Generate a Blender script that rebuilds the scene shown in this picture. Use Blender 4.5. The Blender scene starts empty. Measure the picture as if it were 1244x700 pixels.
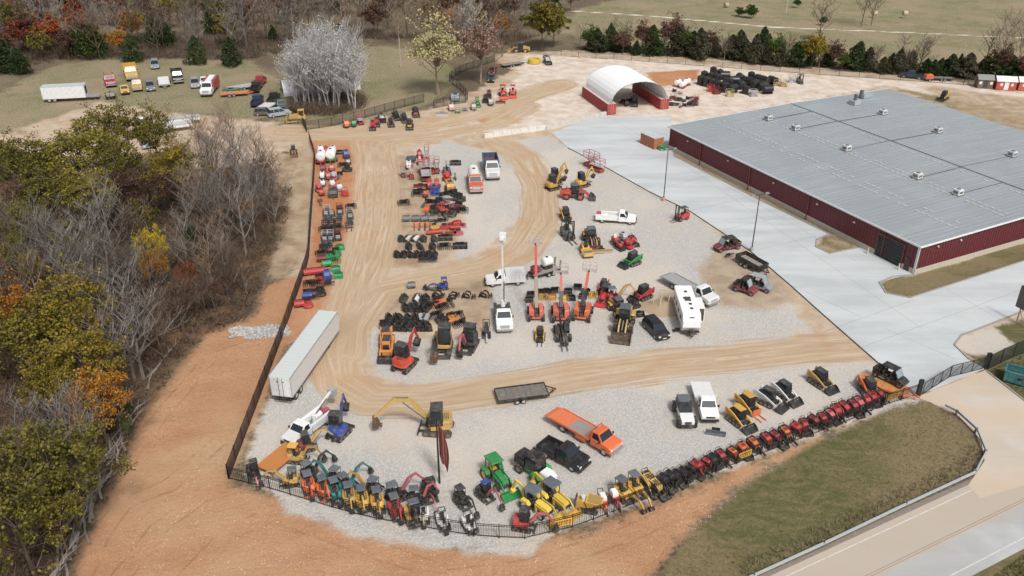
import bpy, math, random
import numpy as np
from mathutils import Vector, Matrix
R = math.radians
C = bpy.context.scene.collection
random.seed(7); rng = np.random.default_rng(11)
# ---------------------------------------------------------------- survey of the photograph
CAM_H, FPX, PITCH = 60.0, 1046.0, R(28.6)
def G(u, v, z=0.0):
    """photo pixel (1244x700) -> plan position of a point at height z"""
    x = (u-622)/FPX; y = (350-v)/FPX
    dy = math.cos(PITCH)+y*math.sin(PITCH); dz = -math.sin(PITCH)+y*math.cos(PITCH)
    t = (CAM_H-z)/-dz
    return Vector((x*t, dy*t))
def PJ(p, z):
    """where a point shows in the photo"""
    c, s = math.cos(PITCH), math.sin(PITCH); dz = z-CAM_H; f = p.y*c-dz*s; return 622+FPX*p.x/f, 350-FPX*(p.y*s+dz*c)/f
def PX(pts): return [G(u, v) for u, v in pts]

# ---------------------------------------------------------------- materials
MATS = {}
def newmat(name):
    m = bpy.data.materials.new(name); m.use_nodes = True
    nt = m.node_tree; nt.nodes.clear()
    o = nt.nodes.new('ShaderNodeOutputMaterial'); b = nt.nodes.new('ShaderNodeBsdfPrincipled')
    nt.links.new(b.outputs[0], o.inputs[0]); return m, nt, b
def node(nt, t, **k):
    n = nt.nodes.new(t)
    for a, v in k.items():
        if a[0] == '_': n.inputs[a[1:].replace('_', ' ')].default_value = v
        else: setattr(n, a, v)
    return n
def mixc(nt, fac, a, b, mode='MIX'):
    n = nt.nodes.new('ShaderNodeMix'); n.data_type = 'RGBA'; n.blend_type = mode
    for i, s in ((0, fac), (6, a), (7, b)):
        if isinstance(s, bpy.types.NodeSocket): nt.links.new(s, n.inputs[i])
        elif i == 0: n.inputs[0].default_value = s
        else: n.inputs[i].default_value = (*s[:3], 1)
    return n.outputs[2]
def mth(nt, op, a, b=None, c=None, clamp=False):
    n = nt.nodes.new('ShaderNodeMath'); n.operation = op; n.use_clamp = clamp
    for i, s in enumerate((a, b, c)):
        if s is None: continue
        if isinstance(s, bpy.types.NodeSocket): nt.links.new(s, n.inputs[i])
        else: n.inputs[i].default_value = s
    return n.outputs[0]
def noise(nt, vec, scale, detail=3, rough=.55):
    n = node(nt, 'ShaderNodeTexNoise', _Scale=scale, _Detail=detail, _Roughness=rough)
    if vec is not None: nt.links.new(vec, n.inputs['Vector'])
    return n.outputs['Fac']
def ramp(nt, fac, lo, hi):
    n = node(nt, 'ShaderNodeMapRange', interpolation_type='SMOOTHSTEP')
    nt.links.new(fac, n.inputs[0]); n.inputs[1].default_value = lo; n.inputs[2].default_value = hi
    return n.outputs[0]
def paint(col, rough=.45, metal=0.0, dirt=.3, name=None):
    g_ = sum(col[:3])/3*.12; dirt = min(.8, dirt*1.45)
    key = ('p', col, rough, metal, dirt)
    if key in MATS: return MATS[key]
    m, nt, b = newmat(name or 'paint')
    tc = nt.nodes.new('ShaderNodeTexCoord').outputs['Object']
    oi = nt.nodes.new('ShaderNodeObjectInfo').outputs['Random']
    f = ramp(nt, noise(nt, tc, 2.3, 5, .65), .42, .8)
    f2 = mth(nt, 'MULTIPLY', f, dirt)
    c = mixc(nt, f2, tuple(x*.88+g_ for x in col), (.34, .28, .21))
    v = mth(nt, 'MULTIPLY_ADD', oi, .3, .82)
    n2 = mth(nt, 'MULTIPLY_ADD', noise(nt, tc, 9, 3), .3, .85)
    vv = mth(nt, 'MULTIPLY', v, n2)
    c2 = nt.nodes.new('ShaderNodeVectorMath'); c2.operation = 'SCALE'
    nt.links.new(c, c2.inputs[0]); nt.links.new(vv, c2.inputs['Scale'])
    nt.links.new(c2.outputs[0], b.inputs['Base Color'])
    rr = mth(nt, 'MULTIPLY_ADD', f, .3, rough); nt.links.new(rr, b.inputs['Roughness'])
    b.inputs['Metallic'].default_value = metal
    MATS[key] = m; return m
def glass():
    if 'glass' in MATS: return MATS['glass']
    m, nt, b = newmat('tinted_glass')
    b.inputs['Base Color'].default_value = (.02, .028, .035, 1); b.inputs['Roughness'].default_value = .08
    MATS['glass'] = m; return m
BLK = (.018, .018, .02); DGR = (.045, .048, .052); GRY = (.16, .17, .18); LGR = (.42, .43, .44); WHT = (.78, .78, .77)
RED = (.50, .025, .025); ORG = (.72, .13, .02); YEL = (.66, .36, .03); TEAL = (.01, .20, .20); GRN = (.015, .25, .06)
BLU = (.015, .06, .32); CORAL = (.68, .12, .07); TAN = (.45, .33, .2); MAR = (.20, .02, .025); STEEL = (.22, .2, .18); CYEL = (.55, .34, .07)
PINK = (.55, .09, .12); RUST = (.16, .07, .035); SLATE = (.10, .125, .15); HIVIS=(.72,.50,.03)
def rub(): return paint(BLK, .8, 0, .45)
def dark(): return paint(DGR, .6, .2, .35)
def stl(): return paint(STEEL, .5, .5, .5)
def roofm(): return paint(SLATE, .5, 0, .25)

# ---------------------------------------------------------------- mesh builder
class MB:
    def __init__(s): s.v = []; s.f = []; s.m = []
    def add(s, vs, fs, mi=0):
        n = len(s.v); s.v += [tuple(map(float, p)) for p in vs]
        for f in fs: s.f.append(tuple(i+n for i in f)); s.m.append(mi)
        return s
    def hexa(s, p, mi=0):   # bottom 4 ccw, top 4 ccw
        return s.add(p, [(3, 2, 1, 0), (4, 5, 6, 7), (0, 1, 5, 4), (1, 2, 6, 5), (2, 3, 7, 6), (3, 0, 4, 7)], mi)
    def box(s, x0, x1, y0, y1, z0, z1, ix0=0, ix1=0, iy=0, mi=0):
        return s.hexa([(x0, y0, z0), (x1, y0, z0), (x1, y1, z0), (x0, y1, z0),
                       (x0+ix0, y0+iy, z1), (x1-ix1, y0+iy, z1), (x1-ix1, y1-iy, z1), (x0+ix0, y1-iy, z1)], mi)
    def bar(s, a, b, w, h=None, mi=0, w2=None):
        a = Vector(a); b = Vector(b); h = h or w; w2 = w2 or w; d = (b-a).normalized()
        up = Vector((0, 0, 1)) if abs(d.z) < .95 else Vector((1, 0, 0))
        sd = d.cross(up).normalized(); up = sd.cross(d).normalized()
        q = []
        for p, k in ((a, 1), (b, w2/w)):
            q += [p-sd*w*k/2-up*h*k/2, p+sd*w*k/2-up*h*k/2, p+sd*w*k/2+up*h*k/2, p-sd*w*k/2+up*h*k/2]
        return s.add(q, [(0, 1, 2, 3), (7, 6, 5, 4), (1, 0, 4, 5), (2, 1, 5, 6), (3, 2, 6, 7), (0, 3, 7, 4)], mi)
    def cyl(s, a, b, r, n=14, r1=None, mi=0, cap=True):
        a = Vector(a); b = Vector(b); r1 = r if r1 is None else r1; d = (b-a).normalized()
        up = Vector((0, 0, 1)) if abs(d.z) < .9 else Vector((1, 0, 0))
        e1 = d.cross(up).normalized(); e2 = d.cross(e1)
        q = [p+(e1*math.cos(t)+e2*math.sin(t))*rr for p, rr in ((a, r), (b, r1)) for t in [2*math.pi*i/n for i in range(n)]]
        fs = [(i, (i+1) % n, n+(i+1) % n, n+i) for i in range(n)]
        if cap: fs += [tuple(range(n-1, -1, -1)), tuple(range(n, 2*n))]
        return s.add(q, fs, mi)
    def tube(s, pts, r, n=6, mi=0):
        for a, b in zip(pts[:-1], pts[1:]): s.cyl(a, b, r, n, mi=mi)
        return s
    def prof(s, pts, y0, y1, mi=0, cy=0):      # xz outline across y ; cy = chamfer
        n = len(pts); cx = sum(p[0] for p in pts)/n; cz = sum(p[1] for p in pts)/n
        def ring(y, k): return [(cx+(p[0]-cx)*k, y, cz+(p[1]-cz)*k) for p in pts]
        if cy: rs = [ring(y0, .93), ring(y0+cy, 1), ring(y1-cy, 1), ring(y1, .93)]
        else: rs = [ring(y0, 1), ring(y1, 1)]
        fs = []
        for k in range(len(rs)-1): fs += [(k*n+i, k*n+(i+1) % n, (k+1)*n+(i+1) % n, (k+1)*n+i) for i in range(n)]
        fs += [tuple(range(n-1, -1, -1)), tuple(range((len(rs)-1)*n, len(rs)*n))]
        return s.add(sum(rs, []), fs, mi)
    def plan(s, pts, z0, z1, k=1.0, mi=0, lip=None):
        n = len(pts); cx = sum(p[0] for p in pts)/n; cy = sum(p[1] for p in pts)/n
        lv = [(z0, 1), (z1, k)] if lip is None else [(z0, 1), (z1-lip, 1), (z1, k)]
        vs = [(cx+(p[0]-cx)*q, cy+(p[1]-cy)*q, z) for z, q in lv for p in pts]
        fs = []
        for a in range(len(lv)-1): fs += [(a*n+i, a*n+(i+1) % n, (a+1)*n+(i+1) % n, (a+1)*n+i) for i in range(n)]
        fs += [tuple(range(n-1, -1, -1)), tuple(range((len(lv)-1)*n, len(lv)*n))]
        return s.add(vs, fs, mi)
    def mesh(s, name, mats, smooth=False):
        me = bpy.data.meshes.new(name); me.from_pydata(s.v, [], s.f); me.validate()
        for m in (mats if isinstance(mats, (list, tuple)) else [mats]): me.materials.append(m)
        if len(me.polygons) == len(s.m): me.polygons.foreach_set('material_index', s.m)
        import bmesh
        bm = bmesh.new(); bm.from_mesh(me); bmesh.ops.recalc_face_normals(bm, faces=bm.faces); bm.to_mesh(me); bm.free()
        if smooth: me.polygons.foreach_set('use_smooth', [True]*len(me.polygons))
        me.update(); return me
class Pr:
    """prototype of a thing: parts and sub-parts, meshes shared by every copy"""
    def __init__(s): s.p = []
    def part(s, name, mb, mat, parent=-1, smooth=False):
        s.p.append((name, mb.mesh(name, mat, smooth), parent)); return len(s.p)-1
def tag(o, label, cat=None, group=None, kind=None):
    if label: o['label'] = label
    if cat: o['category'] = cat
    if group: o['group'] = group
    if kind: o['kind'] = kind
    return o
def spawn(pr, name, xy, yaw, label, cat, group=None, z=0.0, s=1.0):
    if len(pr.p) == 1: root = bpy.data.objects.new(name, pr.p[0][1])
    else: root = bpy.data.objects.new(name, None); root.empty_display_size = .3
    C.objects.link(root); root.location = (xy[0], xy[1], z); root.rotation_euler = (0, 0, yaw); root.scale = (s, s, s)
    tag(root, label, cat, group)
    if len(pr.p) > 1:
        obs = []
        for nm, me, pa in pr.p:
            o = bpy.data.objects.new(nm, me); C.objects.link(o); o.parent = root if pa < 0 else obs[pa]; obs.append(o)
    return root
def put(pr, name, u, v, du, dv, label, cat, group=None, z=0.0, s=1.0):
    """stand a thing on the ground point seen at (u, v), its front towards (u+du, v+dv)"""
    a = G(u, v); b = G(u+du*.1, v+dv*.1); d = b-a; j = (hash((round(u*7), round(v*5))) % 100/50-1)
    return spawn(pr, name, a, math.atan2(d.y, d.x)+j*.16, label, cat, group, z, s)
def put2(pr, name, p, q, label, cat, group=None, z=0.0, s=1.0):
    """from rear ground point p to front ground point q"""
    a = G(*p); b = G(*q); d = b-a
    return spawn(pr, name, (a+b)/2, math.atan2(d.y, d.x), label, cat, group, z, s)
def solo(name, mb, mat, label=None, cat=None, group=None, kind=None, smooth=False, parent=None):
    o = bpy.data.objects.new(name, mb.mesh(name, mat, smooth)); C.objects.link(o); o.parent = parent
    return tag(o, label, cat, group, kind)
ORD = ['first', 'second', 'third', 'fourth', 'fifth', 'sixth', 'seventh', 'eighth', 'ninth', 'tenth', 'eleventh', 'twelfth', 'thirteenth', 'fourteenth', 'fifteenth', 'sixteenth', 'seventeenth', 'eighteenth', 'nineteenth', 'twentieth', 'twenty-first', 'twenty-second', 'twenty-third', 'twenty-fourth', 'twenty-fifth', 'twenty-sixth', 'twenty-seventh', 'twenty-eighth', 'twenty-ninth', 'thirtieth']
CACHE = {}
def cached(fn):
    def w(*a, **k):
        key = (fn.__name__, a, tuple(sorted(k.items())))
        if key not in CACHE: CACHE[key] = fn(*a, **k)
        return CACHE[key]
    return w
# ================================================================ machines
def wheel(pr, x, y, r, w, hub=GRY, parent=-1, name='wheel'):
    t = MB(); t.cyl((x, y-w/2, r), (x, y+w/2, r), r, 18)
    i = pr.part(name, t, rub(), parent)
    h = MB()
    for s in (-1, 1): h.cyl((x, y+s*w/2, r), (x, y+s*(w/2+.02), r), r*.55, 12, r*.4)
    pr.part('rim', h, paint(hub, .5, .1, .3), i); return i
def track(pr, x0, x1, y, w, h, mat=None, lift=0.0, name='track'):
    r = h/2; pts = []
    for k in range(7): t = math.pi/2+math.pi*k/6; pts.append((x0+r+math.cos(t)*r, r+math.sin(t)*r))
    for k in range(7): t = -math.pi/2+math.pi*k/6; pts.append((x1-r+math.cos(t)*r, r+math.sin(t)*r))
    t = MB(); t.prof(pts, y-w/2, y+w/2)
    n = max(6, int((x1-x0)/.16))
    for k in range(n):                                   # grouser bars
        xx = x0+r+(x1-x0-2*r)*(k+.5)/n
        t.box(xx-.035, xx+.035, y-w/2-.01, y+w/2+.01, h, h+.03)
    i = pr.part(name, t, mat or rub())
    m = MB(); 
    for s in (-1, 1):
        for k in range(4):
            xx = x0+r+(x1-x0-2*r)*k/3; m.cyl((xx, y+s*w/2, r), (xx, y+s*(w/2+.03), r), r*.62, 10)
    pr.part('roller', m, stl(), i); return i
def bucketmesh(w, d, h, x=0, z=0, t=.04):
    b = MB()
    o = [(x, z+h), (x-.12*d, z+h*.5), (x, z+.06), (x+d, z), (x+d, z+.05), (x+.1, z+.12), (x+.0, z+h*.5), (x+.06, z+h)]
    b.prof(o, -w/2, w/2)
    for s in (-1, 1): b.prof([(x, z+h), (x-.1*d, z+h*.5), (x, z+.06), (x+d, z+.02), (x+d*.45, z+h*.75)], s*w/2-t/2, s*w/2+t/2)
    return b
@cached
def excavator(col=YEL, arm=None, cab='canopy', pose='reach', swing=0, dirty=.3, bigt=False, roofc=None):
    """nominal 2.1 m long, 1.5 m wide, 2.45 m high, front +x"""
    pr = Pr(); cm = paint(col, .4, 0, dirty); am = paint(arm or col, .4, 0, dirty)
    tm = paint((.09, .08, .07), .7, .2, .6) if bigt else None
    for s in (-1, 1): track(pr, -1.05, 1.05, s*.6, .32, .48, tm)
    u = MB(); u.box(-.55, .55, -.45, .45, .2, .5, .05, .05, .05); u.cyl((0, 0, .5), (0, 0, .62), .4, 16); pr.part('undercarriage', u, dark())
    b = MB(); b.prof([(1.35, .1), (1.42, .12), (1.38, .42), (1.32, .42)], -.75, .75)
    for s in (-1, 1): b.bar((.3, s*.3, .3), (1.35, s*.35, .25), .1, .12)
    pr.part('dozer_blade', b, dark() if col != ORG else cm)
    rot = Matrix.Rotation(R(swing), 4, 'Z')
    def T(m):
        m.v = [tuple(rot @ Vector(p)) for p in m.v]; return m
    h = MB(); h.plan([(-1.0, -.35), (-.8, -.7), (.1, -.75), (.55, -.7), (.7, -.35), (.7, .35), (.55, .7), (.1, .75), (-.8, .7), (-1.0, .35)], .62, .92, .98, lip=.06)
    hb = pr.part('house', T(h), cm)
    e = MB(); e.plan([(-1.03, -.3), (-.85, -.68), (-.3, -.7), (-.3, .7), (-.85, .68), (-1.03, .3)], .9, 1.32, .9, lip=.12)
    ei = pr.part('engine_cover', T(e), cm)
    g = MB()
    for k in range(4): g.box(-.75+.12*k, -.70+.12*k, -.35, .35, 1.32, 1.335)
    pr.part('vent', T(g), dark(), ei)
    if cab == 'cab':
        c = MB(); c.prof([(-.35, .92), (.62, .92), (.66, 1.5), (.45, 2.35), (-.33, 2.35)], -.25, .7, cy=.05)
        ci = pr.part('cab', T(c), paint(BLK, .35, 0, .2))
        w = MB(); w.hexa([(.675, -.15, 1.2), (.68, .6, 1.2), (.70, .6, 1.5), (.70, -.15, 1.5), (.48, -.15, 2.25), (.48, .6, 2.25), (.47, .6, 2.2), (.47, -.15, 2.2)])
        w.box(-.2, .5, .7, .712, 1.5, 2.25); w.box(-.2, .5, -.262, -.25, 1.5, 2.25)
        pr.part('window', T(w), glass(), ci)
        rf = MB(); rf.plan([(-.38, -.3), (.5, -.3), (.5, .74), (-.38, .74)], 2.35, 2.44, .9, lip=.03); pr.part('cab_roof', T(rf), paint(roofc or DGR, .45, 0, .3), ci)
    else:
        f = MB(); f.prof([(.35, .62), (1.0, .6), (.95, .95), (.6, 1.15), (.35, 1.15)], -.5, .5, cy=.06); pr.part('front_cover', T(f), cm)
        if cab == 'open':
            c = MB()
            for s in (-1, 1): c.tube([(-.55, s*.45, .9), (-.6, s*.42, 2.2), (.1, s*.42, 2.25), (.3, s*.42, 1.0)], .035)
            c.bar((-.6, -.42, 2.2), (-.6, .42, 2.2), .07); c.bar((.1, -.42, 2.25), (.1, .42, 2.25), .07); pr.part('roll_cage', T(c), paint(BLK, .5, 0, .2))
        else:
            c = MB()
            for x, y in ((-.75, -.46), (-.75, .46), (.15, -.46), (.15, .46)): c.bar((x, y, .9), (x*.98, y, 2.3), .055)
            pr.part('canopy_post', T(c), paint(BLK, .5, 0, .2))
            rf = MB(); rf.plan([(-.88, -.5), (.25, -.5), (.25, .5), (-.88, .5)], 2.3, 2.42, .93, lip=.05); pr.part('canopy_roof', T(rf), paint(roofc or SLATE, .5, 0, .3))
        s_ = MB(); s_.box(-.3, .15, -.25, .25, .92, 1.25); s_.box(-.32, -.2, -.25, .25, 1.25, 1.75); pr.part('seat', T(s_), rub())
        l = MB(); l.box(.32, .5, -.35, .35, .92, 1.3, .02, .05); l.bar((.4, .3, 1.3), (.35, .3, 1.55), .04); l.bar((.4, -.3, 1.3), (.35, -.3, 1.55), .04); pr.part('control_console', T(l), dark())
    P = {'reach': [(.75, .95), (1.6, 2.35), (2.5, 2.5), (3.4, 1.3), (3.55, .55)],
         'down': [(.75, .95), (1.35, 2.1), (2.0, 2.2), (2.35, 1.1), (2.1, .5)],
         'curl': [(.75, .95), (1.3, 2.5), (2.0, 2.9), (2.6, 1.7), (2.1, 1.2)],
         'far': [(.75, .95), (1.9, 2.6), (3.0, 2.7), (4.5, 1.3), (4.4, .55)],
         'low': [(.75, .9), (1.7, 1.35), (2.4, 1.2), (3.2, .6), (3.2, .3)]}[pose]
    oy = -.45 if cab == 'cab' and bigt else -.05
    q = [Vector((x, oy, z)) for x, z in P]
    k = MB(); k.box(.55, .85, oy-.14, oy+.14, .6, 1.05); pr.part('swing_post', T(k), dark())
    bm_ = MB(); bm_.bar(q[0], q[1], .2, .26); bm_.bar(q[1], q[2], .18, .26, w2=.14); bo = pr.part('boom', T(bm_), am)
    cy = MB(); cy.cyl(q[0]+Vector((.2, .0, -.1)), (q[1]+q[2])/2+Vector((0, 0, -.2)), .05, 8); cy.cyl(q[1]+Vector((.1, 0, .22)), q[2]+Vector((.1, 0, .2)), .045, 8)
    pr.part('hydraulic_cylinder', T(cy), stl(), bo)
    a = MB(); a.bar(q[2]+Vector((-.08, 0, .15)), q[3], .15, .24, w2=.1); pr.part('dipper_arm', T(a), am)
    bk = MB(); d = (q[4]-q[3]).normalized(); sd = Vector((-d.z, 0, d.x))
    o = [q[3]-sd*.12, q[3]+sd*.16, q[4]+sd*.3, q[4]+d*.12, q[4]-sd*.28-d*.1]
    bk.prof([(p.x, p.z) for p in o], oy-.27, oy+.27, cy=.03)
    for t_ in (-.2, -.07, .07, .2): bk.bar(q[4]-sd*.25+Vector((0, t_, 0)), q[4]-sd*.42+Vector((0, t_, 0)), .05)
    pr.part('bucket', T(bk), paint(BLK if not bigt else RUST, .6, .1, .4))
    return pr
@cached
def track_loader(col=YEL, hood=None, att='bucket', cabc=BLK, wheels=False, roofc=None):
    """3.0 m body, 1.7 m wide, 2.05 m high"""
    pr = Pr(); cm = paint(col, .4); dm = paint(hood or BLK, .4)
    if wheels:
        for s in (-1, 1):
            for x in (-.65, .55): wheel(pr, x, s*.72, .42, .3)
    else:
        for s in (-1, 1): track(pr, -1.15, 1.05, s*.68, .36, .62)
    b = MB(); b.prof([(-1.35, .35), (1.0, .3), (1.0, .8), (.2, .95), (-.6, 1.25), (-1.35, 1.15)], -.5, .5, cy=.05); bi = pr.part('body', b, dm)
    g = MB()
    for k in range(5): g.box(-1.2+.12*k, -1.15+.12*k, -.3, .3, 1.2, 1.24)
    pr.part('vent', g, stl(), bi)
    f = MB()
    for s in (-1, 1): f.prof([(-1.4, .6), (.95, .65), (.9, .82), (-.6, 1.0), (-1.3, 1.5)], s*.52-.06, s*.52+.06)
    pr.part('fender', f, cm)
    c = MB(); c.prof([(-.55, 1.0), (.75, .8), (.78, 1.3), (.6, 2.0), (-.6, 2.0)], -.45, .45, cy=.05); ci = pr.part('cab', c, paint(cabc, .4, 0, .2))
    w = MB(); w.hexa([(.775, -.36, .95), (.775, .36, .95), (.80, .36, 1.3), (.80, -.36, 1.3), (.62, -.33, 1.92), (.62, .33, 1.92), (.60, .33, 1.9), (.60, -.33, 1.9)])
    for s in (-1, 1): w.box(-.45, .5, s*.452-.008, s*.452+.008, 1.3, 1.85)
    pr.part('window', w, glass(), ci)
    r = MB(); r.plan([(-.68, -.44), (.62, -.44), (.62, .44), (-.68, .44)], 2.0, 2.07, .93, lip=.02); pr.part('cab_roof', r, paint(roofc or DGR, .5, 0, .3), ci)
    for s in (-1, 1):
        a = MB(); a.bar((-1.35, s*.66, 1.5), (-.2, s*.66, 1.25), .13, .22); a.bar((-.25, s*.66, 1.3), (1.35, s*.66, .62), .13, .2); a.bar((1.3, s*.66, .66), (1.5, s*.6, .3), .12, .16); a.bar((-1.3, s*.66, .8), (-1.35, s*.66, 1.55), .14, .2)
        pr.part('loader_arm', a, cm)
    if att == 'bucket': pr.part('bucket', bucketmesh(1.75, .85, .62, 1.55, .05), paint(DGR, .5, .3, .5))
    else:
        k = MB(); k.box(1.52, 1.6, -.6, .6, .1, .9)
        for y in (-.35, .35): k.box(1.6, 2.75, y-.06, y+.06, .08, .13)
        pr.part('pallet_fork', k, paint(BLK if att == 'forks' else ORG, .5))
    return pr
@cached
def mini_loader(col=RED, arms=None, att=0, seat=False):
    """stand-on mini skid loader, 1.9 m long, 0.95 wide, 1.35 high"""
    pr = Pr(); cm = paint(col, .35, 0, .2); am = paint(arms or BLK, .4)
    for s in (-1, 1): track(pr, -.7, .7, s*.36, .24, .42)
    b = MB(); b.box(-.65, .6, -.26, .26, .3, .62); pr.part('chassis', b, dark())
    h = MB(); h.prof([(-.45, .62), (.62, .55), (.6, .9), (.2, 1.1), (-.45, 1.15)], -.33, .33, cy=.06); hi = pr.part('hood', h, cm)
    v = MB()
    for k in range(3): v.box(-.28+.16*k, -.2+.16*k, -.22, .22, 1.135-.0*k, 1.165)
    pr.part('vent', v, rub(), hi)
    c = MB(); c.box(-.62, -.42, -.3, .3, 1.0, 1.32, .03, .08); c.tube([(-.6, -.32, 1.0), (-.72, -.3, 1.42), (-.72, .3, 1.42), (-.6, .32, 1.0)], .03); pr.part('control_panel', c, rub())
    for s in (-1, 1):
        a = MB(); a.bar((-.6, s*.44, 1.15), (.5, s*.44, .95), .09, .15); a.bar((.45, s*.44, 1.0), (1.0, s*.4, .35), .09, .13); a.bar((-.55, s*.44, .45), (-.6, s*.44, 1.2), .09, .12)
        pr.part('lift_arm', a, am if att != 2 else cm)
    if att in (0, 2): pr.part('bucket', bucketmesh(1.1, .6, .5, 1.0, .04), paint(BLK, .5, .2, .4))
    elif att == 1:
        k = MB(); k.box(1.0, 1.08, -.55, .55, .1, .95)
        for z in (.3, .6): k.box(1.08, 1.12, -.5, .5, z, z+.1)
        pr.part('mount_plate', k, rub())
    else:
        k = MB(); k.box(.98, 1.06, -.3, .3, .1, .7); k.bar((1.06, .0, .6), (1.9, 0, .35), .16, .2); pr.part('trencher_boom', k, rub())
    p = MB(); p.box(-1.0, -.68, -.32, .32, .16, .22); pr.part('standing_platform', p, dark())
    return pr
@cached
def tractor(col=GRN, roofc=GRN, hub=HIVIS, backhoe=False, loader=True, cab=False, bc=None):
    """compact loader tractor, 3.4 m wheel to hood, canopy 2.4 m"""
    pr = Pr(); cm = paint(col, .35, 0, .15)
    for s in (-1, 1):
        wheel(pr, -.75, s*.72, .62, .36, hub); wheel(pr, 1.15, s*.65, .38, .24, hub)
        f = MB(); f.prof([(-1.3, 1.0), (-1.1, 1.32), (-.4, 1.32), (-.15, 1.0)], s*.72-.2, s*.72+.2); pr.part('fender', f, cm)
    h = MB(); h.prof([(.15, .6), (1.7, .6), (1.75, .95), (1.6, 1.2), (.15, 1.35)], -.32, .32, cy=.07); hi = pr.part('hood', h, cm)
    g = MB(); g.box(1.74, 1.77, -.24, .24, .65, 1.0); pr.part('grille', g, rub(), hi)
    b = MB(); b.box(-1.1, .2, -.35, .35, .5, .95); pr.part('chassis', b, dark())
    s_ = MB(); s_.box(-.85, -.35, -.27, .27, .95, 1.2); s_.box(-.95, -.8, -.27, .27, 1.2, 1.7); pr.part('seat', s_, paint(HIVIS if col == GRN else BLK, .6))
    st = MB(); st.cyl((.0, 0, 1.3), (-.05, 0, 1.36), .2, 12); st.bar((.2, 0, 1.2), (0, 0, 1.33), .04); pr.part('steering_wheel', st, rub())
    c = MB()
    for x, y in ((-1.0, -.5), (-1.0, .5), (.15, -.5), (.15, .5)): c.bar((x, y, .95), (x, y, 2.35), .06)
    pr.part('canopy_post', c, rub())
    r = MB(); r.plan([(-1.15, -.62), (.35, -.62), (.35, .62), (-1.15, .62)], 2.35, 2.46, .93, lip=.05); pr.part('canopy_roof', r, paint(roofc, .4, 0, .15))
    if loader:
        for s in (-1, 1):
            a = MB(); a.bar((.3, s*.5, 1.25), (1.6, s*.5, 1.1), .1, .17); a.bar((1.55, s*.5, 1.14), (2.25, s*.45, .45), .1, .15); a.bar((.45, s*.5, .5), (.35, s*.5, 1.3), .12, .15); pr.part('loader_arm', a, cm)
        pr.part('loader_bucket', bucketmesh(1.75, .7, .6, 2.25, .1), paint(bc or col, .4, 0, .2))
    if backhoe:
        a = MB(); a.box(-1.5, -1.1, -.5, .5, .3, .8); a.bar((-1.45, 0, .7), (-1.7, 0, 2.0), .2, .25); a.bar((-1.7, 0, 1.95), (-2.6, 0, 2.15), .17, .22)
        pr.part('backhoe_boom', a, cm)
        a = MB(); a.bar((-2.6, 0, 2.15), (-3.0, 0, .9), .15, .2); pr.part('backhoe_dipper', a, cm)
        a = MB(); a.prof([(-3.0, 1.0), (-3.2, .6), (-2.9, .35), (-2.65, .7)], -.25, .25); pr.part('backhoe_bucket', a, cm)
    return pr
@cached
def wheel_loader(col=RED, arm=None, hub=None, bc=DGR, cabc=BLK):
    """6.4 m long, 2.3 m wide, 2.9 m high"""
    pr = Pr(); cm = paint(col, .4); am = paint(arm or col, .4)
    for s in (-1, 1):
        for x in (-1.5, 1.15): wheel(pr, x, s*.95, .68, .5, hub or col)
        f = MB(); f.prof([(-2.2, 1.3), (-2.0, 1.5), (-1.0, 1.5), (-.8, 1.3)], s*.95-.25, s*.95+.25); pr.part('fender', f, cm)
        f = MB(); f.prof([(.5, 1.2), (.7, 1.48), (1.5, 1.48), (1.75, 1.25)], s*.95-.25, s*.95+.25); pr.part('fender', f, rub())
    h = MB(); h.prof([(-2.9, .7), (-.7, .7), (-.6, 1.9), (-1.4, 1.95), (-2.8, 1.65)], -.65, .65, cy=.1); hi = pr.part('engine_hood', h, cm)
    g = MB()
    for k in range(5): g.box(-2.5+.2*k, -2.4+.2*k, -.4, .4, 1.73+.04*k, 1.80+.04*k)
    g.cyl((-1.6, .3, 1.9), (-1.6, .3, 2.4), .07, 8); pr.part('vent', g, rub(), hi)
    b = MB(); b.box(-.8, 1.7, -.5, .5, .6, 1.1); pr.part('chassis', b, dark())
    c = MB(); c.prof([(-.9, 1.3), (.55, 1.2), (.6, 1.9), (.4, 2.85), (-.8, 2.85)], -.65, .65, cy=.06); ci = pr.part('cab', c, paint(cabc, .4, 0, .2))
    w = MB(); w.hexa([(.58, -.55, 1.4), (.58, .55, 1.4), (.615, .55, 1.9), (.615, -.55, 1.9), (.43, -.5, 2.75), (.43, .5, 2.75), (.41, .5, 2.7), (.41, -.5, 2.7)])
    for s in (-1, 1): w.box(-.7, .35, s*.652-.008, s*.652+.008, 1.8, 2.7)
    pr.part('window', w, glass(), ci)
    r = MB(); r.plan([(-.9, -.68), (.5, -.68), (.5, .68), (-.9, .68)], 2.85, 2.95, .93, lip=.03); pr.part('cab_roof', r, roofm(), ci)
    for s in (-1, 1):
        a = MB(); a.bar((.8, s*.42, 1.5), (2.0, s*.42, 1.5), .16, .3); a.bar((1.9, s*.42, 1.5), (2.9, s*.42, .55), .16, .26); pr.part('lift_arm', a, am)
    a = MB(); a.bar((1.3, 0, 1.7), (2.7, 0, 1.15), .14, .16); pr.part('hydraulic_cylinder', a, stl())
    pr.part('bucket', bucketmesh(2.4, 1.15, 1.0, 2.95, .05, .07), paint(bc, .5, .2, .5))
    return pr
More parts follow.
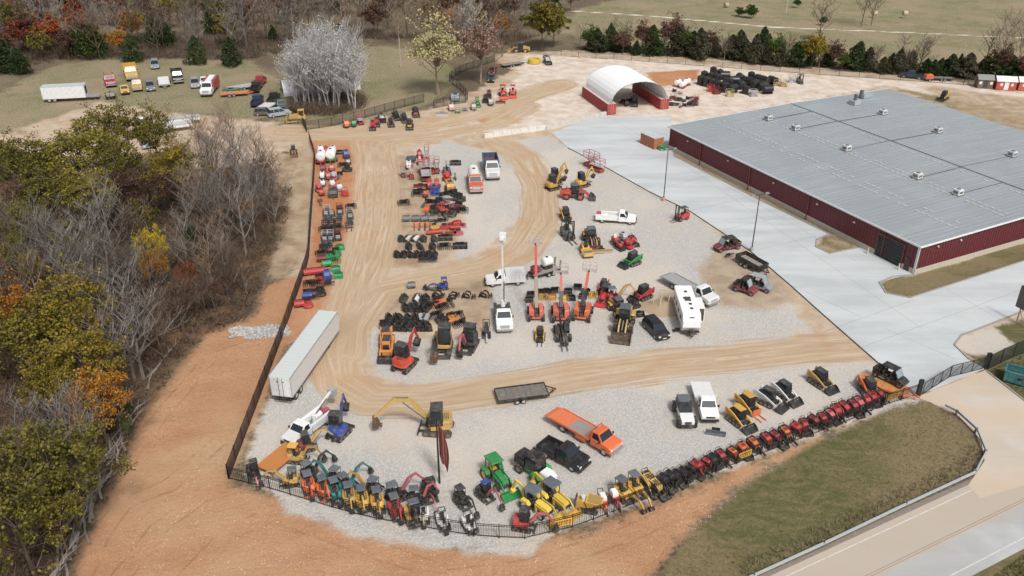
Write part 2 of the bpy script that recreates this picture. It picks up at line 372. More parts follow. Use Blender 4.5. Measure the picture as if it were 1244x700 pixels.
@cached
def forklift(col=GRY, mast=BLK):
    pr = Pr(); cm = paint(col, .4)
    for s in (-1, 1): wheel(pr, .7, s*.5, .38, .28); wheel(pr, -.75, s*.45, .3, .22)
    b = MB(); b.prof([(-1.3, .3), (.9, .25), (.9, .7), (.2, .8), (-.2, 1.1), (-1.2, 1.15), (-1.35, .8)], -.5, .5, cy=.08); pr.part('body', b, cm)
    g = MB()
    for x, y in ((-.85, -.45), (-.85, .45), (.6, -.45), (.6, .45)): g.bar((x, y, .7), (x*.85, y, 2.15), .07)
    for k in range(6): g.box(-.75, .55, -.45+.165*k, -.40+.165*k, 2.15, 2.2)
    g.box(-.78, -.7, -.47, .47, 2.13, 2.2); g.box(.5, .58, -.47, .47, 2.13, 2.2); pr.part('overhead_guard', g, rub())
    s_ = MB(); s_.box(-.5, 0, -.25, .25, 1.0, 1.2); s_.box(-.6, -.48, -.25, .25, 1.2, 1.65); pr.part('seat', s_, rub())
    m = MB()
    for s in (-1, 1): m.box(1.0, 1.15, s*.38-.06, s*.38+.06, .15, 2.7)
    for z in (.3, 1.2, 2.6): m.box(1.02, 1.12, -.38, .38, z, z+.1)
    pr.part('mast', m, paint(mast, .5))
    c = MB(); c.box(1.16, 1.22, -.5, .5, .25, .75); pr.part('carriage', c, rub())
    for y in (-.3, .3):
        f = MB(); f.box(1.22, 1.28, y-.06, y+.06, .1, .8); f.box(1.22, 2.4, y-.06, y+.06, .08, .13); pr.part('fork', f, stl())
    return pr
@cached
def boom_lift(col=CORAL, L=9.0, el=60, boomc=None, side=1):
    """self-propelled boom lift: chassis 2.6 x 2.2"""
    pr = Pr(); cm = paint(col, .45)
    for s in (-1, 1):
        for x in (-1.1, 1.1): wheel(pr, x, s*.95, .5, .36, LGR)
    b = MB(); b.box(-1.3, 1.3, -.6, .6, .45, .85, .05, .05, .05); pr.part('chassis', b, cm)
    for s in (-1, 1):
        t = MB(); t.plan([(-1.5, s*.35-.05), (-1.2, s*.95), (.6, s*.95), (.8, s*.75), (.8, s*.3)], .95, 1.75, .92, lip=.12); pr.part('turntable_cowl', t, cm)
    t = MB(); t.box(-1.4, .6, -.25, .25, .85, 2.0, .1, .2); pr.part('turret', t, rub())
    e = R(el); a = Vector((-1.0, 0, 2.0)); d = Vector((math.cos(e), 0, math.sin(e)))
    m1 = a+d*L*.5; m2 = a+d*L
    q = MB(); q.bar(a, m1, .46, .5); bi = pr.part('boom', q, paint((.26, .21, .15) if not boomc else BLK, .45))
    q = MB(); q.bar(m1-d*.2, m2, .32, .36); pr.part('boom_extension', q, paint(boomc or RED, .45), bi)
    q = MB(); j = m2+Vector((.9, 0, -.1)); q.bar(m2, j, .14, .16)
    pr.part('jib', q, rub())
    k = MB(); x0, z0 = j.x, j.z-.2
    k.box(x0, x0+.8, -.9, .9, z0, z0+.06)
    for z in (.5, 1.05):
        for p, r_ in (((x0, -.9), (x0+.8, -.9)), ((x0+.8, -.9), (x0+.8, .9)), ((x0+.8, .9), (x0, .9)), ((x0, .9), (x0, -.9))): k.bar((*p, z0+z), (*r_, z0+z), .05)
    for p in ((x0, -.9), (x0+.8, -.9), (x0+.8, .9), (x0, .9), (x0+.8, 0), (x0, 0)): k.bar((*p, z0), (*p, z0+1.05), .05)
    pr.part('basket', k, paint((.5, .42, .4), .5))
    return pr
@cached
def telehandler(col=BLK, body=None):
    pr = Pr(); cm = paint(body or col, .4)
    for s in (-1, 1):
        for x in (-1.3, 1.3): wheel(pr, x, s*.95, .58, .4, GRY)
    b = MB(); b.box(-2.1, 2.0, -.6, .6, .5, 1.1, .1, .1, .05); pr.part('chassis', b, cm)
    c = MB(); c.prof([(-.6, 1.0), (.8, 1.0), (.85, 1.5), (.5, 2.3), (-.5, 2.3)], .12, .95, cy=.05); ci = pr.part('cab', c, paint(BLK, .35))
    w = MB(); w.box(-.4, .5, .95, .965, 1.4, 2.2); w.hexa([(.82, .2, 1.2), (.82, .85, 1.2), (.88, .85, 1.5), (.88, .2, 1.5), (.56, .25, 2.22), (.56, .8, 2.22), (.53, .8, 2.2), (.53, .25, 2.2)]); pr.part('window', w, glass(), ci)
    e = MB(); e.box(-1.2, .9, -1.0, -.45, .8, 1.45, .1, .15, .05); pr.part('engine_cover', e, paint(DGR, .4))
    a = MB(); a.bar((-1.9, -.15, 1.9), (2.4, -.15, 1.35), .3, .36); a.bar((2.3, -.15, 1.4), (2.9, -.15, .6), .22, .26); pr.part('boom', a, paint(BLK, .45))
    f = MB(); f.box(2.95, 3.05, -.75, .5, .3, .9); pr.part('carriage', f, rub())
    for y in (-.5, .25):
        f = MB(); f.box(3.05, 4.3, y-.07, y+.07, .25, .31); pr.part('fork', f, stl())
    return pr
@cached
def scissor_lift(col=RED, h=1.6, rail=None, L=2.2, W=1.0):
    pr = Pr(); cm = paint(col, .45)
    for s in (-1, 1):
        for x in (-L*.36, L*.36): wheel(pr, x, s*(W/2-.08), .24, .16, GRY)
    b = MB(); b.box(-L/2, L/2, -W/2+.1, W/2-.1, .25, .6); pr.part('base', b, cm)
    s_ = MB()
    for y in (-.25, .25): s_.bar((-L*.42, y*W, .6), (L*.42, y*W, h), .06, .1); s_.bar((L*.42, y*W, .6), (-L*.42, y*W, h), .06, .1)
    pr.part('scissor_arms', s_, cm)
    p = MB(); p.box(-L/2, L/2, -W/2, W/2, h, h+.1); pr.part('platform', p, paint(LGR, .6))
    r = MB(); z0 = h+.1
    for z in (.5, 1.0):
        for a, c in (((-L/2, -W/2), (L/2, -W/2)), ((L/2, -W/2), (L/2, W/2)), ((L/2, W/2), (-L/2, W/2)), ((-L/2, W/2), (-L/2, -W/2))): r.bar((*a, z0+z), (*c, z0+z), .06)
    for a in ((-L/2, -W/2), (L/2, -W/2), (L/2, W/2), (-L/2, W/2), (0, -W/2), (0, W/2)): r.bar((*a, z0), (*a, z0+1), .06)
    pr.part('guard_rail', r, paint(rail or col, .45))
    return pr
@cached
def bulldozer(col=CYEL):
    pr = Pr(); cm = paint(col, .5)
    for s in (-1, 1): track(pr, -1.6, 1.5, s*.95, .5, .85, paint((.1, .08, .06), .7, .3, .6))
    h = MB(); h.prof([(-.2, .7), (1.7, .7), (1.7, 1.6), (-.2, 1.75)], -.45, .45, cy=.05); pr.part('engine_hood', h, cm)
    b = MB(); b.box(-1.7, -.1, -.65, .65, .7, 1.3); pr.part('body', b, cm)
    c = MB(); c.box(-1.5, -.2, -.6, .6, 2.5, 2.65)
    for x, y in ((-1.4, -.5), (-1.4, .5), (-.25, -.5), (-.25, .5)): c.bar((x, y, 1.3), (x, y, 2.5), .1)
    pr.part('canopy', c, cm)
    s_ = MB(); s_.box(-1.2, -.7, -.3, .3, 1.3, 1.5); s_.box(-1.3, -1.15, -.3, .3, 1.5, 2.0); pr.part('seat', s_, rub())
    bl = MB(); bl.prof([(2.25, .1), (2.4, .1), (2.25, .6), (2.42, 1.15), (2.3, 1.15), (2.12, .6)], -1.6, 1.6)
    for s in (-1, 1): bl.bar((0, s*1.25, .45), (2.2, s*1.25, .4), .12, .2)
    pr.part('blade', bl, cm)
    e = MB(); e.cyl((1.0, 0, 1.7), (1.0, 0, 2.2), .07, 8); pr.part('exhaust', e, rub())
    return pr
# ================================================================ road vehicles
def truck_cab(pr, x0, col, L=3.2, W=2.0, hood=1.35, zh=1.15, zr=1.95, zb=.5, crew=False, tall=0, grille=BLK):
    """front end at x0+L ; windshield between hood and roof"""
    xf = x0+L; cm = paint(col, .3, 0, .12, 'body_paint'); w = W/2
    b = MB(); b.prof([(x0, zb), (xf-.1, zb), (xf, zb+.2), (xf-.03, zh-.1), (xf-.2, zh), (xf-hood, zh+.12), (x0, zh+.12)], -w, w, cy=.09)
    bi = pr.part('body', b, cm)
    c = MB(); xa, xb = x0+.02, xf-hood+.05
    c.hexa([(xa, -w+.04, zh+.1), (xb, -w+.04, zh+.1), (xb, w-.04, zh+.1), (xa, w-.04, zh+.1), (xa+.12, -w+.2, zr), (xb-.6, -w+.2, zr), (xb-.6, w-.2, zr), (xa+.12, w-.2, zr)])
    c.hexa([(xa+.1, -w+.18, zr-.02), (xb-.58, -w+.18, zr-.02), (xb-.58, w-.18, zr-.02), (xa+.1, w-.18, zr-.02), (xa+.16, -w+.26, zr+.07), (xb-.7, -w+.26, zr+.07), (xb-.7, w-.26, zr+.07), (xa+.16, w-.26, zr+.07)])
    ci = pr.part('cab', c, cm)
    g = MB(); e = .012; z0, z1 = zh+.17, zr-.06
    def lerp(a, b, t): return a+(b-a)*t
    def X(z): return lerp(xb, xb-.6, (z-zh-.1)/(zr-zh-.1))
    def Y(z): return lerp(w-.04, w-.2, (z-zh-.1)/(zr-zh-.1))
    g.add([(X(z0)+e, -Y(z0)+.1, z0), (X(z0)+e, Y(z0)-.1, z0), (X(z1)+e, Y(z1)-.1, z1), (X(z1)+e, -Y(z1)+.1, z1)], [(0, 1, 2, 3)])
    pr.part('windshield', g, glass(), ci)
    cuts = [(xa+.25, xb-.25)] if not crew else [(xa+.2, (xa+xb)/2-.15), ((xa+xb)/2-.02, xb-.25)]
    for s in (-1, 1):
        for a, c_ in cuts:
            g = MB(); sh = .48 if c_ == cuts[-1][1] else 0
            g.add([(a, s*(Y(z0)+e), z0), (c_, s*(Y(z0)+e), z0), (c_-sh, s*(Y(z1)+e), z1), (a+.05, s*(Y(z1)+e), z1)], [(0, 1, 2, 3)])
            pr.part('side_window', g, glass(), ci)
        m = MB(); m.box(xb-.3, xb-.18, s*(w+.12)-.1, s*(w+.12)+.1, zh+.12, zh+.4); pr.part('mirror', m, rub(), ci)
        hl = MB(); hl.box(xf-.08, xf+.012, s*(w-.25)-.17, s*(w-.25)+.17, zh-.4, zh-.2); pr.part('headlight', hl, paint((.75, .75, .72), .15, 0, 0))
    g = MB(); g.box(xf-.02, xf+.02, -w+.5, w-.5, zb+.3, zh-.15); pr.part('grille', g, paint(grille, .4))
    g = MB(); g.box(xf-.05, xf+.14, -w+.03, w-.03, zb-.08, zb+.18, 0, .03, .04); pr.part('bumper', g, paint(LGR if grille != BLK else DGR, .3, .5, .1))
    return bi
@cached
def pickup(col=WHT, bed='open', L=5.8, crew=False, sec=None, grille=BLK):
    pr = Pr(); cl = 3.5 if crew else 2.9; x0 = L/2-cl; W = 2.0
    truck_cab(pr, x0, col, cl, W, crew=crew, grille=grille)
    rx = -L/2
    for s in (-1, 1): wheel(pr, L/2-.95, s*.85, .4, .26, LGR); wheel(pr, rx+1.1, s*.85, .4, .26, LGR)
    ch = MB(); ch.box(rx+.1, x0, -.45, .45, .45, .65); pr.part('chassis', ch, rub())
    cm = paint(sec or col, .35, 0, .15)
    if bed == 'open':
        b = MB(); b.box(rx, x0-.05, -1, 1, .6, .7)
        for s in (-1, 1): b.box(rx, x0-.05, s*.94-.06, s*.94+.06, .7, 1.25)
        b.box(rx, rx+.08, -.88, .88, .7, 1.22); b.box(x0-.13, x0-.05, -.88, .88, .7, 1.25); pr.part('bed', b, cm)
    elif bed == 'utility':                # service body: cabinets down both sides
        for s in (-1, 1):
            b = MB(); b.box(rx, x0-.06, s*.82-.2, s*.82+.2, .6, 1.45); bi = pr.part('side_cabinet', b, cm)
            k = MB()
            for i in range(4): k.box(rx+.15+i*.6, rx+.18+i*.6, s*1.022-.004, s*1.022+.004, .65, 1.4)
            pr.part('door_seam', k, rub(), bi)
        b = MB(); b.box(rx, x0-.06, -.6, .6, .65, .75); b.box(x0-.16, x0-.06, -.6, .6, .75, 1.5); pr.part('bed', b, paint(DGR, .6))
        k = MB(); k.tube([(rx+.2, -.8, 1.46), (rx+.2, -.8, 2.1), (x0+.6, -.8, 2.1)], .035); k.tube([(rx+.2, .8, 1.46), (rx+.2, .8, 2.1), (x0+.6, .8, 2.1)], .035)
        for i in range(3): k.bar((rx+.2+i*1.4, -.8, 2.1), (rx+.2+i*1.4, .8, 2.1), .05)
        pr.part('ladder_rack', k, paint(WHT, .4))
    elif bed == 'tools':
        for s in (-1, 1):
            b = MB(); b.box(rx, x0-.06, s*.82-.2, s*.82+.2, .6, 1.4); pr.part('side_cabinet', b, cm)
        b = MB(); b.box(rx, x0-.06, -.6, .6, .65, .75); pr.part('bed', b, paint(GRY, .6))
        b = MB(); b.cyl((rx+.9, -.2, 1.1), (rx+2.0, -.2, 1.1), .36, 14); pr.part('tank', b, paint(WHT, .4))
        b = MB(); b.box(rx+.1, rx+.8, .0, .5, .75, 1.6); b.cyl((rx+.4, -.5, 1.1), (rx+.4, -.1, 1.1), .3, 12); pr.part('compressor', b, paint(PINK, .4))
    elif bed == 'box':
        b = MB(); b.box(rx, x0+.1, -1.02, 1.02, .6, 2.15, .05, .1, .06); bi = pr.part('enclosed_body', b, cm)
        k = MB()
        for i in range(4):
            for s in (-1, 1): k.box(rx+.3+i*.6, rx+.32+i*.6, s*1.005-.03, s*1.005+.03, .7, 1.9)
        pr.part('door_seam', k, paint(LGR, .5), bi)
    elif bed == 'flat':
        b = MB(); b.box(rx-.2, x0-.08, -1.15, 1.15, .95, 1.08); pr.part('flatbed', b, cm)
        b = MB(); b.box(x0-.14, x0-.06, -1.1, 1.1, 1.08, 1.9); pr.part('headboard', b, cm)
        for s in (-1, 1):
            b = MB(); b.box(rx+.4, x0-.4, s*.95-.12, s*.95+.12, .55, .93); pr.part('tool_box', b, cm)
    elif bed == 'dump':
        b = MB(); b.box(rx-.2, x0-.1, -1.1, 1.1, .9, 1.0)
        for s in (-1, 1): b.box(rx-.2, x0-.1, s*1.07-.05, s*1.07+.05, 1.0, 1.6)
        b.box(rx-.2, rx-.1, -1.02, 1.02, 1.0, 1.5); b.box(x0-.2, x0-.1, -1.02, 1.02, 1.0, 1.8); pr.part('dump_body', b, cm)
    return pr
@cached
def tow_truck(col=ORG, bedc=ORG, L=9.0, worn=False):
    pr = Pr(); cl = 2.9; x0 = L/2-cl; rx = -L/2
    truck_cab(pr, x0, col, cl, 2.2, hood=1.3, zh=1.4, zr=2.3, zb=.6, grille=LGR)
    for s in (-1, 1):
        wheel(pr, L/2-.95, s*.95, .5, .3, LGR); wheel(pr, rx+2.1, s*.85, .5, .5, LGR)
    ch = MB(); ch.box(rx+.5, x0, -.45, .45, .6, .95); pr.part('chassis', ch, rub())
    b = MB(); b.box(rx, x0-.15, -1.22, 1.22, 1.05, 1.17)
    for s in (-1, 1): b.box(rx+.3, x0-.15, s*1.19-.04, s*1.19+.04, 1.17, 1.3)
    b.hexa([(rx-.6, -1.15, .95), (rx, -1.15, 1.05), (rx, 1.15, 1.05), (rx-.6, 1.15, .95), (rx-.6, -1.15, 1.0), (rx, -1.15, 1.17), (rx, 1.15, 1.17), (rx-.6, 1.15, 1.0)])
    bi = pr.part('flatbed', b, paint(bedc, .5, .0, .5))
    if worn:
        w = MB(); w.box(rx+2.8, x0-.5, -1.0, 1.0, 1.172, 1.178); pr.part('worn_deck', w, paint((.38, .33, .3), .6, .2, .5), bi)
    h = MB()
    for z in (1.4, 1.8, 2.2): h.bar((x0-.12, -1.1, z), (x0-.12, 1.1, z), .08)
    for y in (-1.1, 0, 1.1): h.bar((x0-.12, y, 1.17), (x0-.12, y, 2.25), .08)
    pr.part('headboard', h, paint(col if bedc == ORG else LGR, .4))
    for s in (-1, 1):
        t = MB(); t.box(x0-2.0, x0-.6, s*1.0-.2, s*1.0+.2, .5, 1.0); pr.part('tool_box', t, paint(col, .4))
    return pr
@cached
def heavy_truck(col=WHT, bodyc=(.05, .09, .2), kind='dump', L=7.6):
    pr = Pr(); cl = 2.9; x0 = L/2-cl; rx = -L/2
    truck_cab(pr, x0, col, cl, 2.3, hood=1.5, zh=1.6, zr=2.55, zb=.65, grille=LGR)
    for s in (-1, 1):
        wheel(pr, L/2-.9, s*.98, .52, .3, LGR); wheel(pr, rx+.9, s*.9, .52, .55, LGR); wheel(pr, rx+2.1, s*.9, .52, .55, LGR)
    ch = MB(); ch.box(rx, x0, -.45, .45, .7, 1.05); pr.part('chassis', ch, rub())
    bm_ = paint(bodyc, .45)
    if kind == 'dump':
        b = MB(); b.box(rx-.3, x0-.15, -1.2, 1.2, 1.1, 1.25)
        for s in (-1, 1): b.hexa([(rx-.3, s*1.2-.06, 1.25), (x0-.15, s*1.2-.06, 1.25), (x0-.15, s*1.2+.06, 1.25), (rx-.3, s*1.2+.06, 1.25), (rx-.3, s*1.2-.06, 2.3), (x0-.15, s*1.2-.06, 2.5), (x0-.15, s*1.2+.06, 2.5), (rx-.3, s*1.2+.06, 2.3)])
        b.box(rx-.3, rx-.2, -1.14, 1.14, 1.25, 2.2); b.box(x0-.27, x0-.15, -1.14, 1.14, 1.25, 2.6); pr.part('dump_body', b, bm_)
        f = MB(); f.box(rx-.2, x0-.27, -1.13, 1.13, 1.253, 1.3); pr.part('dump_floor', f, paint(RUST, .8))
    elif kind == 'tank':
        b = MB(); b.cyl((rx, 0, 1.95), (x0-.2, 0, 1.95), .95, 20); pr.part('tank', b, paint(WHT, .35), smooth=False)
        for s in (-1, 1):
            w = MB(); w.box(rx, x0-.2, s*1.05-.08, s*1.05+.08, 1.0, 1.25); pr.part('catwalk', w, paint(col, .4))
        h = MB(); h.cyl(((rx+x0)/2, 0, 2.85), ((rx+x0)/2, 0, 3.0), .25, 12); pr.part('hatch', h, rub())
    elif kind == 'box':
        b = MB(); b.box(rx-.2, x0-.1, -1.22, 1.22, 1.1, 3.1); pr.part('cargo_box', b, bm_)
    elif kind == 'fire':
        for s in (-1, 1):
            b = MB(); b.box(rx-.2, x0-.1, s*.95-.27, s*.95+.27, .7, 2.4); pr.part('side_compartment', b, bm_)
        b = MB(); b.box(rx-.1, x0-.2, -.66, .66, 1.0, 2.5); pr.part('hose_bed', b, paint(WHT, .4))
        b = MB(); b.bar((rx, .8, 2.55), (x0, .8, 2.55), .3, .15); pr.part('ladder', b, paint(LGR, .3, .6))
        b = MB(); b.box(rx-.3, rx-.2, -1.1, 1.1, .6, 2.0); pr.part('rear_step', b, paint(LGR, .3, .6))
    elif kind == 'tractor':
        b = MB(); b.box(rx+.3, rx+1.7, -.5, .5, 1.05, 1.2); b.cyl((rx+1, 0, 1.2), (rx+1, 0, 1.28), .5, 14); pr.part('fifth_wheel', b, rub())
        for s in (-1, 1):
            e = MB(); e.cyl((x0-.1, s*.9, 1.0), (x0-.1, s*.9, 3.0), .09, 8); pr.part('exhaust_stack', e, paint(LGR, .2, .8))
    elif kind == 'crane':
        for s in (-1, 1):
            b = MB(); b.box(rx, x0-.1, s*.97-.22, s*.97+.22, .8, 1.5); pr.part('side_cabinet', b, paint(WHT if bodyc != BLK else DGR, .4))
        b = MB(); b.box(rx, x0-.1, -.74, .74, 1.05, 1.2); pr.part('bed', b, paint(DGR, .6))
    return pr
@cached
def suv(col=BLK):
    pr = Pr(); cm = paint(col, .2, 0, .08, 'car_paint')
    b = MB(); b.prof([(-2.35, .45), (-2.3, .95), (-2.2, 1.05), (1.05, 1.08), (2.1, .95), (2.32, .75), (2.35, .35), (-2.3, .3)], -.95, .95, cy=.1); pr.part('body', b, cm)
    c = MB(); c.hexa([(-2.25, -.88, 1.0), (1.2, -.88, 1.05), (1.2, .88, 1.05), (-2.25, .88, 1.0), (-1.9, -.68, 1.68), (.3, -.66, 1.7), (.3, .66, 1.7), (-1.9, .68, 1.68)])
    ci = pr.part('cabin', c, glass())
    r = MB(); r.plan([(-1.98, -.64), (-1.85, -.7), (.25, -.69), (.4, -.6), (.4, .6), (.25, .69), (-1.85, .7), (-1.98, .64)], 1.68, 1.76, .93, lip=.03); ri = pr.part('roof', r, cm)
    p = MB()
    for s in (-1, 1):
        for a, c_ in (((-.1, .88, 1.03), (-.25, .69, 1.7)), ((-1.2, .89, 1.03), (-1.2, .7, 1.7)), ((1.2, .88, 1.03), (.32, .68, 1.7))): p.bar((a[0], s*a[1], a[2]), (c_[0], s*c_[1], c_[2]), .07)
    pr.part('pillar', p, cm, ci)
    for s in (-1, 1):
        for x in (-1.45, 1.4): wheel(pr, x, s*.84, .36, .24, LGR)
        h = MB(); h.box(2.22, 2.335, s*.7-.16, s*.7+.16, .68, .84); pr.part('headlight', h, paint((.75, .75, .72), .15, 0, 0))
    pl = MB(); pl.box(2.35, 2.365, -.26, .26, .42, .56); pr.part('number_plate', pl, paint(WHT, .4))
    return pr
@cached
def jeep():
    pr = Pr(); cm = paint(WHT, .3, 0, .1)
    b = MB(); b.prof([(-2.0, .6), (2.0, .6), (2.0, 1.1), (.7, 1.22), (-2.0, 1.22)], -.72, .72, cy=.05); pr.part('body', b, cm)
    for s in (-1, 1):
        for x in (-1.4, 1.45): wheel(pr, x, s*.88, .46, .32, DGR)
        for x in (-1.4, 1.4):
            f = MB(); f.prof([(x-.65, .95), (x-.45, 1.12), (x+.45, 1.12), (x+.65, .95)], s*.86-.16, s*.86+.16); pr.part('fender', f, rub())
        h = MB(); h.cyl((2.0, s*.48, .95), (2.03, s*.48, .95), .11, 10); pr.part('headlight', h, paint(WHT, .2))
    c = MB(); c.box(-2.0, .55, -.7, .7, 1.22, 1.85, .12, .25, .1); ci = pr.part('cabin', c, paint(BLK, .3))
    w = MB(); w.add([(.57, -.6, 1.25), (.57, .6, 1.25), (.335, .55, 1.8), (.335, -.55, 1.8)], [(0, 1, 2, 3)]); pr.part('windshield', w, glass(), ci)
    r = MB(); r.box(-1.9, -.45, -.62, .62, 1.85, 1.93, .03, 0, .03); pr.part('hard_top', r, paint(SLATE, .5))
    r = MB(); r.box(-.44, .28, -.62, .62, 1.85, 1.91, 0, .04, .03); pr.part('soft_top', r, paint(BLK, .8))
    g = MB(); g.box(2.0, 2.02, -.35, .35, .75, 1.08); pr.part('grille', g, rub())
    g = MB(); g.box(2.05, 2.2, -.75, .75, .55, .75); pr.part('bumper', g, rub())
    s_ = MB(); s_.cyl((-2.02, 0, 1.15), (-2.25, 0, 1.15), .42, 16); pr.part('spare_wheel', s_, rub())
    return pr
@cached
def utv(col=RED, seats=1, roofc=DGR):
    pr = Pr(); cm = paint(col, .35); L = 3.0 if seats == 1 else 3.9; e = L/2
    for s in (-1, 1):
        for x in (-e+.45, e-.5): wheel(pr, x, s*.62, .33, .24, GRY)
    b = MB(); b.prof([(-e, .4), (e-.1, .4), (e, .65), (e-.55, .95), (e-.95, 1.0), (e-1.0, .6), (-e+.9, .6), (-e+.85, .9), (-e, .9)], -.68, .68, cy=.05); pr.part('body', b, cm)
    bd = MB(); bd.box(-e, -e+.8, -.66, .66, .9, .95)
    for s in (-1, 1): bd.box(-e, -e+.8, s*.64-.03, s*.64+.03, .95, 1.2)
    bd.box(-e, -e+.05, -.6, .6, .95, 1.2); pr.part('cargo_bed', bd, rub())
    for k in range(seats):
        x = e-1.75-k*.9; s_ = MB(); s_.box(x, x+.45, -.55, .55, .6, .85); s_.box(x-.1, x+.02, -.55, .55, .85, 1.35); pr.part('seat', s_, rub())
    c = MB(); xa, xb = -e+.85, e-.9
    for s in (-1, 1): c.tube([(xa, s*.64, .85), (xa+.1, s*.56, 1.85), (xb-.45, s*.56, 1.88), (xb, s*.64, 1.0)], .035)
    pr.part('roll_cage', c, rub())
    r = MB(); r.plan([(xa+.02, -.6), (xb-.35, -.58), (xb-.35, .58), (xa+.02, .6)], 1.88, 1.96, .92, lip=.03); pr.part('roof', r, paint(roofc, .4))
    w = MB(); w.add([(xb+.02, -.55, 1.05), (xb+.02, .55, 1.05), (xb-.38, .5, 1.85), (xb-.38, -.5, 1.85)], [(0, 1, 2, 3)]); pr.part('windshield', w, paint((.3, .36, .4), .1, 0, .1))
    return pr
@cached
def travel_trailer():
    pr = Pr(); wm = paint(WHT, .35, 0, .12); L = 8.4; e = L/2
    b = MB(); b.prof([(-e, .55), (e-.5, .55), (e, 1.3), (e, 2.2), (e-.6, 3.05), (-e, 3.05)], -1.22, 1.22, cy=.08); bi = pr.part('body', b, wm)
    st = MB()
    for s in (-1, 1): st.box(-e+.1, e-.6, s*1.222-.006, s*1.222+.006, .75, 1.05)
    pr.part('stripe', st, paint(GRY, .4), bi)
    for x in (-3.2, -1.6, .2, 1.9):
        w = MB()
        w.box(x, x+.8, -1.235, -1.222, 1.6, 2.2); pr.part('window', w, glass(), bi)
    w = MB(); w.box(2.8, 3.35, -1.24, -1.222, .7, 2.5); pr.part('door', w, paint((.6, .6, .6), .4), bi)
    for x, y in ((-2.4, .1), (-.6, -.3), (1.0, .2), (2.2, .2)):
        v = MB(); v.box(x-.2, x+.2, y-.2, y+.2, 3.05, 3.16, .03, .03, .03); pr.part('roof_vent', v, rub(), bi)
    v = MB(); v.box(-.6, .2, -.35, .45, 3.06, 3.35, .08, .08, .06); pr.part('air_conditioner', v, paint(DGR, .5), bi)
    sl = MB(); sl.box(-1.1, 1.9, 1.24, 2.05, .9, 2.9); si = pr.part('slide_out', sl, paint(WHT, .4))
    w = MB(); w.box(-.2, 1.2, 2.052, 2.065, 1.7, 2.5); w.box(1.902, 1.915, 1.3, 1.95, 1.0, 2.85); pr.part('window', w, rub(), si)
    for s in (-1, 1):
        for x in (-1.0, -.2): wheel(pr, x, s*1.05, .35, .22, LGR)
    t = MB(); t.bar((e-.4, -.8, .6), (e+1.1, 0, .55), .1); t.bar((e-.4, .8, .6), (e+1.1, 0, .55), .1); t.box(e+.1, e+.6, -.3, .3, .6, 1.1); pr.part('hitch', t, rub())
    f = MB(); f.box(e-.75, e-.02, -1.15, 1.15, .5, .56); pr.part('front_skirt', f, dark())
    d = MB(); d.hexa([(e-.2, -.35, 2.795), (e-.2, .35, 2.795), (e-.13, .35, 2.70), (e-.13, -.35, 2.70), (e-.17, -.35, 2.82), (e-.17, .35, 2.82), (e-.1, .35, 2.72), (e-.1, -.35, 2.72)]); pr.part('front_marking', d, rub(), bi)
    stp = MB(); stp.box(2.7, 3.4, -1.9, -1.3, .3, .36); stp.box(2.7, 3.4, -2.2, -1.9, .12, .18); pr.part('entry_step', stp, rub())
    return pr
@cached
def semi_trailer(L=15.4, hh=3.75):
    pr = Pr(); e = L/2
    b = MB(); b.box(-e, e, -1.28, 1.28, 1.05, hh); bi = pr.part('box_body', b, paint(WHT, .4, 0, .12))
    r = MB(); r.box(-e+.03, e-.03, -1.26, 1.26, hh, hh+.03)
    for k in range(24): r.box(-e+.3+k*L/24.5, -e+.34+k*L/24.5, -1.2, 1.2, hh+.03, hh+.045)
    pr.part('roof', r, paint((.50, .54, .52), .5, .05, .0), bi)
    k = MB()
    for s in (-1, 1): k.box(-e, e, s*1.285-.012, s*1.285+.012, hh-.12, hh+.05); k.box(-e, e, s*1.285-.012, s*1.285+.012, 1.03, 1.15)
    for y in (-1.25, 1.25): k.box(-e-.02, -e, y-.05, y+.05, 1.05, hh)
    pr.part('edge_rail', k, paint(LGR, .4, .4), bi)
    for s in (-1, 1):
        d = MB(); d.box(-e-.035, -e-.005, s*.62-.58, s*.62+.58, 1.12, hh-.12); di = pr.part('rear_door', d, paint((.72, .73, .73), .4))
        l = MB(); l.bar((-e-.06, s*.25, 1.1), (-e-.06, s*.25, hh-.15), .05); l.box(-e-.05, -e-.035, s*.35-.12, s*.35+.12, hh-.75, hh-.6); pr.part('lock_rod', l, paint(GRY, .4, .5), di)
        for x in (-e+1.2, -e+2.5): wheel(pr, x, s*.95, .5, .55, LGR)
        g = MB(); g.box(e-2.9, e-2.75, s*.8-.07, s*.8+.07, 0, 1.05); g.box(e-2.98, e-2.67, s*.8-.15, s*.8+.15, 0, .05); pr.part('landing_leg', g, stl())
    u = MB(); u.box(-e+.1, -e+3.4, -.5, .5, .65, 1.04); u.box(-e, -e+.12, -1.1, 1.1, .45, .55); u.box(-e, -e+.1, -.5, -.4, .5, 1.05); u.box(-e, -e+.1, .4, .5, .5, 1.05); pr.part('underframe', u, rub())
    return pr
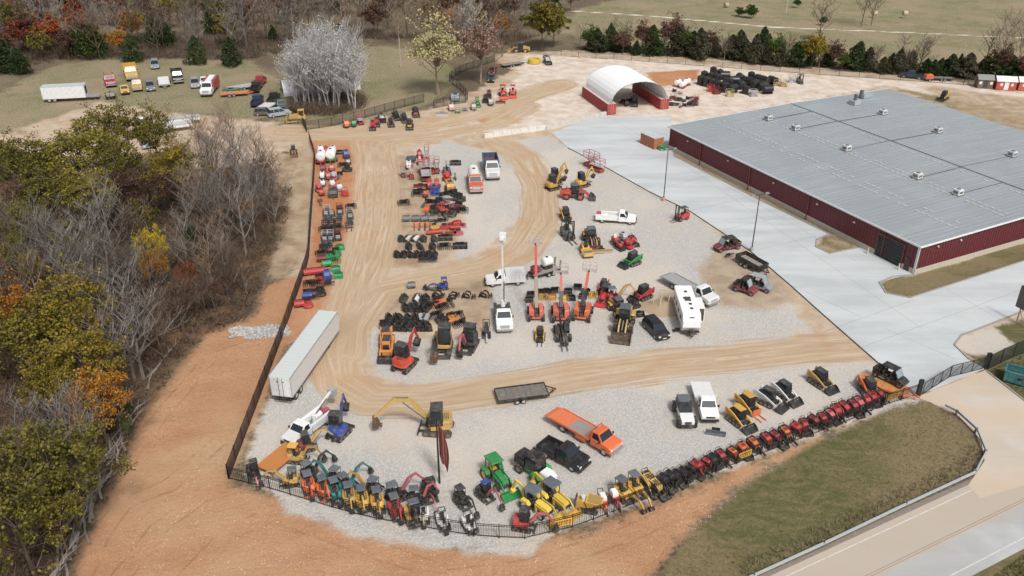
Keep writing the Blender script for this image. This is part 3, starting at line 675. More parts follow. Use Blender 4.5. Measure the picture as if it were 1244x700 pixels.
@cached
def flat_trailer(L=6.5, W=2.1, col=BLK, deck=(.30, .27, .24), rails=.0, tongue=1.2, ramp=False, z=.62, sides=0.0):
    pr = Pr(); e = L/2
    d = MB(); d.box(-e, e, -W/2+.06, W/2-.06, z, z+.06); di = pr.part('deck', d, paint(deck, .7, 0, .5))
    k = MB()
    for i in range(int(L/.8)): k.box(-e+.4+i*.8, -e+.43+i*.8, -W/2+.08, W/2-.08, z+.06, z+.064)
    pr.part('board_seam', k, rub(), di)
    f = MB()
    for s in (-1, 1): f.box(-e, e, s*(W/2-.03)-.04, s*(W/2-.03)+.04, z-.12, z+.1)
    f.box(-e-.05, -e, -W/2, W/2, z-.12, z+.08); f.box(e, e+.05, -W/2, W/2, z-.12, z+.12)
    f.bar((e, -W/3, z-.05), (e+tongue, 0, z-.1), .1); f.bar((e, W/3, z-.05), (e+tongue, 0, z-.1), .1); f.bar((e+tongue*.6, 0, 0), (e+tongue*.6, 0, z+.2), .08)
    pr.part('frame', f, paint(col, .45))
    for s in (-1, 1):
        for x in (-.9, -.1): wheel(pr, x, s*(W/2-.15) if z > .75 else s*(W/2+.13), .34, .22, LGR)
    if sides:
        w = MB()
        for s in (-1, 1): w.box(-e, e, s*(W/2)-.03, s*(W/2)+.03, z+.1, z+sides)
        w.box(-e-.02, -e+.03, -W/2+.04, W/2-.04, z+.1, z+sides); w.box(e-.03, e+.02, -W/2+.04, W/2-.04, z+.1, z+sides); pr.part('side_board', w, paint(col, .45))
    if ramp:
        r = MB()
        for s in (-1, 1):
            for y in (-.12, .12): r.bar((-e-.05, s*.7+y, z), (-e-.15, s*.7+y, z+1.4), .06)
            for i in range(5): r.bar((-e-.06-.02*i, s*.7-.14, z+.1+i*.3), (-e-.06-.02*i, s*.7+.14, z+.1+i*.3), .05)
        pr.part('ramp', r, paint(col, .5))
    return pr
@cached
def tank_skid(col=WHT, frame=RED, L=2.4, r=.75, upright=False, trailer=False):
    pr = Pr(); z = .75 if trailer else .35
    f = MB(); f.box(-L/2-.1, L/2+.1, -.7, .7, z-.15, z-.02)
    if trailer: f.bar((L/2, 0, z-.1), (L/2+1.1, 0, z-.15), .1)
    pr.part('frame', f, paint(frame, .45))
    t = MB()
    if upright: t.cyl((0, 0, z), (0, 0, z+r*1.9), r, 18); t.cyl((0, 0, z+r*1.9), (0, 0, z+r*2.25), r, 18, r*.35)
    else:
        t.cyl((-L/2, 0, z+r), (L/2, 0, z+r), r, 18); t.cyl((L/2, 0, z+r), (L/2+.15, 0, z+r), r, 18, r*.6); t.cyl((-L/2, 0, z+r), (-L/2-.15, 0, z+r), r, 18, r*.6)
    ti = pr.part('tank', t, paint(col, .35, 0, .1))
    h = MB(); zz = z+2*r if not upright else z+r*2.25
    h.cyl((0, 0, zz-.03), (0, 0, zz+.08), .2, 12); pr.part('hatch', h, rub(), ti)
    if trailer:
        for s in (-1, 1): wheel(pr, -.2, s*.85, .34, .2, LGR)
    return pr
# ================================================================ attachments lying in rows
@cached
def bucket_att(col=BLK, w=1.85, d=.8, h=.6, liner=None):
    pr = Pr(); pr.part('bucket_shell', bucketmesh(w, d, h, -.3, 0), paint(col, .45, .2, .35))
    p = MB(); p.box(-.48, -.38, -w*.3, w*.3, .1, h+.02)
    for y in (-w*.28, w*.28): p.box(-.55, -.4, y-.06, y+.06, .1, h)
    pr.part('mount_plate', p, paint(DGR, .5, .2, .3))
    if liner is not None:
        l = MB(); l.box(-.2, .35, -w*.44, w*.44, .16, h*.8); pr.part('inner_panel', l, paint(liner, .4, .2, .1))
    return pr
@cached
def fork_att(col=BLK):
    pr = Pr(); f = MB()
    for z in (.1, .5, .9): f.box(-.06, .02, -.6, .6, z, z+.1)
    for y in (-.58, 0, .58): f.box(-.05, .03, y-.04, y+.04, .1, 1.0)
    pr.part('frame', f, paint(col, .5))
    for y in (-.35, .35):
        t = MB(); t.box(.03, 1.15, y-.06, y+.06, .04, .1); t.box(.03, .09, y-.06, y+.06, .1, .95); pr.part('fork', t, paint(DGR, .5, .3))
    return pr
@cached
def auger_att(col=BLK, L=1.3):
    pr = Pr(); a = MB(); a.box(-.3, -.22, -.45, .45, .1, .7); a.bar((-.22, 0, .5), (.4, 0, .45), .16); pr.part('mount_plate', a, paint(col, .5))
    s = MB(); s.cyl((.4, 0, .35), (.4+L, 0, .2), .06, 8)
    for k in range(7): s.cyl((.5+L*k/8, 0, .34-.012*k), (.55+L*k/8, 0, .34-.012*k), .2, 10)
    pr.part('auger_bit', s, paint(STEEL, .5, .4)); m = MB(); m.cyl((.15, 0, .42), (.45, 0, .38), .17, 10); pr.part('drive_motor', m, paint(col, .5))
    return pr
@cached
def cutter_att(col=BLK, deck=None, w=1.8):
    pr = Pr(); d = MB(); d.plan([(-.5, -w/2), (.7, -w/2), (1.0, -w/4), (1.0, w/4), (.7, w/2), (-.5, w/2)], .12, .38, .95, lip=.08); pr.part('deck', d, paint(deck or col, .45))
    m = MB(); m.cyl((.2, 0, .38), (.2, 0, .62), .2, 12); m.bar((-.4, -.3, .5), (.2, 0, .55), .06); pr.part('motor', m, paint(col, .5))
    p = MB(); p.box(-.6, -.52, -.5, .5, .1, .8); pr.part('mount_plate', p, paint(BLK, .5)); return pr
@cached
def broom_att(col=BLK, w=1.9):
    pr = Pr(); h = MB(); h.prof([(-.35, .3), (.4, .3), (.45, .6), (.2, .8), (-.3, .78)], -w/2, w/2, cy=.04); pr.part('hood', h, paint(GRY if col == BLK else col, .45))
    b = MB(); b.cyl((.05, -w/2+.05, .3), (.05, w/2-.05, .3), .3, 14); pr.part('brush_roll', b, rub())
    p = MB(); p.box(-.5, -.42, -.5, .5, .15, .8); p.bar((-.42, 0, .5), (-.3, 0, .55), .2); pr.part('mount_plate', p, paint(BLK, .5)); return pr
@cached
def grapple_att(col=BLK, w=1.8):
    pr = Pr(); t = MB()
    for k in range(8):
        y = -w/2+.05+k*(w-.1)/7; t.prof([(-.3, .6), (-.36, .3), (-.25, .05), (.55, 0), (.55, .06), (-.15, .14), (-.22, .6)], y-.03, y+.03)
    t.box(-.34, -.24, -w/2, w/2, .5, .6); t.box(-.38, -.3, -w/2, w/2, .25, .33); pr.part('lower_tines', t, paint(col, .5))
    for s in (-1, 1):
        g = MB()
        for y in (s*.45-.12, s*.45+.12): g.prof([(-.25, .62), (.1, .95), (.55, .8), (.7, .35), (.62, .35), (.48, .7), (.1, .82), (-.2, .52)], y-.03, y+.03)
        g.box(.08, .2, s*.45-.15, s*.45+.15, .84, .9); pr.part('clamp', g, paint(col, .5))
    p = MB(); p.box(-.46, -.38, -.5, .5, .1, .65); pr.part('mount_plate', p, paint(BLK, .5)); return pr
@cached
def rake_att(col=BLK, w=1.7):
    pr = Pr(); f = MB(); f.box(-.08, .08, -w/2, w/2, .45, .58); f.box(-.4, -.32, -.45, .45, .1, .6); f.bar((-.32, -.2, .5), (0, -.2, .52), .08); f.bar((-.32, .2, .5), (0, .2, .52), .08); pr.part('frame', f, paint(col, .5))
    t = MB(); n = 9
    for k in range(n): y = -w/2+.06+k*(w-.12)/(n-1); t.tube([(0, y, .45), (.18, y, .25), (.1, y, .02)], .02, 5)
    pr.part('tines', t, stl()); return pr
@cached
def blade_att(col=SLATE, w=2.4):
    pr = Pr(); b = MB(); b.prof([(.0, 0), (.12, 0), (.02, .35), (.16, .75), (.06, .75), (-.1, .35)], -w/2, w/2); pr.part('blade', b, paint(col, .45, .2))
    p = MB(); p.box(-.6, -.52, -.45, .45, .1, .65); p.bar((-.52, 0, .35), (-.08, 0, .35), .2); pr.part('mount_plate', p, paint(BLK, .5)); return pr
@cached
def crate_skid(col=GRY, load=DGR, h=.8):
    pr = Pr(); b = MB()
    for y in (-.45, 0, .45): b.box(-.6, .6, y-.05, y+.05, 0, .1)
    for k in range(6): b.box(-.58+.22*k, -.46+.22*k, -.5, .5, .1, .14)
    for x in (-.56, .56):
        for y in (-.46, .46): b.bar((x, y, .12), (x, y, h), .05)
    for z in (h*.6, h):
        for a, c in (((-.56, -.46), (.56, -.46)), ((.56, -.46), (.56, .46)), ((.56, .46), (-.56, .46)), ((-.56, .46), (-.56, -.46))): b.bar((*a, z), (*c, z), .05)
    pr.part('frame', b, paint(col, .5))
    l = MB(); l.box(-.4, .1, -.35, .35, .15, h*.7, .05, .05, .05); l.cyl((.25, -.3, .35), (.25, .3, .35), .2, 10); pr.part('load', l, paint(load, .5)); return pr
@cached
def engine_skid(col=RED, top=None, L=1.5, W=.9, h=1.0, wheels=True):
    """towable plant: generator, compressor, washer"""
    pr = Pr(); z = .3 if wheels else .1
    f = MB(); f.box(-L/2, L/2, -W/2, W/2, z, z+.12); f.bar((L/2, 0, z+.06), (L/2+.7, 0, z), .08); pr.part('frame', f, paint(BLK, .5))
    b = MB(); b.prof([(-L/2+.08, z+.12), (L/2-.05, z+.12), (L/2-.05, z+h*.6), (L/2-.3, z+h), (-L/2+.15, z+h)], -W/2+.05, W/2-.05, cy=.05); bi = pr.part('housing', b, paint(col, .4))
    v = MB(); v.box(-L/2+.25, -.05, -W/4, W/4, z+h, z+h+.03); v.cyl((.1, 0, z+h), (.1, 0, z+h+.25), .05, 8); pr.part('vent', v, rub(), bi)
    if top:
        t = MB(); t.cyl((-.1, 0, z+h), (-.1, 0, z+h+.4), W*.3, 12, W*.2); pr.part('tank', t, paint(top, .4))
    if wheels:
        for s in (-1, 1): wheel(pr, -.1, s*(W/2+.1), .28, .16, LGR)
    return pr
@cached
def mixer(col=ORG, tower=RED):
    pr = Pr(); f = MB(); f.box(-.9, .9, -.5, .5, .35, .5); f.bar((.9, 0, .42), (1.9, 0, .35), .09); pr.part('frame', f, paint(col, .5))
    d = MB(); d.cyl((-.7, 0, 1.0), (.0, 0, 1.15), .5, 16, .62); d.cyl((.0, 0, 1.15), (.6, 0, 1.3), .62, 16, .3); pr.part('drum', d, paint(tower, .4))
    for s in (-1, 1): wheel(pr, -.2, s*.65, .32, .18, LGR)
    return pr
@cached
def site_dumper(col=YEL):
    pr = Pr()
    for s in (-1, 1): track(pr, -.9, .9, s*.42, .28, .45)
    b = MB(); b.box(-.95, -.1, -.4, .4, .45, 1.05, .05, .1, .04); pr.part('body', b, paint(col, .4))
    h = MB(); h.hexa([(.0, -.45, .55), (.95, -.4, .75), (.95, .4, .75), (.0, .45, .55), (-.15, -.6, 1.25), (1.2, -.55, 1.15), (1.2, .55, 1.15), (-.15, .6, 1.25)]); pr.part('skip', h, paint(col, .4))
    i = MB(); i.hexa([(.05, -.42, 1.24), (1.1, -.4, 1.165), (1.1, .4, 1.165), (.05, .42, 1.24), (.0, -.5, 1.262), (1.12, -.48, 1.182), (1.12, .48, 1.182), (.0, .5, 1.262)]); pr.part('skip_lining', i, paint((.36, .22, .03), .7))
    c = MB(); c.box(-1.05, -.95, -.3, .3, .9, 1.3); pr.part('control_panel', c, rub())
    w = MB(); w.cyl((-.4, -.1, 1.05), (-.4, -.1, 1.45), .18, 12); pr.part('tank', w, paint(WHT, .4)); return pr
@cached
def stump_grinder(col=ORG):
    pr = Pr()
    for s in (-1, 1): wheel(pr, -.3, s*.4, .28, .2, LGR)
    b = MB(); b.box(-.7, .3, -.28, .28, .3, .75, .05, .05, .05); pr.part('chassis', b, paint(col, .4))
    e = MB(); e.plan([(-.6, -.25), (.05, -.25), (.05, .25), (-.6, .25)], .75, 1.15, .85, lip=.15); pr.part('engine_cover', e, paint(WHT, .35))
    a = MB(); a.bar((.2, 0, .6), (.95, 0, .35), .16, .2); pr.part('cutter_boom', a, paint(col, .4))
    w = MB(); w.cyl((.95, -.06, .32), (.95, .06, .32), .3, 14); pr.part('cutter_wheel', w, stl())
    h = MB(); h.tube([(-.7, -.22, .7), (-1.0, -.22, 1.15), (-1.0, .22, 1.15), (-.7, .22, .7)], .03); pr.part('handlebar', h, rub()); return pr
@cached
def roller(col=YEL):
    pr = Pr(); d = MB(); d.cyl((1.0, -.6, .45), (1.0, .6, .45), .45, 20); pr.part('drum', d, stl())
    for s in (-1, 1): wheel(pr, -.9, s*.5, .45, .3, col)
    b = MB(); b.prof([(-1.5, .5), (-.1, .5), (0, .9), (-.4, 1.15), (-1.5, 1.05)], -.5, .5, cy=.08); pr.part('body', b, paint(col, .4))
    f = MB(); f.box(.0, 1.6, -.75, -.62, .45, .75); f.box(.0, 1.6, .62, .75, .45, .75); f.box(1.5, 1.62, -.75, .75, .45, .75); f.box(0, .12, -.75, .75, .45, .9); pr.part('frame', f, paint(col, .4))
    s_ = MB(); s_.box(-.5, 0, -.25, .25, 1.1, 1.3); s_.box(-.6, -.48, -.25, .25, 1.3, 1.7); pr.part('seat', s_, rub())
    r = MB(); r.tube([(-.7, -.45, 1.0), (-.7, -.45, 2.1), (-.7, .45, 2.1), (-.7, .45, 1.0)], .05); pr.part('roll_bar', r, rub()); return pr
@cached
def mower_machine():
    """green self-propelled machine with black cab, black rear box and white hood"""
    pr = Pr(); gm = paint((.01, .33, .05), .35, 0, .1)
    for s in (-1, 1): wheel(pr, .7, s*.95, .65, .42, GRY); wheel(pr, -1.7, s*.9, .55, .38, GRY)
    b = MB(); b.box(-2.1, 1.3, -.6, .6, .6, 1.1, .05, .05, .05); pr.part('chassis', b, gm)
    bx = MB(); bx.box(-2.5, -1.1, -.85, .85, 1.1, 2.2, .05, .05, .05); pr.part('engine_box', bx, paint(BLK, .4))
    c = MB(); c.prof([(-.95, 1.1), (.75, 1.1), (.85, 1.8), (.6, 2.75), (-.9, 2.75)], -.8, .8, cy=.08); ci = pr.part('cab', c, paint(BLK, .25))
    w = MB(); w.box(-.8, .5, .802, .815, 1.6, 2.65); w.box(-.8, .5, -.815, -.802, 1.6, 2.65); pr.part('window', w, glass(), ci)
    r = MB(); r.plan([(-1.05, -.88), (.7, -.88), (.7, .88), (-1.05, .88)], 2.75, 2.9, .9, lip=.05); pr.part('cab_roof', r, paint(BLK, .35), ci)
    h = MB(); h.plan([(1.0, -.6), (2.0, -.65), (2.7, -.4), (2.7, .4), (2.0, .65), (1.0, .6)], .9, 1.55, .88, lip=.15); pr.part('hood', h, paint(WHT, .3, 0, .05))
    f = MB(); f.prof([(0, .8), (.3, 1.3), (1.1, 1.3), (1.4, .8)], -1.25, -.75, cy=.04); pr.part('fender', f, gm)
    f = MB(); f.prof([(0, .8), (.3, 1.3), (1.1, 1.3), (1.4, .8)], .75, 1.25, cy=.04); pr.part('fender', f, gm)
    m = MB(); m.box(1.5, 2.9, -.8, .8, .15, .4); pr.part('mower_deck', m, rub())
    e = MB(); e.cyl((-1.0, .7, 2.0), (-1.0, .7, 3.0), .06, 8); pr.part('exhaust', e, rub()); return pr
# ================================================================ the setting
def sdf(pts, X, Y):
    """signed distance in metres to a plan polygon, positive inside"""
    P = np.array([[p[0], p[1]] for p in pts]); n = len(P); d = np.full(X.shape, 1e9); ins = np.zeros(X.shape, bool)
    for i in range(n):
        a = P[i]; b = P[(i+1) % n]; e = b-a; L = max(e@e, 1e-9)
        t = np.clip(((X-a[0])*e[0]+(Y-a[1])*e[1])/L, 0, 1)
        d = np.minimum(d, np.hypot(X-a[0]-t*e[0], Y-a[1]-t*e[1]))
        c = ((a[1] > Y) != (b[1] > Y)); xx = a[0]+(Y-a[1])/(e[1] if abs(e[1]) > 1e-9 else 1e-9)*e[0]
        ins ^= c & (X < xx)
    return np.where(ins, d, -d)
def pdist(pts, X, Y):
    d = np.full(X.shape, 1e9)
    for a, b in zip(pts[:-1], pts[1:]):
        a = np.array(a[:2]); b = np.array(b[:2]); e = b-a; L = max(e@e, 1e-9)
        t = np.clip(((X-a[0])*e[0]+(Y-a[1])*e[1])/L, 0, 1); d = np.minimum(d, np.hypot(X-a[0]-t*e[0], Y-a[1]-t*e[1]))
    return d
def U(lst): return lst
yard_px = [(375, 170), (383, 191), (381, 227), (378, 268), (375, 317), (354, 378), (345, 405), (311, 495), (278, 582), (330, 596), (416, 621), (508, 639), (550, 647), (586, 652), (640, 654), (667, 648), (701, 640), (760, 616), (791, 605), (894, 564), (946, 544), (1031, 512), (1074, 492), (1113, 481), (1065, 440), (1000, 383), (960, 347), (912, 306), (838, 257), (789, 233), (740, 206), (690, 180), (667, 157), (587, 166), (480, 166)]
wood_px = [(-320, 190), (-20, 178), (60, 196), (150, 212), (215, 205), (300, 200), (345, 205), (356, 235), (345, 285), (322, 330), (308, 380), (245, 408), (215, 445), (190, 480), (165, 520), (150, 560), (125, 610), (100, 650), (80, 720), (60, 800), (-500, 800)]
red_px = [(318, 345), (368, 335), (384, 330), (360, 380), (325, 480), (285, 575), (285, 590), (340, 604), (450, 636), (560, 658), (640, 664), (700, 648), (800, 612), (900, 568), (1000, 532), (960, 556), (900, 590), (830, 650), (790, 720), (780, 830), (-100, 830), (80, 720), (100, 650), (150, 560), (190, 480), (245, 408), (308, 380)]
soil_px = [(378, 172), (420, 170), (440, 185), (436, 240), (420, 300), (404, 350), (392, 392), (345, 420), (350, 380), (376, 310), (380, 230)]
grav_px = [[(292, 578), (318, 505), (330, 480), (400, 488), (440, 500), (500, 499), (620, 482), (800, 457), (930, 444), (1060, 437), (1118, 485), (1000, 522), (900, 562), (800, 603), (668, 648), (640, 667), (600, 667), (560, 660), (500, 652), (440, 643), (380, 625), (345, 607)],
           [(450, 398), (446, 425), (456, 455), (500, 468), (600, 458), (740, 438), (880, 423), (1000, 425), (940, 335), (880, 290), (838, 257), (700, 185), (667, 165), (620, 172), (650, 195), (672, 232), (678, 280), (655, 312), (600, 334), (592, 380), (598, 402), (560, 412), (500, 410), (470, 392)],
           [(500, 183), (540, 172), (612, 187), (637, 212), (640, 255), (604, 292), (556, 318), (552, 290), (566, 262), (548, 236), (535, 205)],
           [(335, 596), (345, 625), (440, 652), (560, 672), (640, 672), (660, 652), (560, 650), (440, 626)],
           [(290, 399), (345, 397), (350, 408), (286, 408)],
           [(1165, 412), (1205, 398), (1235, 420), (1222, 431), (1180, 432), (1162, 424)],
           [(386, 400), (402, 400), (408, 440), (400, 500), (330, 500), (345, 440)]]
track_pl = [([(640, 130), (600, 152), (520, 166), (446, 172), (450, 215), (448, 270), (437, 320), (420, 380), (404, 430), (412, 465), (450, 487), (520, 486), (600, 474), (700, 456), (800, 443), (900, 434), (985, 424), (1050, 420)], 3.4),
            ([(462, 175), (470, 220), (466, 280), (455, 320), (430, 380), (420, 430)], 3.0),
            ([(590, 165), (636, 190), (656, 225), (658, 268), (632, 306), (590, 328), (520, 340), (460, 352), (428, 395)], 3.6),
            ([(345, 160), (420, 162), (520, 152), (600, 132), (680, 102)], 5.0)]
white_px = [[(640, 66), (760, 72), (940, 86), (1100, 99), (1300, 118), (1300, 150), (1078, 104), (820, 152), (740, 137), (667, 157), (587, 166), (500, 164), (560, 140), (620, 105)],
            [(1130, 96), (1200, 110), (1160, 122), (1110, 108)]]
tan_px = [[(340, 152), (420, 150), (520, 132), (580, 110), (620, 85), (600, 66), (720, 62), (960, 80), (1300, 112), (1300, 340), (1160, 480), (560, 660), (350, 560), (350, 200)],
          [(0, 150), (120, 118), (230, 138), (345, 148), (352, 210), (240, 210), (80, 190), (-60, 200)]]
field_px = [[(-120, 150), (0, 112), (62, 80), (140, 70), (300, 72), (345, 100), (345, 148), (230, 138), (120, 125), (0, 165)],
            [(430, 55), (520, 60), (560, 95), (520, 128), (420, 152), (350, 160), (390, 130)],
            [(690, 22), (705, 12), (800, -12), (1500, -12), (1500, 120), (1244, 96), (960, 70), (720, 52), (680, 40)],
            [(1090, 108), (1130, 112), (1300, 124), (1300, 180), (1180, 142)]]
verge_px = [[(1000, 536), (1060, 508), (1080, 494), (1118, 484), (1140, 497), (1165, 515), (1186, 540), (1188, 556), (1176, 575), (1098, 612), (1000, 660), (915, 699), (840, 735), (790, 760), (800, 690), (850, 640), (910, 588), (960, 558)],
            [(1196, 449), (1222, 437), (1300, 405), (1300, 530), (1244, 487)],
            [(1166, 716), (1244, 663), (1340, 612), (1400, 700), (1200, 900), (900, 900)],
            [(1190, 408), (1215, 396), (1300, 372), (1300, 415), (1225, 437), (1200, 446), (1178, 436), (1165, 425)],
            [(1068, 345), (1085, 335), (1110, 334), (1300, 278), (1300, 303), (1105, 363), (1076, 357)],
            [(814, 184), (818, 190), (929, 247), (1008, 285), (1020, 286), (915, 232)],
            [(990, 300), (1008, 309), (1040, 301), (1016, 286), (1000, 288)]]
mud_px = [[(870, 305), (905, 308), (945, 338), (965, 365), (930, 378), (880, 372), (850, 345), (845, 325)], [(800, 355), (835, 350), (850, 365), (830, 385), (795, 388), (785, 370)],
          [(325, 190), (371, 182), (377, 262), (366, 322), (325, 350), (345, 260)], [(814, 184), (818, 190), (929, 247), (1008, 285), (1016, 284), (915, 232)], [(992, 300), (1008, 308), (1038, 301), (1016, 287)], [(1110, 100), (1200, 114), (1300, 124), (1300, 175), (1190, 146)], [(462, 186), (492, 190), (545, 250), (560, 300), (520, 325), (470, 322), (470, 250)],
          [(470, 340), (590, 335), (598, 380), (585, 396), (470, 388), (455, 370)]]
def build_ground():
    xs = np.concatenate([[-3000, -1200, -600, -420], np.arange(-340, -100, 4), np.arange(-100, 100, .55), np.arange(100, 341, 4), [420, 600, 1200, 3000]])
    ys = [-600, -100, 0, 20, 35]; y = 45.0
    while y < 430: ys.append(y); y += max(.5, .5*(y/95)**1.25)
    ys += [440, 480, 560, 800, 1500, 4000]; ys = np.array(ys)
    X, Y = np.meshgrid(xs, ys); nx, ny = len(xs), len(ys)
    def mx(polys): return np.maximum.reduce([sdf(PX(p), X, Y) for p in polys])
    A = {'a_wood': sdf(PX(wood_px), X, Y), 'a_red': sdf(PX(red_px), X, Y), 'a_soil': mx([soil_px, [(785, 88), (850, 84), (848, 97), (806, 105), (792, 100)], [(588, 150), (622, 140), (612, 130), (575, 146)]]), 'a_grav': mx(grav_px),
         'a_white': mx(white_px), 'a_tan': mx(tan_px), 'a_field': mx(field_px), 'a_verge': mx(verge_px), 'a_mud': mx(mud_px)}
    ds = [(pdist(PX(p), X, Y), w) for p, w in track_pl]
    A['a_track'] = np.maximum.reduce([w-d for d, w in ds]); A['a_line'] = np.minimum.reduce([d for d, w in ds])
    lane = pdist(PX([(690, 14), (800, 21), (940, 33), (1100, 38), (1300, 47)]), X, Y); A['a_lane'] = .9-lane
    yd = sdf(PX(yard_px), X, Y); best = np.full(X.shape, 1e9); sg = np.full(X.shape, 50.0)
    for pl in ([(98, 705), (122, 650), (150, 612), (205, 590), (262, 540)], [(148, 700), (190, 645), (245, 602), (300, 590)], [(225, 705), (275, 650), (330, 625), (420, 655), (520, 690)], [(130, 590), (200, 500), (255, 435), (310, 415)], [(520, 705), (640, 690), (760, 650), (860, 605)]):
        q = PX(pl)
        for a, b in zip(q[:-1], q[1:]):
            e = b-a; L2 = e.length_squared; t = np.clip(((X-a.x)*e.x+(Y-a.y)*e.y)/L2, -.02, 1.02); dd = np.hypot(X-a.x-t*e.x, Y-a.y-t*e.y); s = ((X-a.x)*e.y-(Y-a.y)*e.x)/e.length
            mk = dd < best; sg = np.where(mk, np.where(dd > abs(s)+.3, 50.0, s), sg); best = np.where(mk, dd, best)
    A['a_tire'] = sg
    # gentle relief: rolling far ground, a low bank beyond the yard
    Z = np.zeros(X.shape)
    far = np.clip((Y-235)/120, 0, 1); Z += far*(1.2*np.sin(X*.021+1)+.8*np.sin(Y*.035))*np.clip(1-A['a_white']/5, 0, 1)*(A['a_white'] < 0)
    ro = np.clip(-yd/6, 0, 1)*(A['a_red'] > 0)
    Z += ro*(.05*np.sin(X*.9+.4*Y)+.04*np.sin(Y*1.3-.5*X)+.04*np.sin(2.1*X+1.7*Y))
    wd = np.clip(A['a_wood']/8, 0, 1); Z += wd*(.35*np.sin(X*.25)*np.cos(Y*.21)-.6)
    V = np.stack([X, Y, Z], -1).reshape(-1, 3)
    cx = (X[:-1, :-1]+X[1:, 1:])/2; cy = (Y[:-1, :-1]+Y[1:, 1:])/2
    def fm(a): return (a[:-1, :-1]+a[1:, 1:])/2
    cls = np.zeros(cx.shape, int)
    fld = [sdf(PX(p), cx, cy) for p in field_px]
    cls[fld[0] > 0] = 3; cls[fld[1] > 0] = 3; cls[fld[2] > 0] = 4
    cls[fm(A['a_verge']) > 0] = 2; cls[fm(A['a_wood']) > 0] = 5; cls[fm(yd) > 0] = 1
    cls[(fm(yd) > 0) & (fm(A['a_track']) > 0)] = 6; cls[fm(A['a_lane']) > 0] = 7
    idx = np.arange(nx*ny).reshape(ny, nx)
    F = np.stack([idx[:-1, :-1], idx[:-1, 1:], idx[1:, 1:], idx[1:, :-1]], -1).reshape(-1, 4); cf = cls.reshape(-1)
    m = ground_mat()
    for c, (nm, lb) in enumerate([('ground', None), ('gravel_yard', 'pale gravel ground of the fenced machinery yard'), ('grass_verge', None), ('grass_field', None), ('pasture', None), ('woodland_floor', None), ('dirt_track', 'tan wheel-worn dirt track looping through the gravel yard'), ('farm_lane', None)]):
        sel = F[cf == c]
        if not len(sel): continue
        u, inv = np.unique(sel, return_inverse=True); inv = inv.reshape(-1, 4)
        me = bpy.data.meshes.new(nm); me.vertices.add(len(u)); me.vertices.foreach_set('co', V[u].ravel().astype(np.float32))
        me.loops.add(inv.size); me.loops.foreach_set('vertex_index', inv.ravel().astype(np.int32))
        me.polygons.add(len(inv)); me.polygons.foreach_set('loop_start', np.arange(0, inv.size, 4, dtype=np.int32)); me.polygons.foreach_set('loop_total', np.full(len(inv), 4, np.int32))
        me.update(calc_edges=True); me.polygons.foreach_set('use_smooth', [True]*len(inv))
        for k, a in A.items():
            at = me.attributes.new(k, 'FLOAT', 'POINT'); at.data.foreach_set('value', a.ravel()[u].astype(np.float32))
        me.materials.append(m); o = bpy.data.objects.new(nm, me); C.objects.link(o); tag(o, lb, kind='structure')
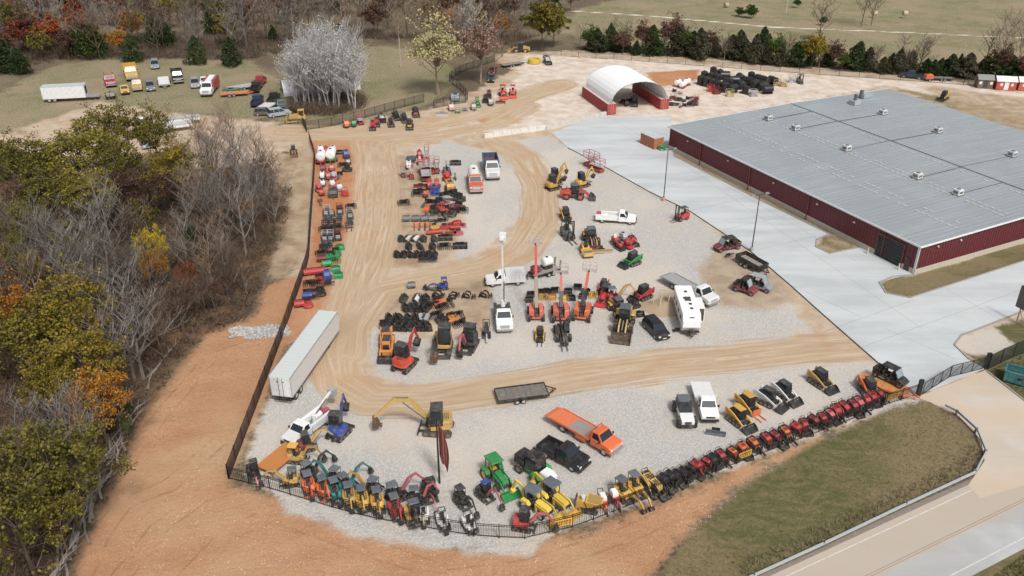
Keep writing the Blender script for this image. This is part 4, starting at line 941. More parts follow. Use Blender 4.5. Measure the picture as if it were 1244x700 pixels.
def ground_mat():
    m, nt, b = newmat('terrain'); L = nt.links
    pos = nt.nodes.new('ShaderNodeNewGeometry').outputs['Position']
    def at(n):
        a = nt.nodes.new('ShaderNodeAttribute'); a.attribute_name = n; return a.outputs['Fac']
    n_big = noise(nt, pos, .05, 4); n_med = noise(nt, pos, .35, 5, .6); n_fin = noise(nt, pos, 2.2, 5, .65); n_gr = noise(nt, pos, 9, 3, .7)
    n_pat = noise(nt, pos, .13, 5, .65)
    vo = node(nt, 'ShaderNodeTexVoronoi', _Scale=5.5); L.new(pos, vo.inputs['Vector'])
    def col2(n, c0, c1, lo=.35, hi=.65): return mixc(nt, ramp(nt, n, lo, hi), c0, c1)
    def mask(name, amp, soft, off=0.0, extra=None):
        j = mth(nt, 'MULTIPLY_ADD', mth(nt, 'SUBTRACT', n_med, .5), amp*2, off)
        j = mth(nt, 'ADD', j, mth(nt, 'MULTIPLY', mth(nt, 'SUBTRACT', n_fin, .5), amp))
        j = mth(nt, 'ADD', j, mth(nt, 'MULTIPLY', mth(nt, 'SUBTRACT', n_pat, .5), amp*2.5))
        return ramp(nt, mth(nt, 'ADD', at(name), j), -soft, soft)
    c = col2(n_fin, (.085, .062, .045), (.20, .15, .105)); c = mixc(nt, ramp(nt, n_big, .4, .65), c, col2(n_fin, (.14, .125, .07), (.25, .20, .13)))
    tan = col2(n_med, (.46, .35, .25), (.56, .45, .34)); tan = mixc(nt, ramp(nt, n_pat, .5, .72), tan, (.40, .27, .17))
    c = mixc(nt, mask('a_tan', 3, 1.2), c, tan)
    # grass, patchy green and straw
    gr = col2(n_fin, (.17, .155, .085), (.34, .29, .19), .3, .7); gr = mixc(nt, mth(nt, 'MULTIPLY', ramp(nt, n_pat, .45, .65), .7), gr, col2(n_fin, (.13, .145, .055), (.22, .215, .10)))
    gr = mixc(nt, ramp(nt, n_big, .48, .62), gr, col2(n_fin, (.24, .19, .12), (.36, .29, .19)))
    c = mixc(nt, mask('a_field', 4, 1.5), c, gr)
    # worn and straw-like where the farm lane runs
    wh = col2(n_med, (.56, .47, .38), (.70, .61, .53)); wh = mixc(nt, ramp(nt, n_pat, .55, .75), wh, (.50, .36, .24))
    c = mixc(nt, mask('a_white', 2.2, 1.2), c, wh)
    c = mixc(nt, mask('a_lane', .5, .3), c, (.66, .6, .52))
    # red dirt, scraped and stony
    mp = node(nt, 'ShaderNodeMapping'); mp.inputs['Rotation'].default_value = (0, 0, R(-38)); mp.inputs['Scale'].default_value = (.4, 1.1, 1); wa = nt.nodes.new('ShaderNodeVectorMath'); wa.operation = 'MULTIPLY_ADD'; nz = node(nt, 'ShaderNodeTexNoise', _Scale=.11, _Detail=3.0); L.new(pos, nz.inputs['Vector']); L.new(nz.outputs['Color'], wa.inputs[0]); wa.inputs[1].default_value = (7, 7, 0); L.new(pos, wa.inputs[2]); L.new(wa.outputs[0], mp.inputs[0])
    streak = noise(nt, mp.outputs[0], 1.0, 7, .7)
    rd = col2(n_pat, (.40, .20, .10), (.45, .25, .14)); rd = mixc(nt, mth(nt, 'MULTIPLY', ramp(nt, streak, .42, .68), .45), rd, (.50, .30, .165)); rd = mixc(nt, mth(nt, 'MULTIPLY', ramp(nt, n_fin, .45, .68), .7), rd, (.35, .17, .085)); rd = mixc(nt, mth(nt, 'MULTIPLY', ramp(nt, n_gr, .45, .65), .6), rd, (.56, .38, .235))
    rd = mixc(nt, ramp(nt, n_big, .5, .68), rd, col2(n_fin, (.45, .275, .155), (.51, .34, .205)))
    st = node(nt, 'ShaderNodeTexVoronoi', _Scale=2.3, _Randomness=1.0); L.new(pos, st.inputs['Vector'])
    peb = mth(nt, 'MULTIPLY', ramp(nt, st.outputs['Distance'], .17, .10), ramp(nt, n_pat, .42, .58))
    rd = mixc(nt, peb, rd, (.66, .56, .45))
    tx = mth(nt, 'ABSOLUTE', at('a_tire')); tx = mth(nt, 'ABSOLUTE', mth(nt, 'SUBTRACT', tx, .95)); tx = mth(nt, 'ADD', tx, mth(nt, 'MULTIPLY', mth(nt, 'SUBTRACT', n_fin, .5), .25))
    rd = mixc(nt, mth(nt, 'MULTIPLY', mth(nt, 'MULTIPLY', ramp(nt, tx, .2, .05), ramp(nt, n_med, .38, .6)), .45), rd, (.28, .13, .065))
    redm = mask('a_red', 1.8, .9)
    c = mixc(nt, redm, c, rd)
    c = mixc(nt, mask('a_soil', 1.6, .8), c, mixc(nt, ramp(nt, n_pat, .4, .7), (.44, .19, .09), (.50, .28, .16)))
    vg = col2(n_gr, (.155, .12, .058), (.29, .225, .135), .3, .7); vg = mixc(nt, ramp(nt, n_big, .40, .55), vg, col2(n_gr, (.075, .085, .026), (.145, .14, .055)))
    vg = mixc(nt, mth(nt, 'MULTIPLY', ramp(nt, streak, .4, .62), .6), vg, (.25, .19, .115)); vg = mixc(nt, mth(nt, 'MULTIPLY', ramp(nt, n_fin, .4, .65), .35), vg, (.09, .09, .033))
    c = mixc(nt, mask('a_verge', 1.3, .5), c, vg)
    wd = col2(n_fin, (.045, .032, .022), (.16, .10, .062), .3, .7); wd = mixc(nt, ramp(nt, n_pat, .5, .62), wd, (.20, .115, .06))
    c = mixc(nt, mask('a_wood', 2, 1.5), c, wd)
    # gravel: light stone with dark gaps
    gv = mixc(nt, ramp(nt, vo.outputs['Distance'], .2, .6), (.61, .59, .56), (.42, .405, .38)); gv = mixc(nt, mth(nt, 'MULTIPLY', ramp(nt, n_gr, .5, .75), .5), gv, (.70, .69, .67)); gv = mixc(nt, mth(nt, 'MULTIPLY', ramp(nt, n_fin, .3, .7), .25), gv, (.44, .42, .39))
    gv = mixc(nt, mth(nt, 'MULTIPLY', ramp(nt, n_pat, .45, .7), .5), gv, (.56, .47, .37)); gv = mixc(nt, mth(nt, 'MULTIPLY', ramp(nt, n_big, .42, .62), .5), gv, (.64, .56, .475))
    c = mixc(nt, mask('a_grav', 1.1, .55), c, gv)
    c = mixc(nt, mth(nt, 'MULTIPLY', mask('a_mud', 2.2, 1.2), .8), c, col2(n_med, (.31, .215, .13), (.44, .34, .235)))
    # the wheel-worn track, streaked along its own line
    ln = at('a_line'); cb = node(nt, 'ShaderNodeCombineXYZ'); sp = node(nt, 'ShaderNodeSeparateXYZ'); L.new(pos, sp.inputs[0])
    L.new(mth(nt, 'MULTIPLY', mth(nt, 'ADD', ln, mth(nt, 'MULTIPLY', n_big, 1.5)), 1.3), cb.inputs[0]); L.new(mth(nt, 'MULTIPLY', sp.outputs[0], .06), cb.inputs[1]); L.new(mth(nt, 'MULTIPLY', sp.outputs[1], .06), cb.inputs[2])
    rut = noise(nt, cb.outputs[0], 1.6, 6, .7)
    tr = mixc(nt, ramp(nt, rut, .3, .75), (.44, .305, .185), (.57, .45, .32)); tr = mixc(nt, mth(nt, 'MULTIPLY', ramp(nt, n_fin, .4, .7), .35), tr, (.46, .36, .26)); tr = mixc(nt, mth(nt, 'MULTIPLY', ramp(nt, n_pat, .5, .7), .6), tr, (.50, .30, .17)); tr = mixc(nt, mth(nt, 'MULTIPLY', ramp(nt, n_gr, .55, .75), .35), tr, (.62, .58, .5))
    cb2 = node(nt, 'ShaderNodeCombineXYZ'); L.new(mth(nt, 'MULTIPLY', mth(nt, 'ADD', ln, mth(nt, 'MULTIPLY', n_big, 1.5)), 3.2), cb2.inputs[0]); L.new(mth(nt, 'MULTIPLY', sp.outputs[0], .09), cb2.inputs[1]); L.new(mth(nt, 'MULTIPLY', sp.outputs[1], .09), cb2.inputs[2]); rut2 = noise(nt, cb2.outputs[0], 1.0, 4, .6)
    tr = mixc(nt, mth(nt, 'MULTIPLY', ramp(nt, rut2, .52, .66), .55), tr, (.37, .255, .16)); tr = mixc(nt, mth(nt, 'MULTIPLY', ramp(nt, rut2, .44, .34), .5), tr, (.66, .56, .45))
    tm = ramp(nt, mth(nt, 'ADD', at('a_track'), mth(nt, 'ADD', mth(nt, 'MULTIPLY', mth(nt, 'SUBTRACT', rut2, .5), 5.0), mth(nt, 'MULTIPLY', mth(nt, 'SUBTRACT', n_pat, .5), 3.0))), -.5, .9)
    c = mixc(nt, mth(nt, 'MULTIPLY', tm, .93), c, tr)
    L.new(c, b.inputs['Base Color']); b.inputs['Roughness'].default_value = .95; b.inputs['Specular IOR Level'].default_value = .2
    bp = node(nt, 'ShaderNodeBump', _Strength=.55, _Distance=.25); L.new(mth(nt, 'ADD', mth(nt, 'ADD', n_fin, mth(nt, 'MULTIPLY', streak, redm)), mth(nt, 'MULTIPLY', n_gr, .6)), bp.inputs['Height']); L.new(bp.outputs[0], b.inputs['Normal'])
    return m
def concrete_mat(nm='concrete', base=(.57, .60, .615), stain=(.44, .465, .48), rot=63, dust=None, lane=None):
    m, nt, b = newmat(nm); L = nt.links; pos = nt.nodes.new('ShaderNodeNewGeometry').outputs['Position']
    mp = node(nt, 'ShaderNodeMapping'); mp.inputs['Rotation'].default_value = (0, 0, R(rot)); mp.inputs['Scale'].default_value = (.05, .28, 1); L.new(pos, mp.inputs[0])
    s = noise(nt, mp.outputs[0], 1, 5, .6); n2 = noise(nt, pos, .12, 5, .6); n3 = noise(nt, pos, 2.5, 5, .6)
    c = mixc(nt, ramp(nt, s, .35, .68), stain, base); c = mixc(nt, mth(nt, 'MULTIPLY', ramp(nt, n2, .45, .7), .5), c, (.58, .60, .60)); c = mixc(nt, mth(nt, 'MULTIPLY', n3, .3), c, (.42, .42, .40))
    if lane:
        vm = nt.nodes.new('ShaderNodeVectorMath'); vm.operation = 'DOT_PRODUCT'; L.new(pos, vm.inputs[0]); vm.inputs[1].default_value = (lane[0], lane[1], 0)
        q = mth(nt, 'ADD', mth(nt, 'SUBTRACT', vm.outputs['Value'], lane[2]), mth(nt, 'MULTIPLY', mth(nt, 'SUBTRACT', s, .5), 3.5)); k = ramp(nt, q, lane[3]+1.4, lane[3]-1.4); k = mth(nt, 'MULTIPLY', k, mth(nt, 'MULTIPLY_ADD', n3, .5, .62)); c = mixc(nt, k, c, dust[:3])
    elif dust: c = mixc(nt, mth(nt, 'MULTIPLY', ramp(nt, noise(nt, mp.outputs[0], .8, 6, .6), .32, .6), dust[3]), c, dust[:3])
    L.new(c, b.inputs['Base Color']); b.inputs['Roughness'].default_value = .85; b.inputs['Specular IOR Level'].default_value = .25
    return m
def slab(name, pts, z, mat, label=None, thick=.0, kind='structure'):
    mb = MB(); n = len(pts); mb.add([(p[0], p[1], z) for p in pts], [tuple(range(n))])
    if thick:
        k = len(mb.v); mb.add([(p[0], p[1], z) for p in pts]+[(p[0], p[1], z-thick) for p in pts], [(i, (i+1) % n, n+(i+1) % n, n+i) for i in range(n)])
    o = bpy.data.objects.new(name, mb.mesh(name, mat)); C.objects.link(o); return tag(o, label, kind=kind)
def ribbon(pts, w, z0, z1, mb, mi=0):
    P = [Vector((p[0], p[1])) for p in pts]
    for a, b in zip(P[:-1], P[1:]):
        d = (b-a).normalized(); s = Vector((-d.y, d.x))*w/2; a2 = a-d*w*.2; b2 = b+d*w*.2
        mb.hexa([(*(a2-s), z0), (*(b2-s), z0), (*(b2+s), z0), (*(a2+s), z0), (*(a2-s), z1), (*(b2-s), z1), (*(b2+s), z1), (*(a2+s), z1)], mi)
def build_pavement():
    conc = concrete_mat()
    ap = [(670, 162), (703, 150), (736, 141), (815, 143), (818, 190), (929, 247), (1007, 285), (992, 292), (991, 301), (1008, 309), (1042, 302), (1058, 296), (1110, 334), (1085, 338), (1068, 344), (1076, 357), (1105, 363), (1244, 318), (1330, 290), (1330, 348), (1244, 378), (1215, 390), (1168, 408), (1159, 420), (1176, 437), (1197, 448), (1113, 481), (1065, 440), (1000, 383), (960, 347), (912, 306), (838, 257), (789, 233.5), (740, 206), (690, 180)]
    slab('concrete_apron', PX(ap), .10, conc, 'wide pale concrete apron between the gravel yard and the long red building', .1)
    mb = MB(); 
    for p, q in (((1040, 425), (1290, 335)), ((1045, 385), (960, 347)), ((736, 141), (1040, 318)), ((1110, 365), (1000, 404)), ((740, 206), (806, 190)), ((789, 233.5), (860, 214)), ((838, 257), (912, 239)), ((875, 281), (958, 262)), ((912, 306), (990, 288)), ((830, 200), (1120, 400)), ((1150, 352), (1215, 389)), ((1075, 400), (1160, 437))):
        ribbon([G(*p), G(*q)], .06, .1, .104, mb)
    a = G(960, 347); 
    solo('pavement_joint', mb, paint((.30, .31, .31), .9), kind='structure')
    kb = MB()
    ribbon(PX([(1330, 348), (1244, 378), (1215, 390), (1168, 408), (1159, 420), (1176, 437), (1197, 448)]), .18, 0, .22, kb)
    ribbon(PX([(1330, 290), (1244, 318), (1105, 363), (1076, 357), (1068, 344), (1085, 337), (1108, 335)]), .18, 0, .22, kb)
    ribbon(PX([(818, 190), (929, 247), (1007, 285), (992, 292), (991, 301), (1008, 309), (1042, 302)]), .18, 0, .22, kb)
    ribbon(PX([(1199, 452), (1244, 487), (1330, 545)]), .18, 0, .16, kb)
    solo('kerb', kb, paint((.30, .30, .29), .9), kind='structure')
    dk = MB(); ribbon(PX([(690, 180), (740, 206), (789, 233.5), (838, 257), (912, 306), (960, 347), (1000, 383), (1065, 440), (1111, 480)]), .12, .0, .13, dk)
    solo('apron_edge_shade', dk, paint((.07, .07, .07), .9), kind='structure')  # near-black strip painted in as the shade line along the apron's drop
    # the highway, concrete lanes dusted with tan dirt
    A0, A1 = G(956, 700), G(1182, 595); B0 = G(1154, 700); d = (A1-A0).normalized(); nrm = Vector((d.y, -d.x)); Wd = (B0-A0).dot(nrm)
    hp = [A0-d*60-nrm*.7, A1+d*90-nrm*.7, A1+d*90+nrm*(Wd+.9), A0-d*60+nrm*(Wd+.9)]
    ang = math.degrees(math.atan2(d.y, d.x))
    hm = concrete_mat('highway_concrete', (.42, .42, .415), (.36, .365, .37), -ang, (.46, .385, .305, .9), (nrm.x, nrm.y, A0.dot(nrm), Wd*.56))
    slab('highway', hp, .02, hm, 'two lane concrete highway dusted with tan dirt')
    mk = MB(); ribbon([A0-d*60, A1+d*2], .12, .02, .024, mk); ribbon([A0-d*60+nrm*Wd, A1+d*90+nrm*Wd], .12, .02, .024, mk); solo('road_edge_line', mk, paint((.62, .61, .58), .8, 0, .6), kind='structure')
    mk = MB(); c = A0+nrm*Wd*.5
    for k in (-.12, .12): ribbon([c-d*60+nrm*k, c+d*130+nrm*k], .09, .02, .024, mk)
    solo('centre_line', mk, paint((.48, .31, .17), .9, 0, .9), kind='structure')
    dr = [(1113, 483), (1197, 450), (1244, 487), (1330, 545), (1340, 575), (1244, 590), (1190, 606), (1176, 590), (1196, 560), (1192, 535), (1165, 506), (1130, 489)]
    slab('entrance_drive', PX(dr), .034, concrete_mat('drive_concrete', (.55, .49, .42), (.50, .42, .33), 20, (.54, .43, .32, .8)), 'dusty concrete entrance drive running from the gate down to the highway')
    sh = PX([(880, 722), (915, 703), (1000, 665), (1100, 617), (1184, 580), (1198, 558), (1200, 575), (1182, 594), (1060, 651), (956, 699), (930, 712)])
    slab('road_shoulder', sh, .012, paint((.20, .17, .145), .95, 0, .4))
# ---------------------------------------------------------------- walls and buildings
def build_red_building():
    h = 4.85
    N = G(1110, 334); Lf = G(812, 181); a = (Lf-N); La = a.length; a.normalize(); b = Vector((a.y, -a.x)); D = G(1077, 108, h); Lb = (D-N).dot(b)
    root = bpy.data.objects.new('warehouse', None); C.objects.link(root)
    root.location = (N.x, N.y, 0); root.rotation_euler = (0, 0, math.atan2(b.y, b.x))    # local x = along front, y = along left wall
    tag(root, 'long low red metal warehouse with a pale grey ribbed roof', 'warehouse')
    wm = paint((.15, .016, .027), .5, 0, .1); gm = paint((.58, .52, .42), .8, 0, .3)
    def P(nm, mb, mat, pa=None):
        o = bpy.data.objects.new(nm, mb.mesh(nm, mat)); C.objects.link(o); o.parent = pa or root; return o
    rise = .45
    for nm, x0, x1, y0, y1 in (('wall', 0, Lb, 0, .2), ('wall', 0, .2, .2, La-.2), ('wall', 0, Lb, La-.2, La), ('wall', Lb-.2, Lb, .2, La-.2)):
        w = MB(); w.box(x0, x1, y0, y1, .9, h-.05)
        if x1-x0 < 1:
            s = -1 if x0 == 0 else 1
            for k in range(int(La/.6)): y = y0+.15+k*.6; xx = x0 if s < 0 else x1; w.box(min(xx, xx+s*.05), max(xx, xx+s*.05), y, y+.1, .95, h-.12)
        else:
            s = -1 if y0 == 0 else 1
            for k in range(int(Lb/.6)): x = x0+.15+k*.6; yy = y0 if s < 0 else y1; w.box(x, x+.1, min(yy, yy+s*.05), max(yy, yy+s*.05), .95, h-.12)
        P(nm, w, wm)
    f = MB(); e = .08
    f.box(-e, Lb+e, -e, .2, 0, .9); f.box(-e, .2, .2, La-.2, 0, .9); f.box(-e, Lb+e, La-.2, La+e, 0, .9); f.box(Lb-.2, Lb+e, .2, La-.2, 0, .9); P('base_wall', f, gm)
    # roof: two shallow slopes, seams running across them
    rm, nt, bb = newmat('roof_metal'); pos = nt.nodes.new('ShaderNodeTexCoord').outputs['Object']
    mp = node(nt, 'ShaderNodeMapping'); mp.inputs['Scale'].default_value = (.06, .7, 1); nt.links.new(pos, mp.inputs[0])
    s1 = noise(nt, mp.outputs[0], 1.2, 5, .6); s2 = noise(nt, pos, .09, 4)
    wv = node(nt, 'ShaderNodeTexWave', wave_type='BANDS', bands_direction='Y', _Scale=.33, _Distortion=0.0); nt.links.new(pos, wv.inputs['Vector'])
    c = mixc(nt, ramp(nt, s1, .3, .7), (.31, .345, .36), (.36, .395, .41)); c = mixc(nt, mth(nt, 'MULTIPLY', ramp(nt, s2, .4, .65), .5), c, (.27, .30, .315)); c = mixc(nt, mth(nt, 'MULTIPLY', ramp(nt, wv.outputs[0], .75, .95), .35), c, (.21, .235, .245))
    nt.links.new(c, bb.inputs['Base Color']); bb.inputs['Roughness'].default_value = .55; bb.inputs['Metallic'].default_value = .1
    r = MB(); o = .35; m = Lb*.52
    for x0, z0, x1, z1 in ((-o, h, m, h+rise), (m, h+rise, Lb+o, h)):
        r.hexa([(x0, -o, z0-.08), (x1, -o, z1-.08), (x1, La+o, z1-.08), (x0, La+o, z0-.08), (x0, -o, z0), (x1, -o, z1), (x1, La+o, z1), (x0, La+o, z0)])
    roof = P('roof', r, rm)
    sm = MB(); n = int(La/1.05)
    for k in range(n+1):
        y = -o+.2+k*(La+2*o-.4)/n
        for x0, z0, x1, z1 in ((-o, h, m, h+rise), (m, h+rise, Lb+o, h)):
            sm.hexa([(x0, y, z0), (x1, y, z1), (x1, y+.07, z1), (x0, y+.07, z0), (x0, y, z0+.06), (x1, y, z1+.06), (x1, y+.07, z1+.06), (x0, y+.07, z0+.06)])
    P('roof_seam', sm, paint((.27, .30, .31), .5), roof)
    def zr(x): return h+rise*(x+o)/(m+o) if x < m else h+rise*(Lb+o-x)/(Lb+o-m)
    t = MB(); t.box(-o-.1, -o+.02, -o-.05, La+o+.05, h-.22, h+.05)
    for x0, z0, x1, z1 in ((-o, h, m, h+rise), (m, h+rise, Lb+o, h)):
        for y in (-o-.06, La+o-.04): t.hexa([(x0, y, z0-.2), (x1, y, z1-.2), (x1, y+.1, z1-.2), (x0, y+.1, z0-.2), (x0, y, z0+.07), (x1, y, z1+.07), (x1, y+.1, z1+.07), (x0, y+.1, z0+.07)])
    P('eave_trim', t, paint((.72, .74, .74), .5, 0, .1))
    rp = MB(); rp.cyl((m, -.2, h+rise+.1), (m, La, h+rise+.1), .06, 8)
    P('ridge_pipe', rp, paint((.12, .12, .12), .7), roof)
    # pale patches in broken rows on the roof
    pm = MB(); rr = random.Random(3)
    for x in (m*.30, m*.36, m*.62, m*.66, m*.95):
        y = 1.5
        while y < La-3:
            if rr.random() < .75: pm.box(x-.13, x+.13, y, y+.75, zr(x)+.06, zr(x)+.075)
            y += 1.05*1.15
    P('reflective_patch', pm, paint((.66, .68, .68), .4, 0, .1), roof)
    for y in (La*.10, La*.36, La*.60, La*.83):
        d = MB(); d.box(-.22, -.055, y, y+.14, 0, h-.1); P('downspout', d, paint(MAR, .5))
    cw = MB(); cw.box(-.1, .02, -.1, .02, .9, h-.1); cw.box(-.12, -.02, .05, .25, .3, h-.2); P('corner_trim', cw, paint((.8, .8, .8), .5))
    dr = MB(); y0, y1 = La*.055, La*.125
    y0, y1 = 2.6, 7.4
    dr.box(-.12, -.06, y0, y1, .05, 3.7); di = P('overhead_door', dr, paint((.012, .013, .015), .5, 0, 0))
    sl = MB()
    for k in range(6): sl.box(-.135, -.12, y0, y1, .6+k*.55, .63+k*.55)
    P('door_panel_seam', sl, paint((.09, .09, .09), .5), di)
    fr = MB(); fr.box(-.16, -.06, y0-.2, y0, 0, 3.9); fr.box(-.16, -.06, y1, y1+.2, 0, 3.9); fr.box(-.16, -.06, y0, y1, 3.7, 3.9); P('door_frame', fr, paint((.12, .02, .025), .5), di)
    d2 = MB(); d2.box(-.11, -.06, 1.0, 2.0, .1, 2.2); P('personnel_door', d2, paint((.06, .02, .025), .5))
    for y in (La*.2, La*.33, La*.5, La*.7, La*.9):
        l = MB(); l.box(-.3, -.055, y-.15, y+.15, 3.5, 3.75); P('wall_lamp', l, paint((.6, .58, .5), .4))
    for x in (Lb*.06, Lb*.14):
        l = MB(); l.box(x-.15, x+.15, -.3, -.055, 3.9, 4.1); P('wall_lamp', l, paint((.6, .58, .5), .4))
    # rooftop units, things of their own standing on the roof
    pr = Pr(); q = MB(); q.box(-.75, .75, -.75, .75, .25, 1.25, .06, .06, .06); qi = pr.part('housing', q, paint((.66, .67, .65), .5, 0, .15))
    g = MB(); g.cyl((0, 0, 1.25), (0, 0, 1.4), .4, 16); pr.part('fan_guard', g, paint(GRY, .6), qi)
    g = MB(); g.box(-.77, -.74, -.5, .5, .5, .95); g.box(-.5, .5, -.77, -.74, .5, .95); pr.part('louvre', g, paint(GRY, .6), qi)
    q = MB(); q.box(-.85, .85, -.85, .85, .0, .25); pr.part('curb', q, paint(GRY, .6))
    units = [(933, 146, 'rooftop air unit nearest the far left corner of the roof'), (966, 158, 'rooftop air unit second along the row near the left eave'), (1028, 183, 'rooftop air unit in the middle of the row near the left eave'), (1114, 217, 'rooftop air unit right of the middle one in the left eave row'), (1163, 237, 'rooftop air unit closest to the overhead door corner'),
             (1072, 139, 'rooftop air unit beyond the ridge pipe near the back edge'), (1139, 161, 'rooftop air unit alone midway beyond the ridge pipe'), (1229, 190, 'rooftop air unit at the right edge of the photo beyond the ridge')]
    inv = Matrix.Rotation(-root.rotation_euler.z, 2)
    for u, v, lb in units:
        p = G(u, v, h+.3); l = inv @ (p-N); z = zr(l.x)
        spawn(pr, 'rooftop_unit', p, root.rotation_euler.z, lb, 'air conditioner', 'air units on the warehouse roof', z, .85)
        t = MB(); t.cyl((l.x+1, l.y, z+.12), (m, l.y, h+rise+.12), .05, 6) if l.x < m else t.cyl((l.x-1, l.y, z+.12), (m, l.y, h+rise+.12), .05, 6); P('gas_pipe', t, paint((.1, .1, .1), .7), roof)
    pr = Pr(); q = MB(); q.box(-1.4, 1.4, -.7, .7, .1, .9, .1, .1, .05); pr.part('duct', q, paint((.3, .4, .45), .5)); q = MB(); q.box(-1.9, -1.2, -.4, .4, .3, 1.9, .1, .1, .1); pr.part('intake_hood', q, paint(GRY, .5))
    for u, v, lb in ((1052, 118, 'blue grey duct box near the back corner of the roof'),):
        p = G(u, v, h+.3); spawn(pr, 'roof_duct', p, root.rotation_euler.z, lb, 'duct', None, zr((inv @ (p-N)).x))
    pr = Pr(); q = MB(); q.box(-.9, .9, -.9, .9, .1, 1.0); pr.part('housing', q, paint(LGR, .5)); q = MB(); q.cyl((0, 0, 1.0), (0, 0, 2.2), .35, 12); q.cyl((0, 0, 2.2), (0, 0, 2.5), .5, 12, .1); pr.part('stack', q, paint(GRY, .4, .5))
    p = G(1038, 127, h+.3); spawn(pr, 'exhaust_stack', p, root.rotation_euler.z, 'tall pale exhaust stack on a box at the back of the warehouse roof', 'exhaust', None, zr((inv @ (p-N)).x))
    for i, (dx, dy) in enumerate(((-2.2, 2.1), (-2.2, 8.2))):
        mb = MB(); mb.cyl((0, 0, 0), (0, 0, 1.1), .1, 10); o_ = solo('bollard', mb, paint((.7, .62, .45), .6), ['cream bollard on the near side of the overhead door', 'cream bollard on the far side of the overhead door'][i], 'bollard'); o_.location = root.matrix_basis @ Vector((-.9, dy, 0))
def fence_run(name, pts, h, label, style='picket', bay=2.5, every=1, mats=None):
    P = [Vector((p.x, p.y)) for p in pts]; root = bpy.data.objects.new(name, None); C.objects.link(root); root.location = (P[0].x, P[0].y, 0); tag(root, label, 'fence')
    o0 = P[0]; pm = paint((.012, .012, .014), .5, 0, .05)
    segs = []; acc = []
    tot = sum((b-a).length for a, b in zip(P[:-1], P[1:])); n = max(1, round(tot/bay)); step = tot/n
    def pt(s):
        for a, b in zip(P[:-1], P[1:]):
            L = (b-a).length
            if s <= L+1e-6: return a+(b-a)*(s/L)
            s -= L
        return P[-1]
    N = [pt(i*step)-o0 for i in range(n+1)]
    def child(nm, mb, m): o = bpy.data.objects.new(nm, mb.mesh(nm, m)); C.objects.link(o); o.parent = root
    for a in N:
        mb = MB(); mb.bar((a.x, a.y, 0), (a.x, a.y, h+.08), .09); child('post', mb, pm)
    for a, b in zip(N[:-1], N[1:]):
        mb = MB(); d = (b-a).normalized(); A = Vector((a.x, a.y, 0)); B = Vector((b.x, b.y, 0)); up = Vector((0, 0, 1)); D3 = Vector((d.x, d.y, 0))
        if style == 'picket':
            for z in (.2, h-.25, h-.05): mb.bar(A+up*z, B+up*z, .05)
            k = int((b-a).length/.24)
            for i in range(1, k): q = A+(B-A)*(i/k); mb.bar(q+up*.1, q+up*(h-.02), .028)
            child('panel', mb, pm)
        else:
            for z in (.06, h-.04): mb.bar(A+up*z, B+up*z, .05)
            child('rail', mb, pm)
            mb = MB(); mb.add([A+up*.05, B+up*.05, B+up*(h-.05), A+up*(h-.05)], [(0, 1, 2, 3)]); child('mesh_panel', mb, mats)
def see_through(name, col, alpha, wire=0.0):
    m, nt, b = newmat(name); b.inputs['Base Color'].default_value = (*col, 1); b.inputs['Roughness'].default_value = .8
    tr = nt.nodes.new('ShaderNodeBsdfTransparent'); mx = nt.nodes.new('ShaderNodeMixShader'); out = [n for n in nt.nodes if n.type == 'OUTPUT_MATERIAL'][0]
    nt.links.new(tr.outputs[0], mx.inputs[1]); nt.links.new(b.outputs[0], mx.inputs[2]); nt.links.new(mx.outputs[0], out.inputs[0])
    pos = nt.nodes.new('ShaderNodeNewGeometry').outputs['Position']; n = noise(nt, pos, 1.2, 3)
    nt.links.new(mth(nt, 'MULTIPLY_ADD', n, .25, alpha-.12), mx.inputs[0]); return m
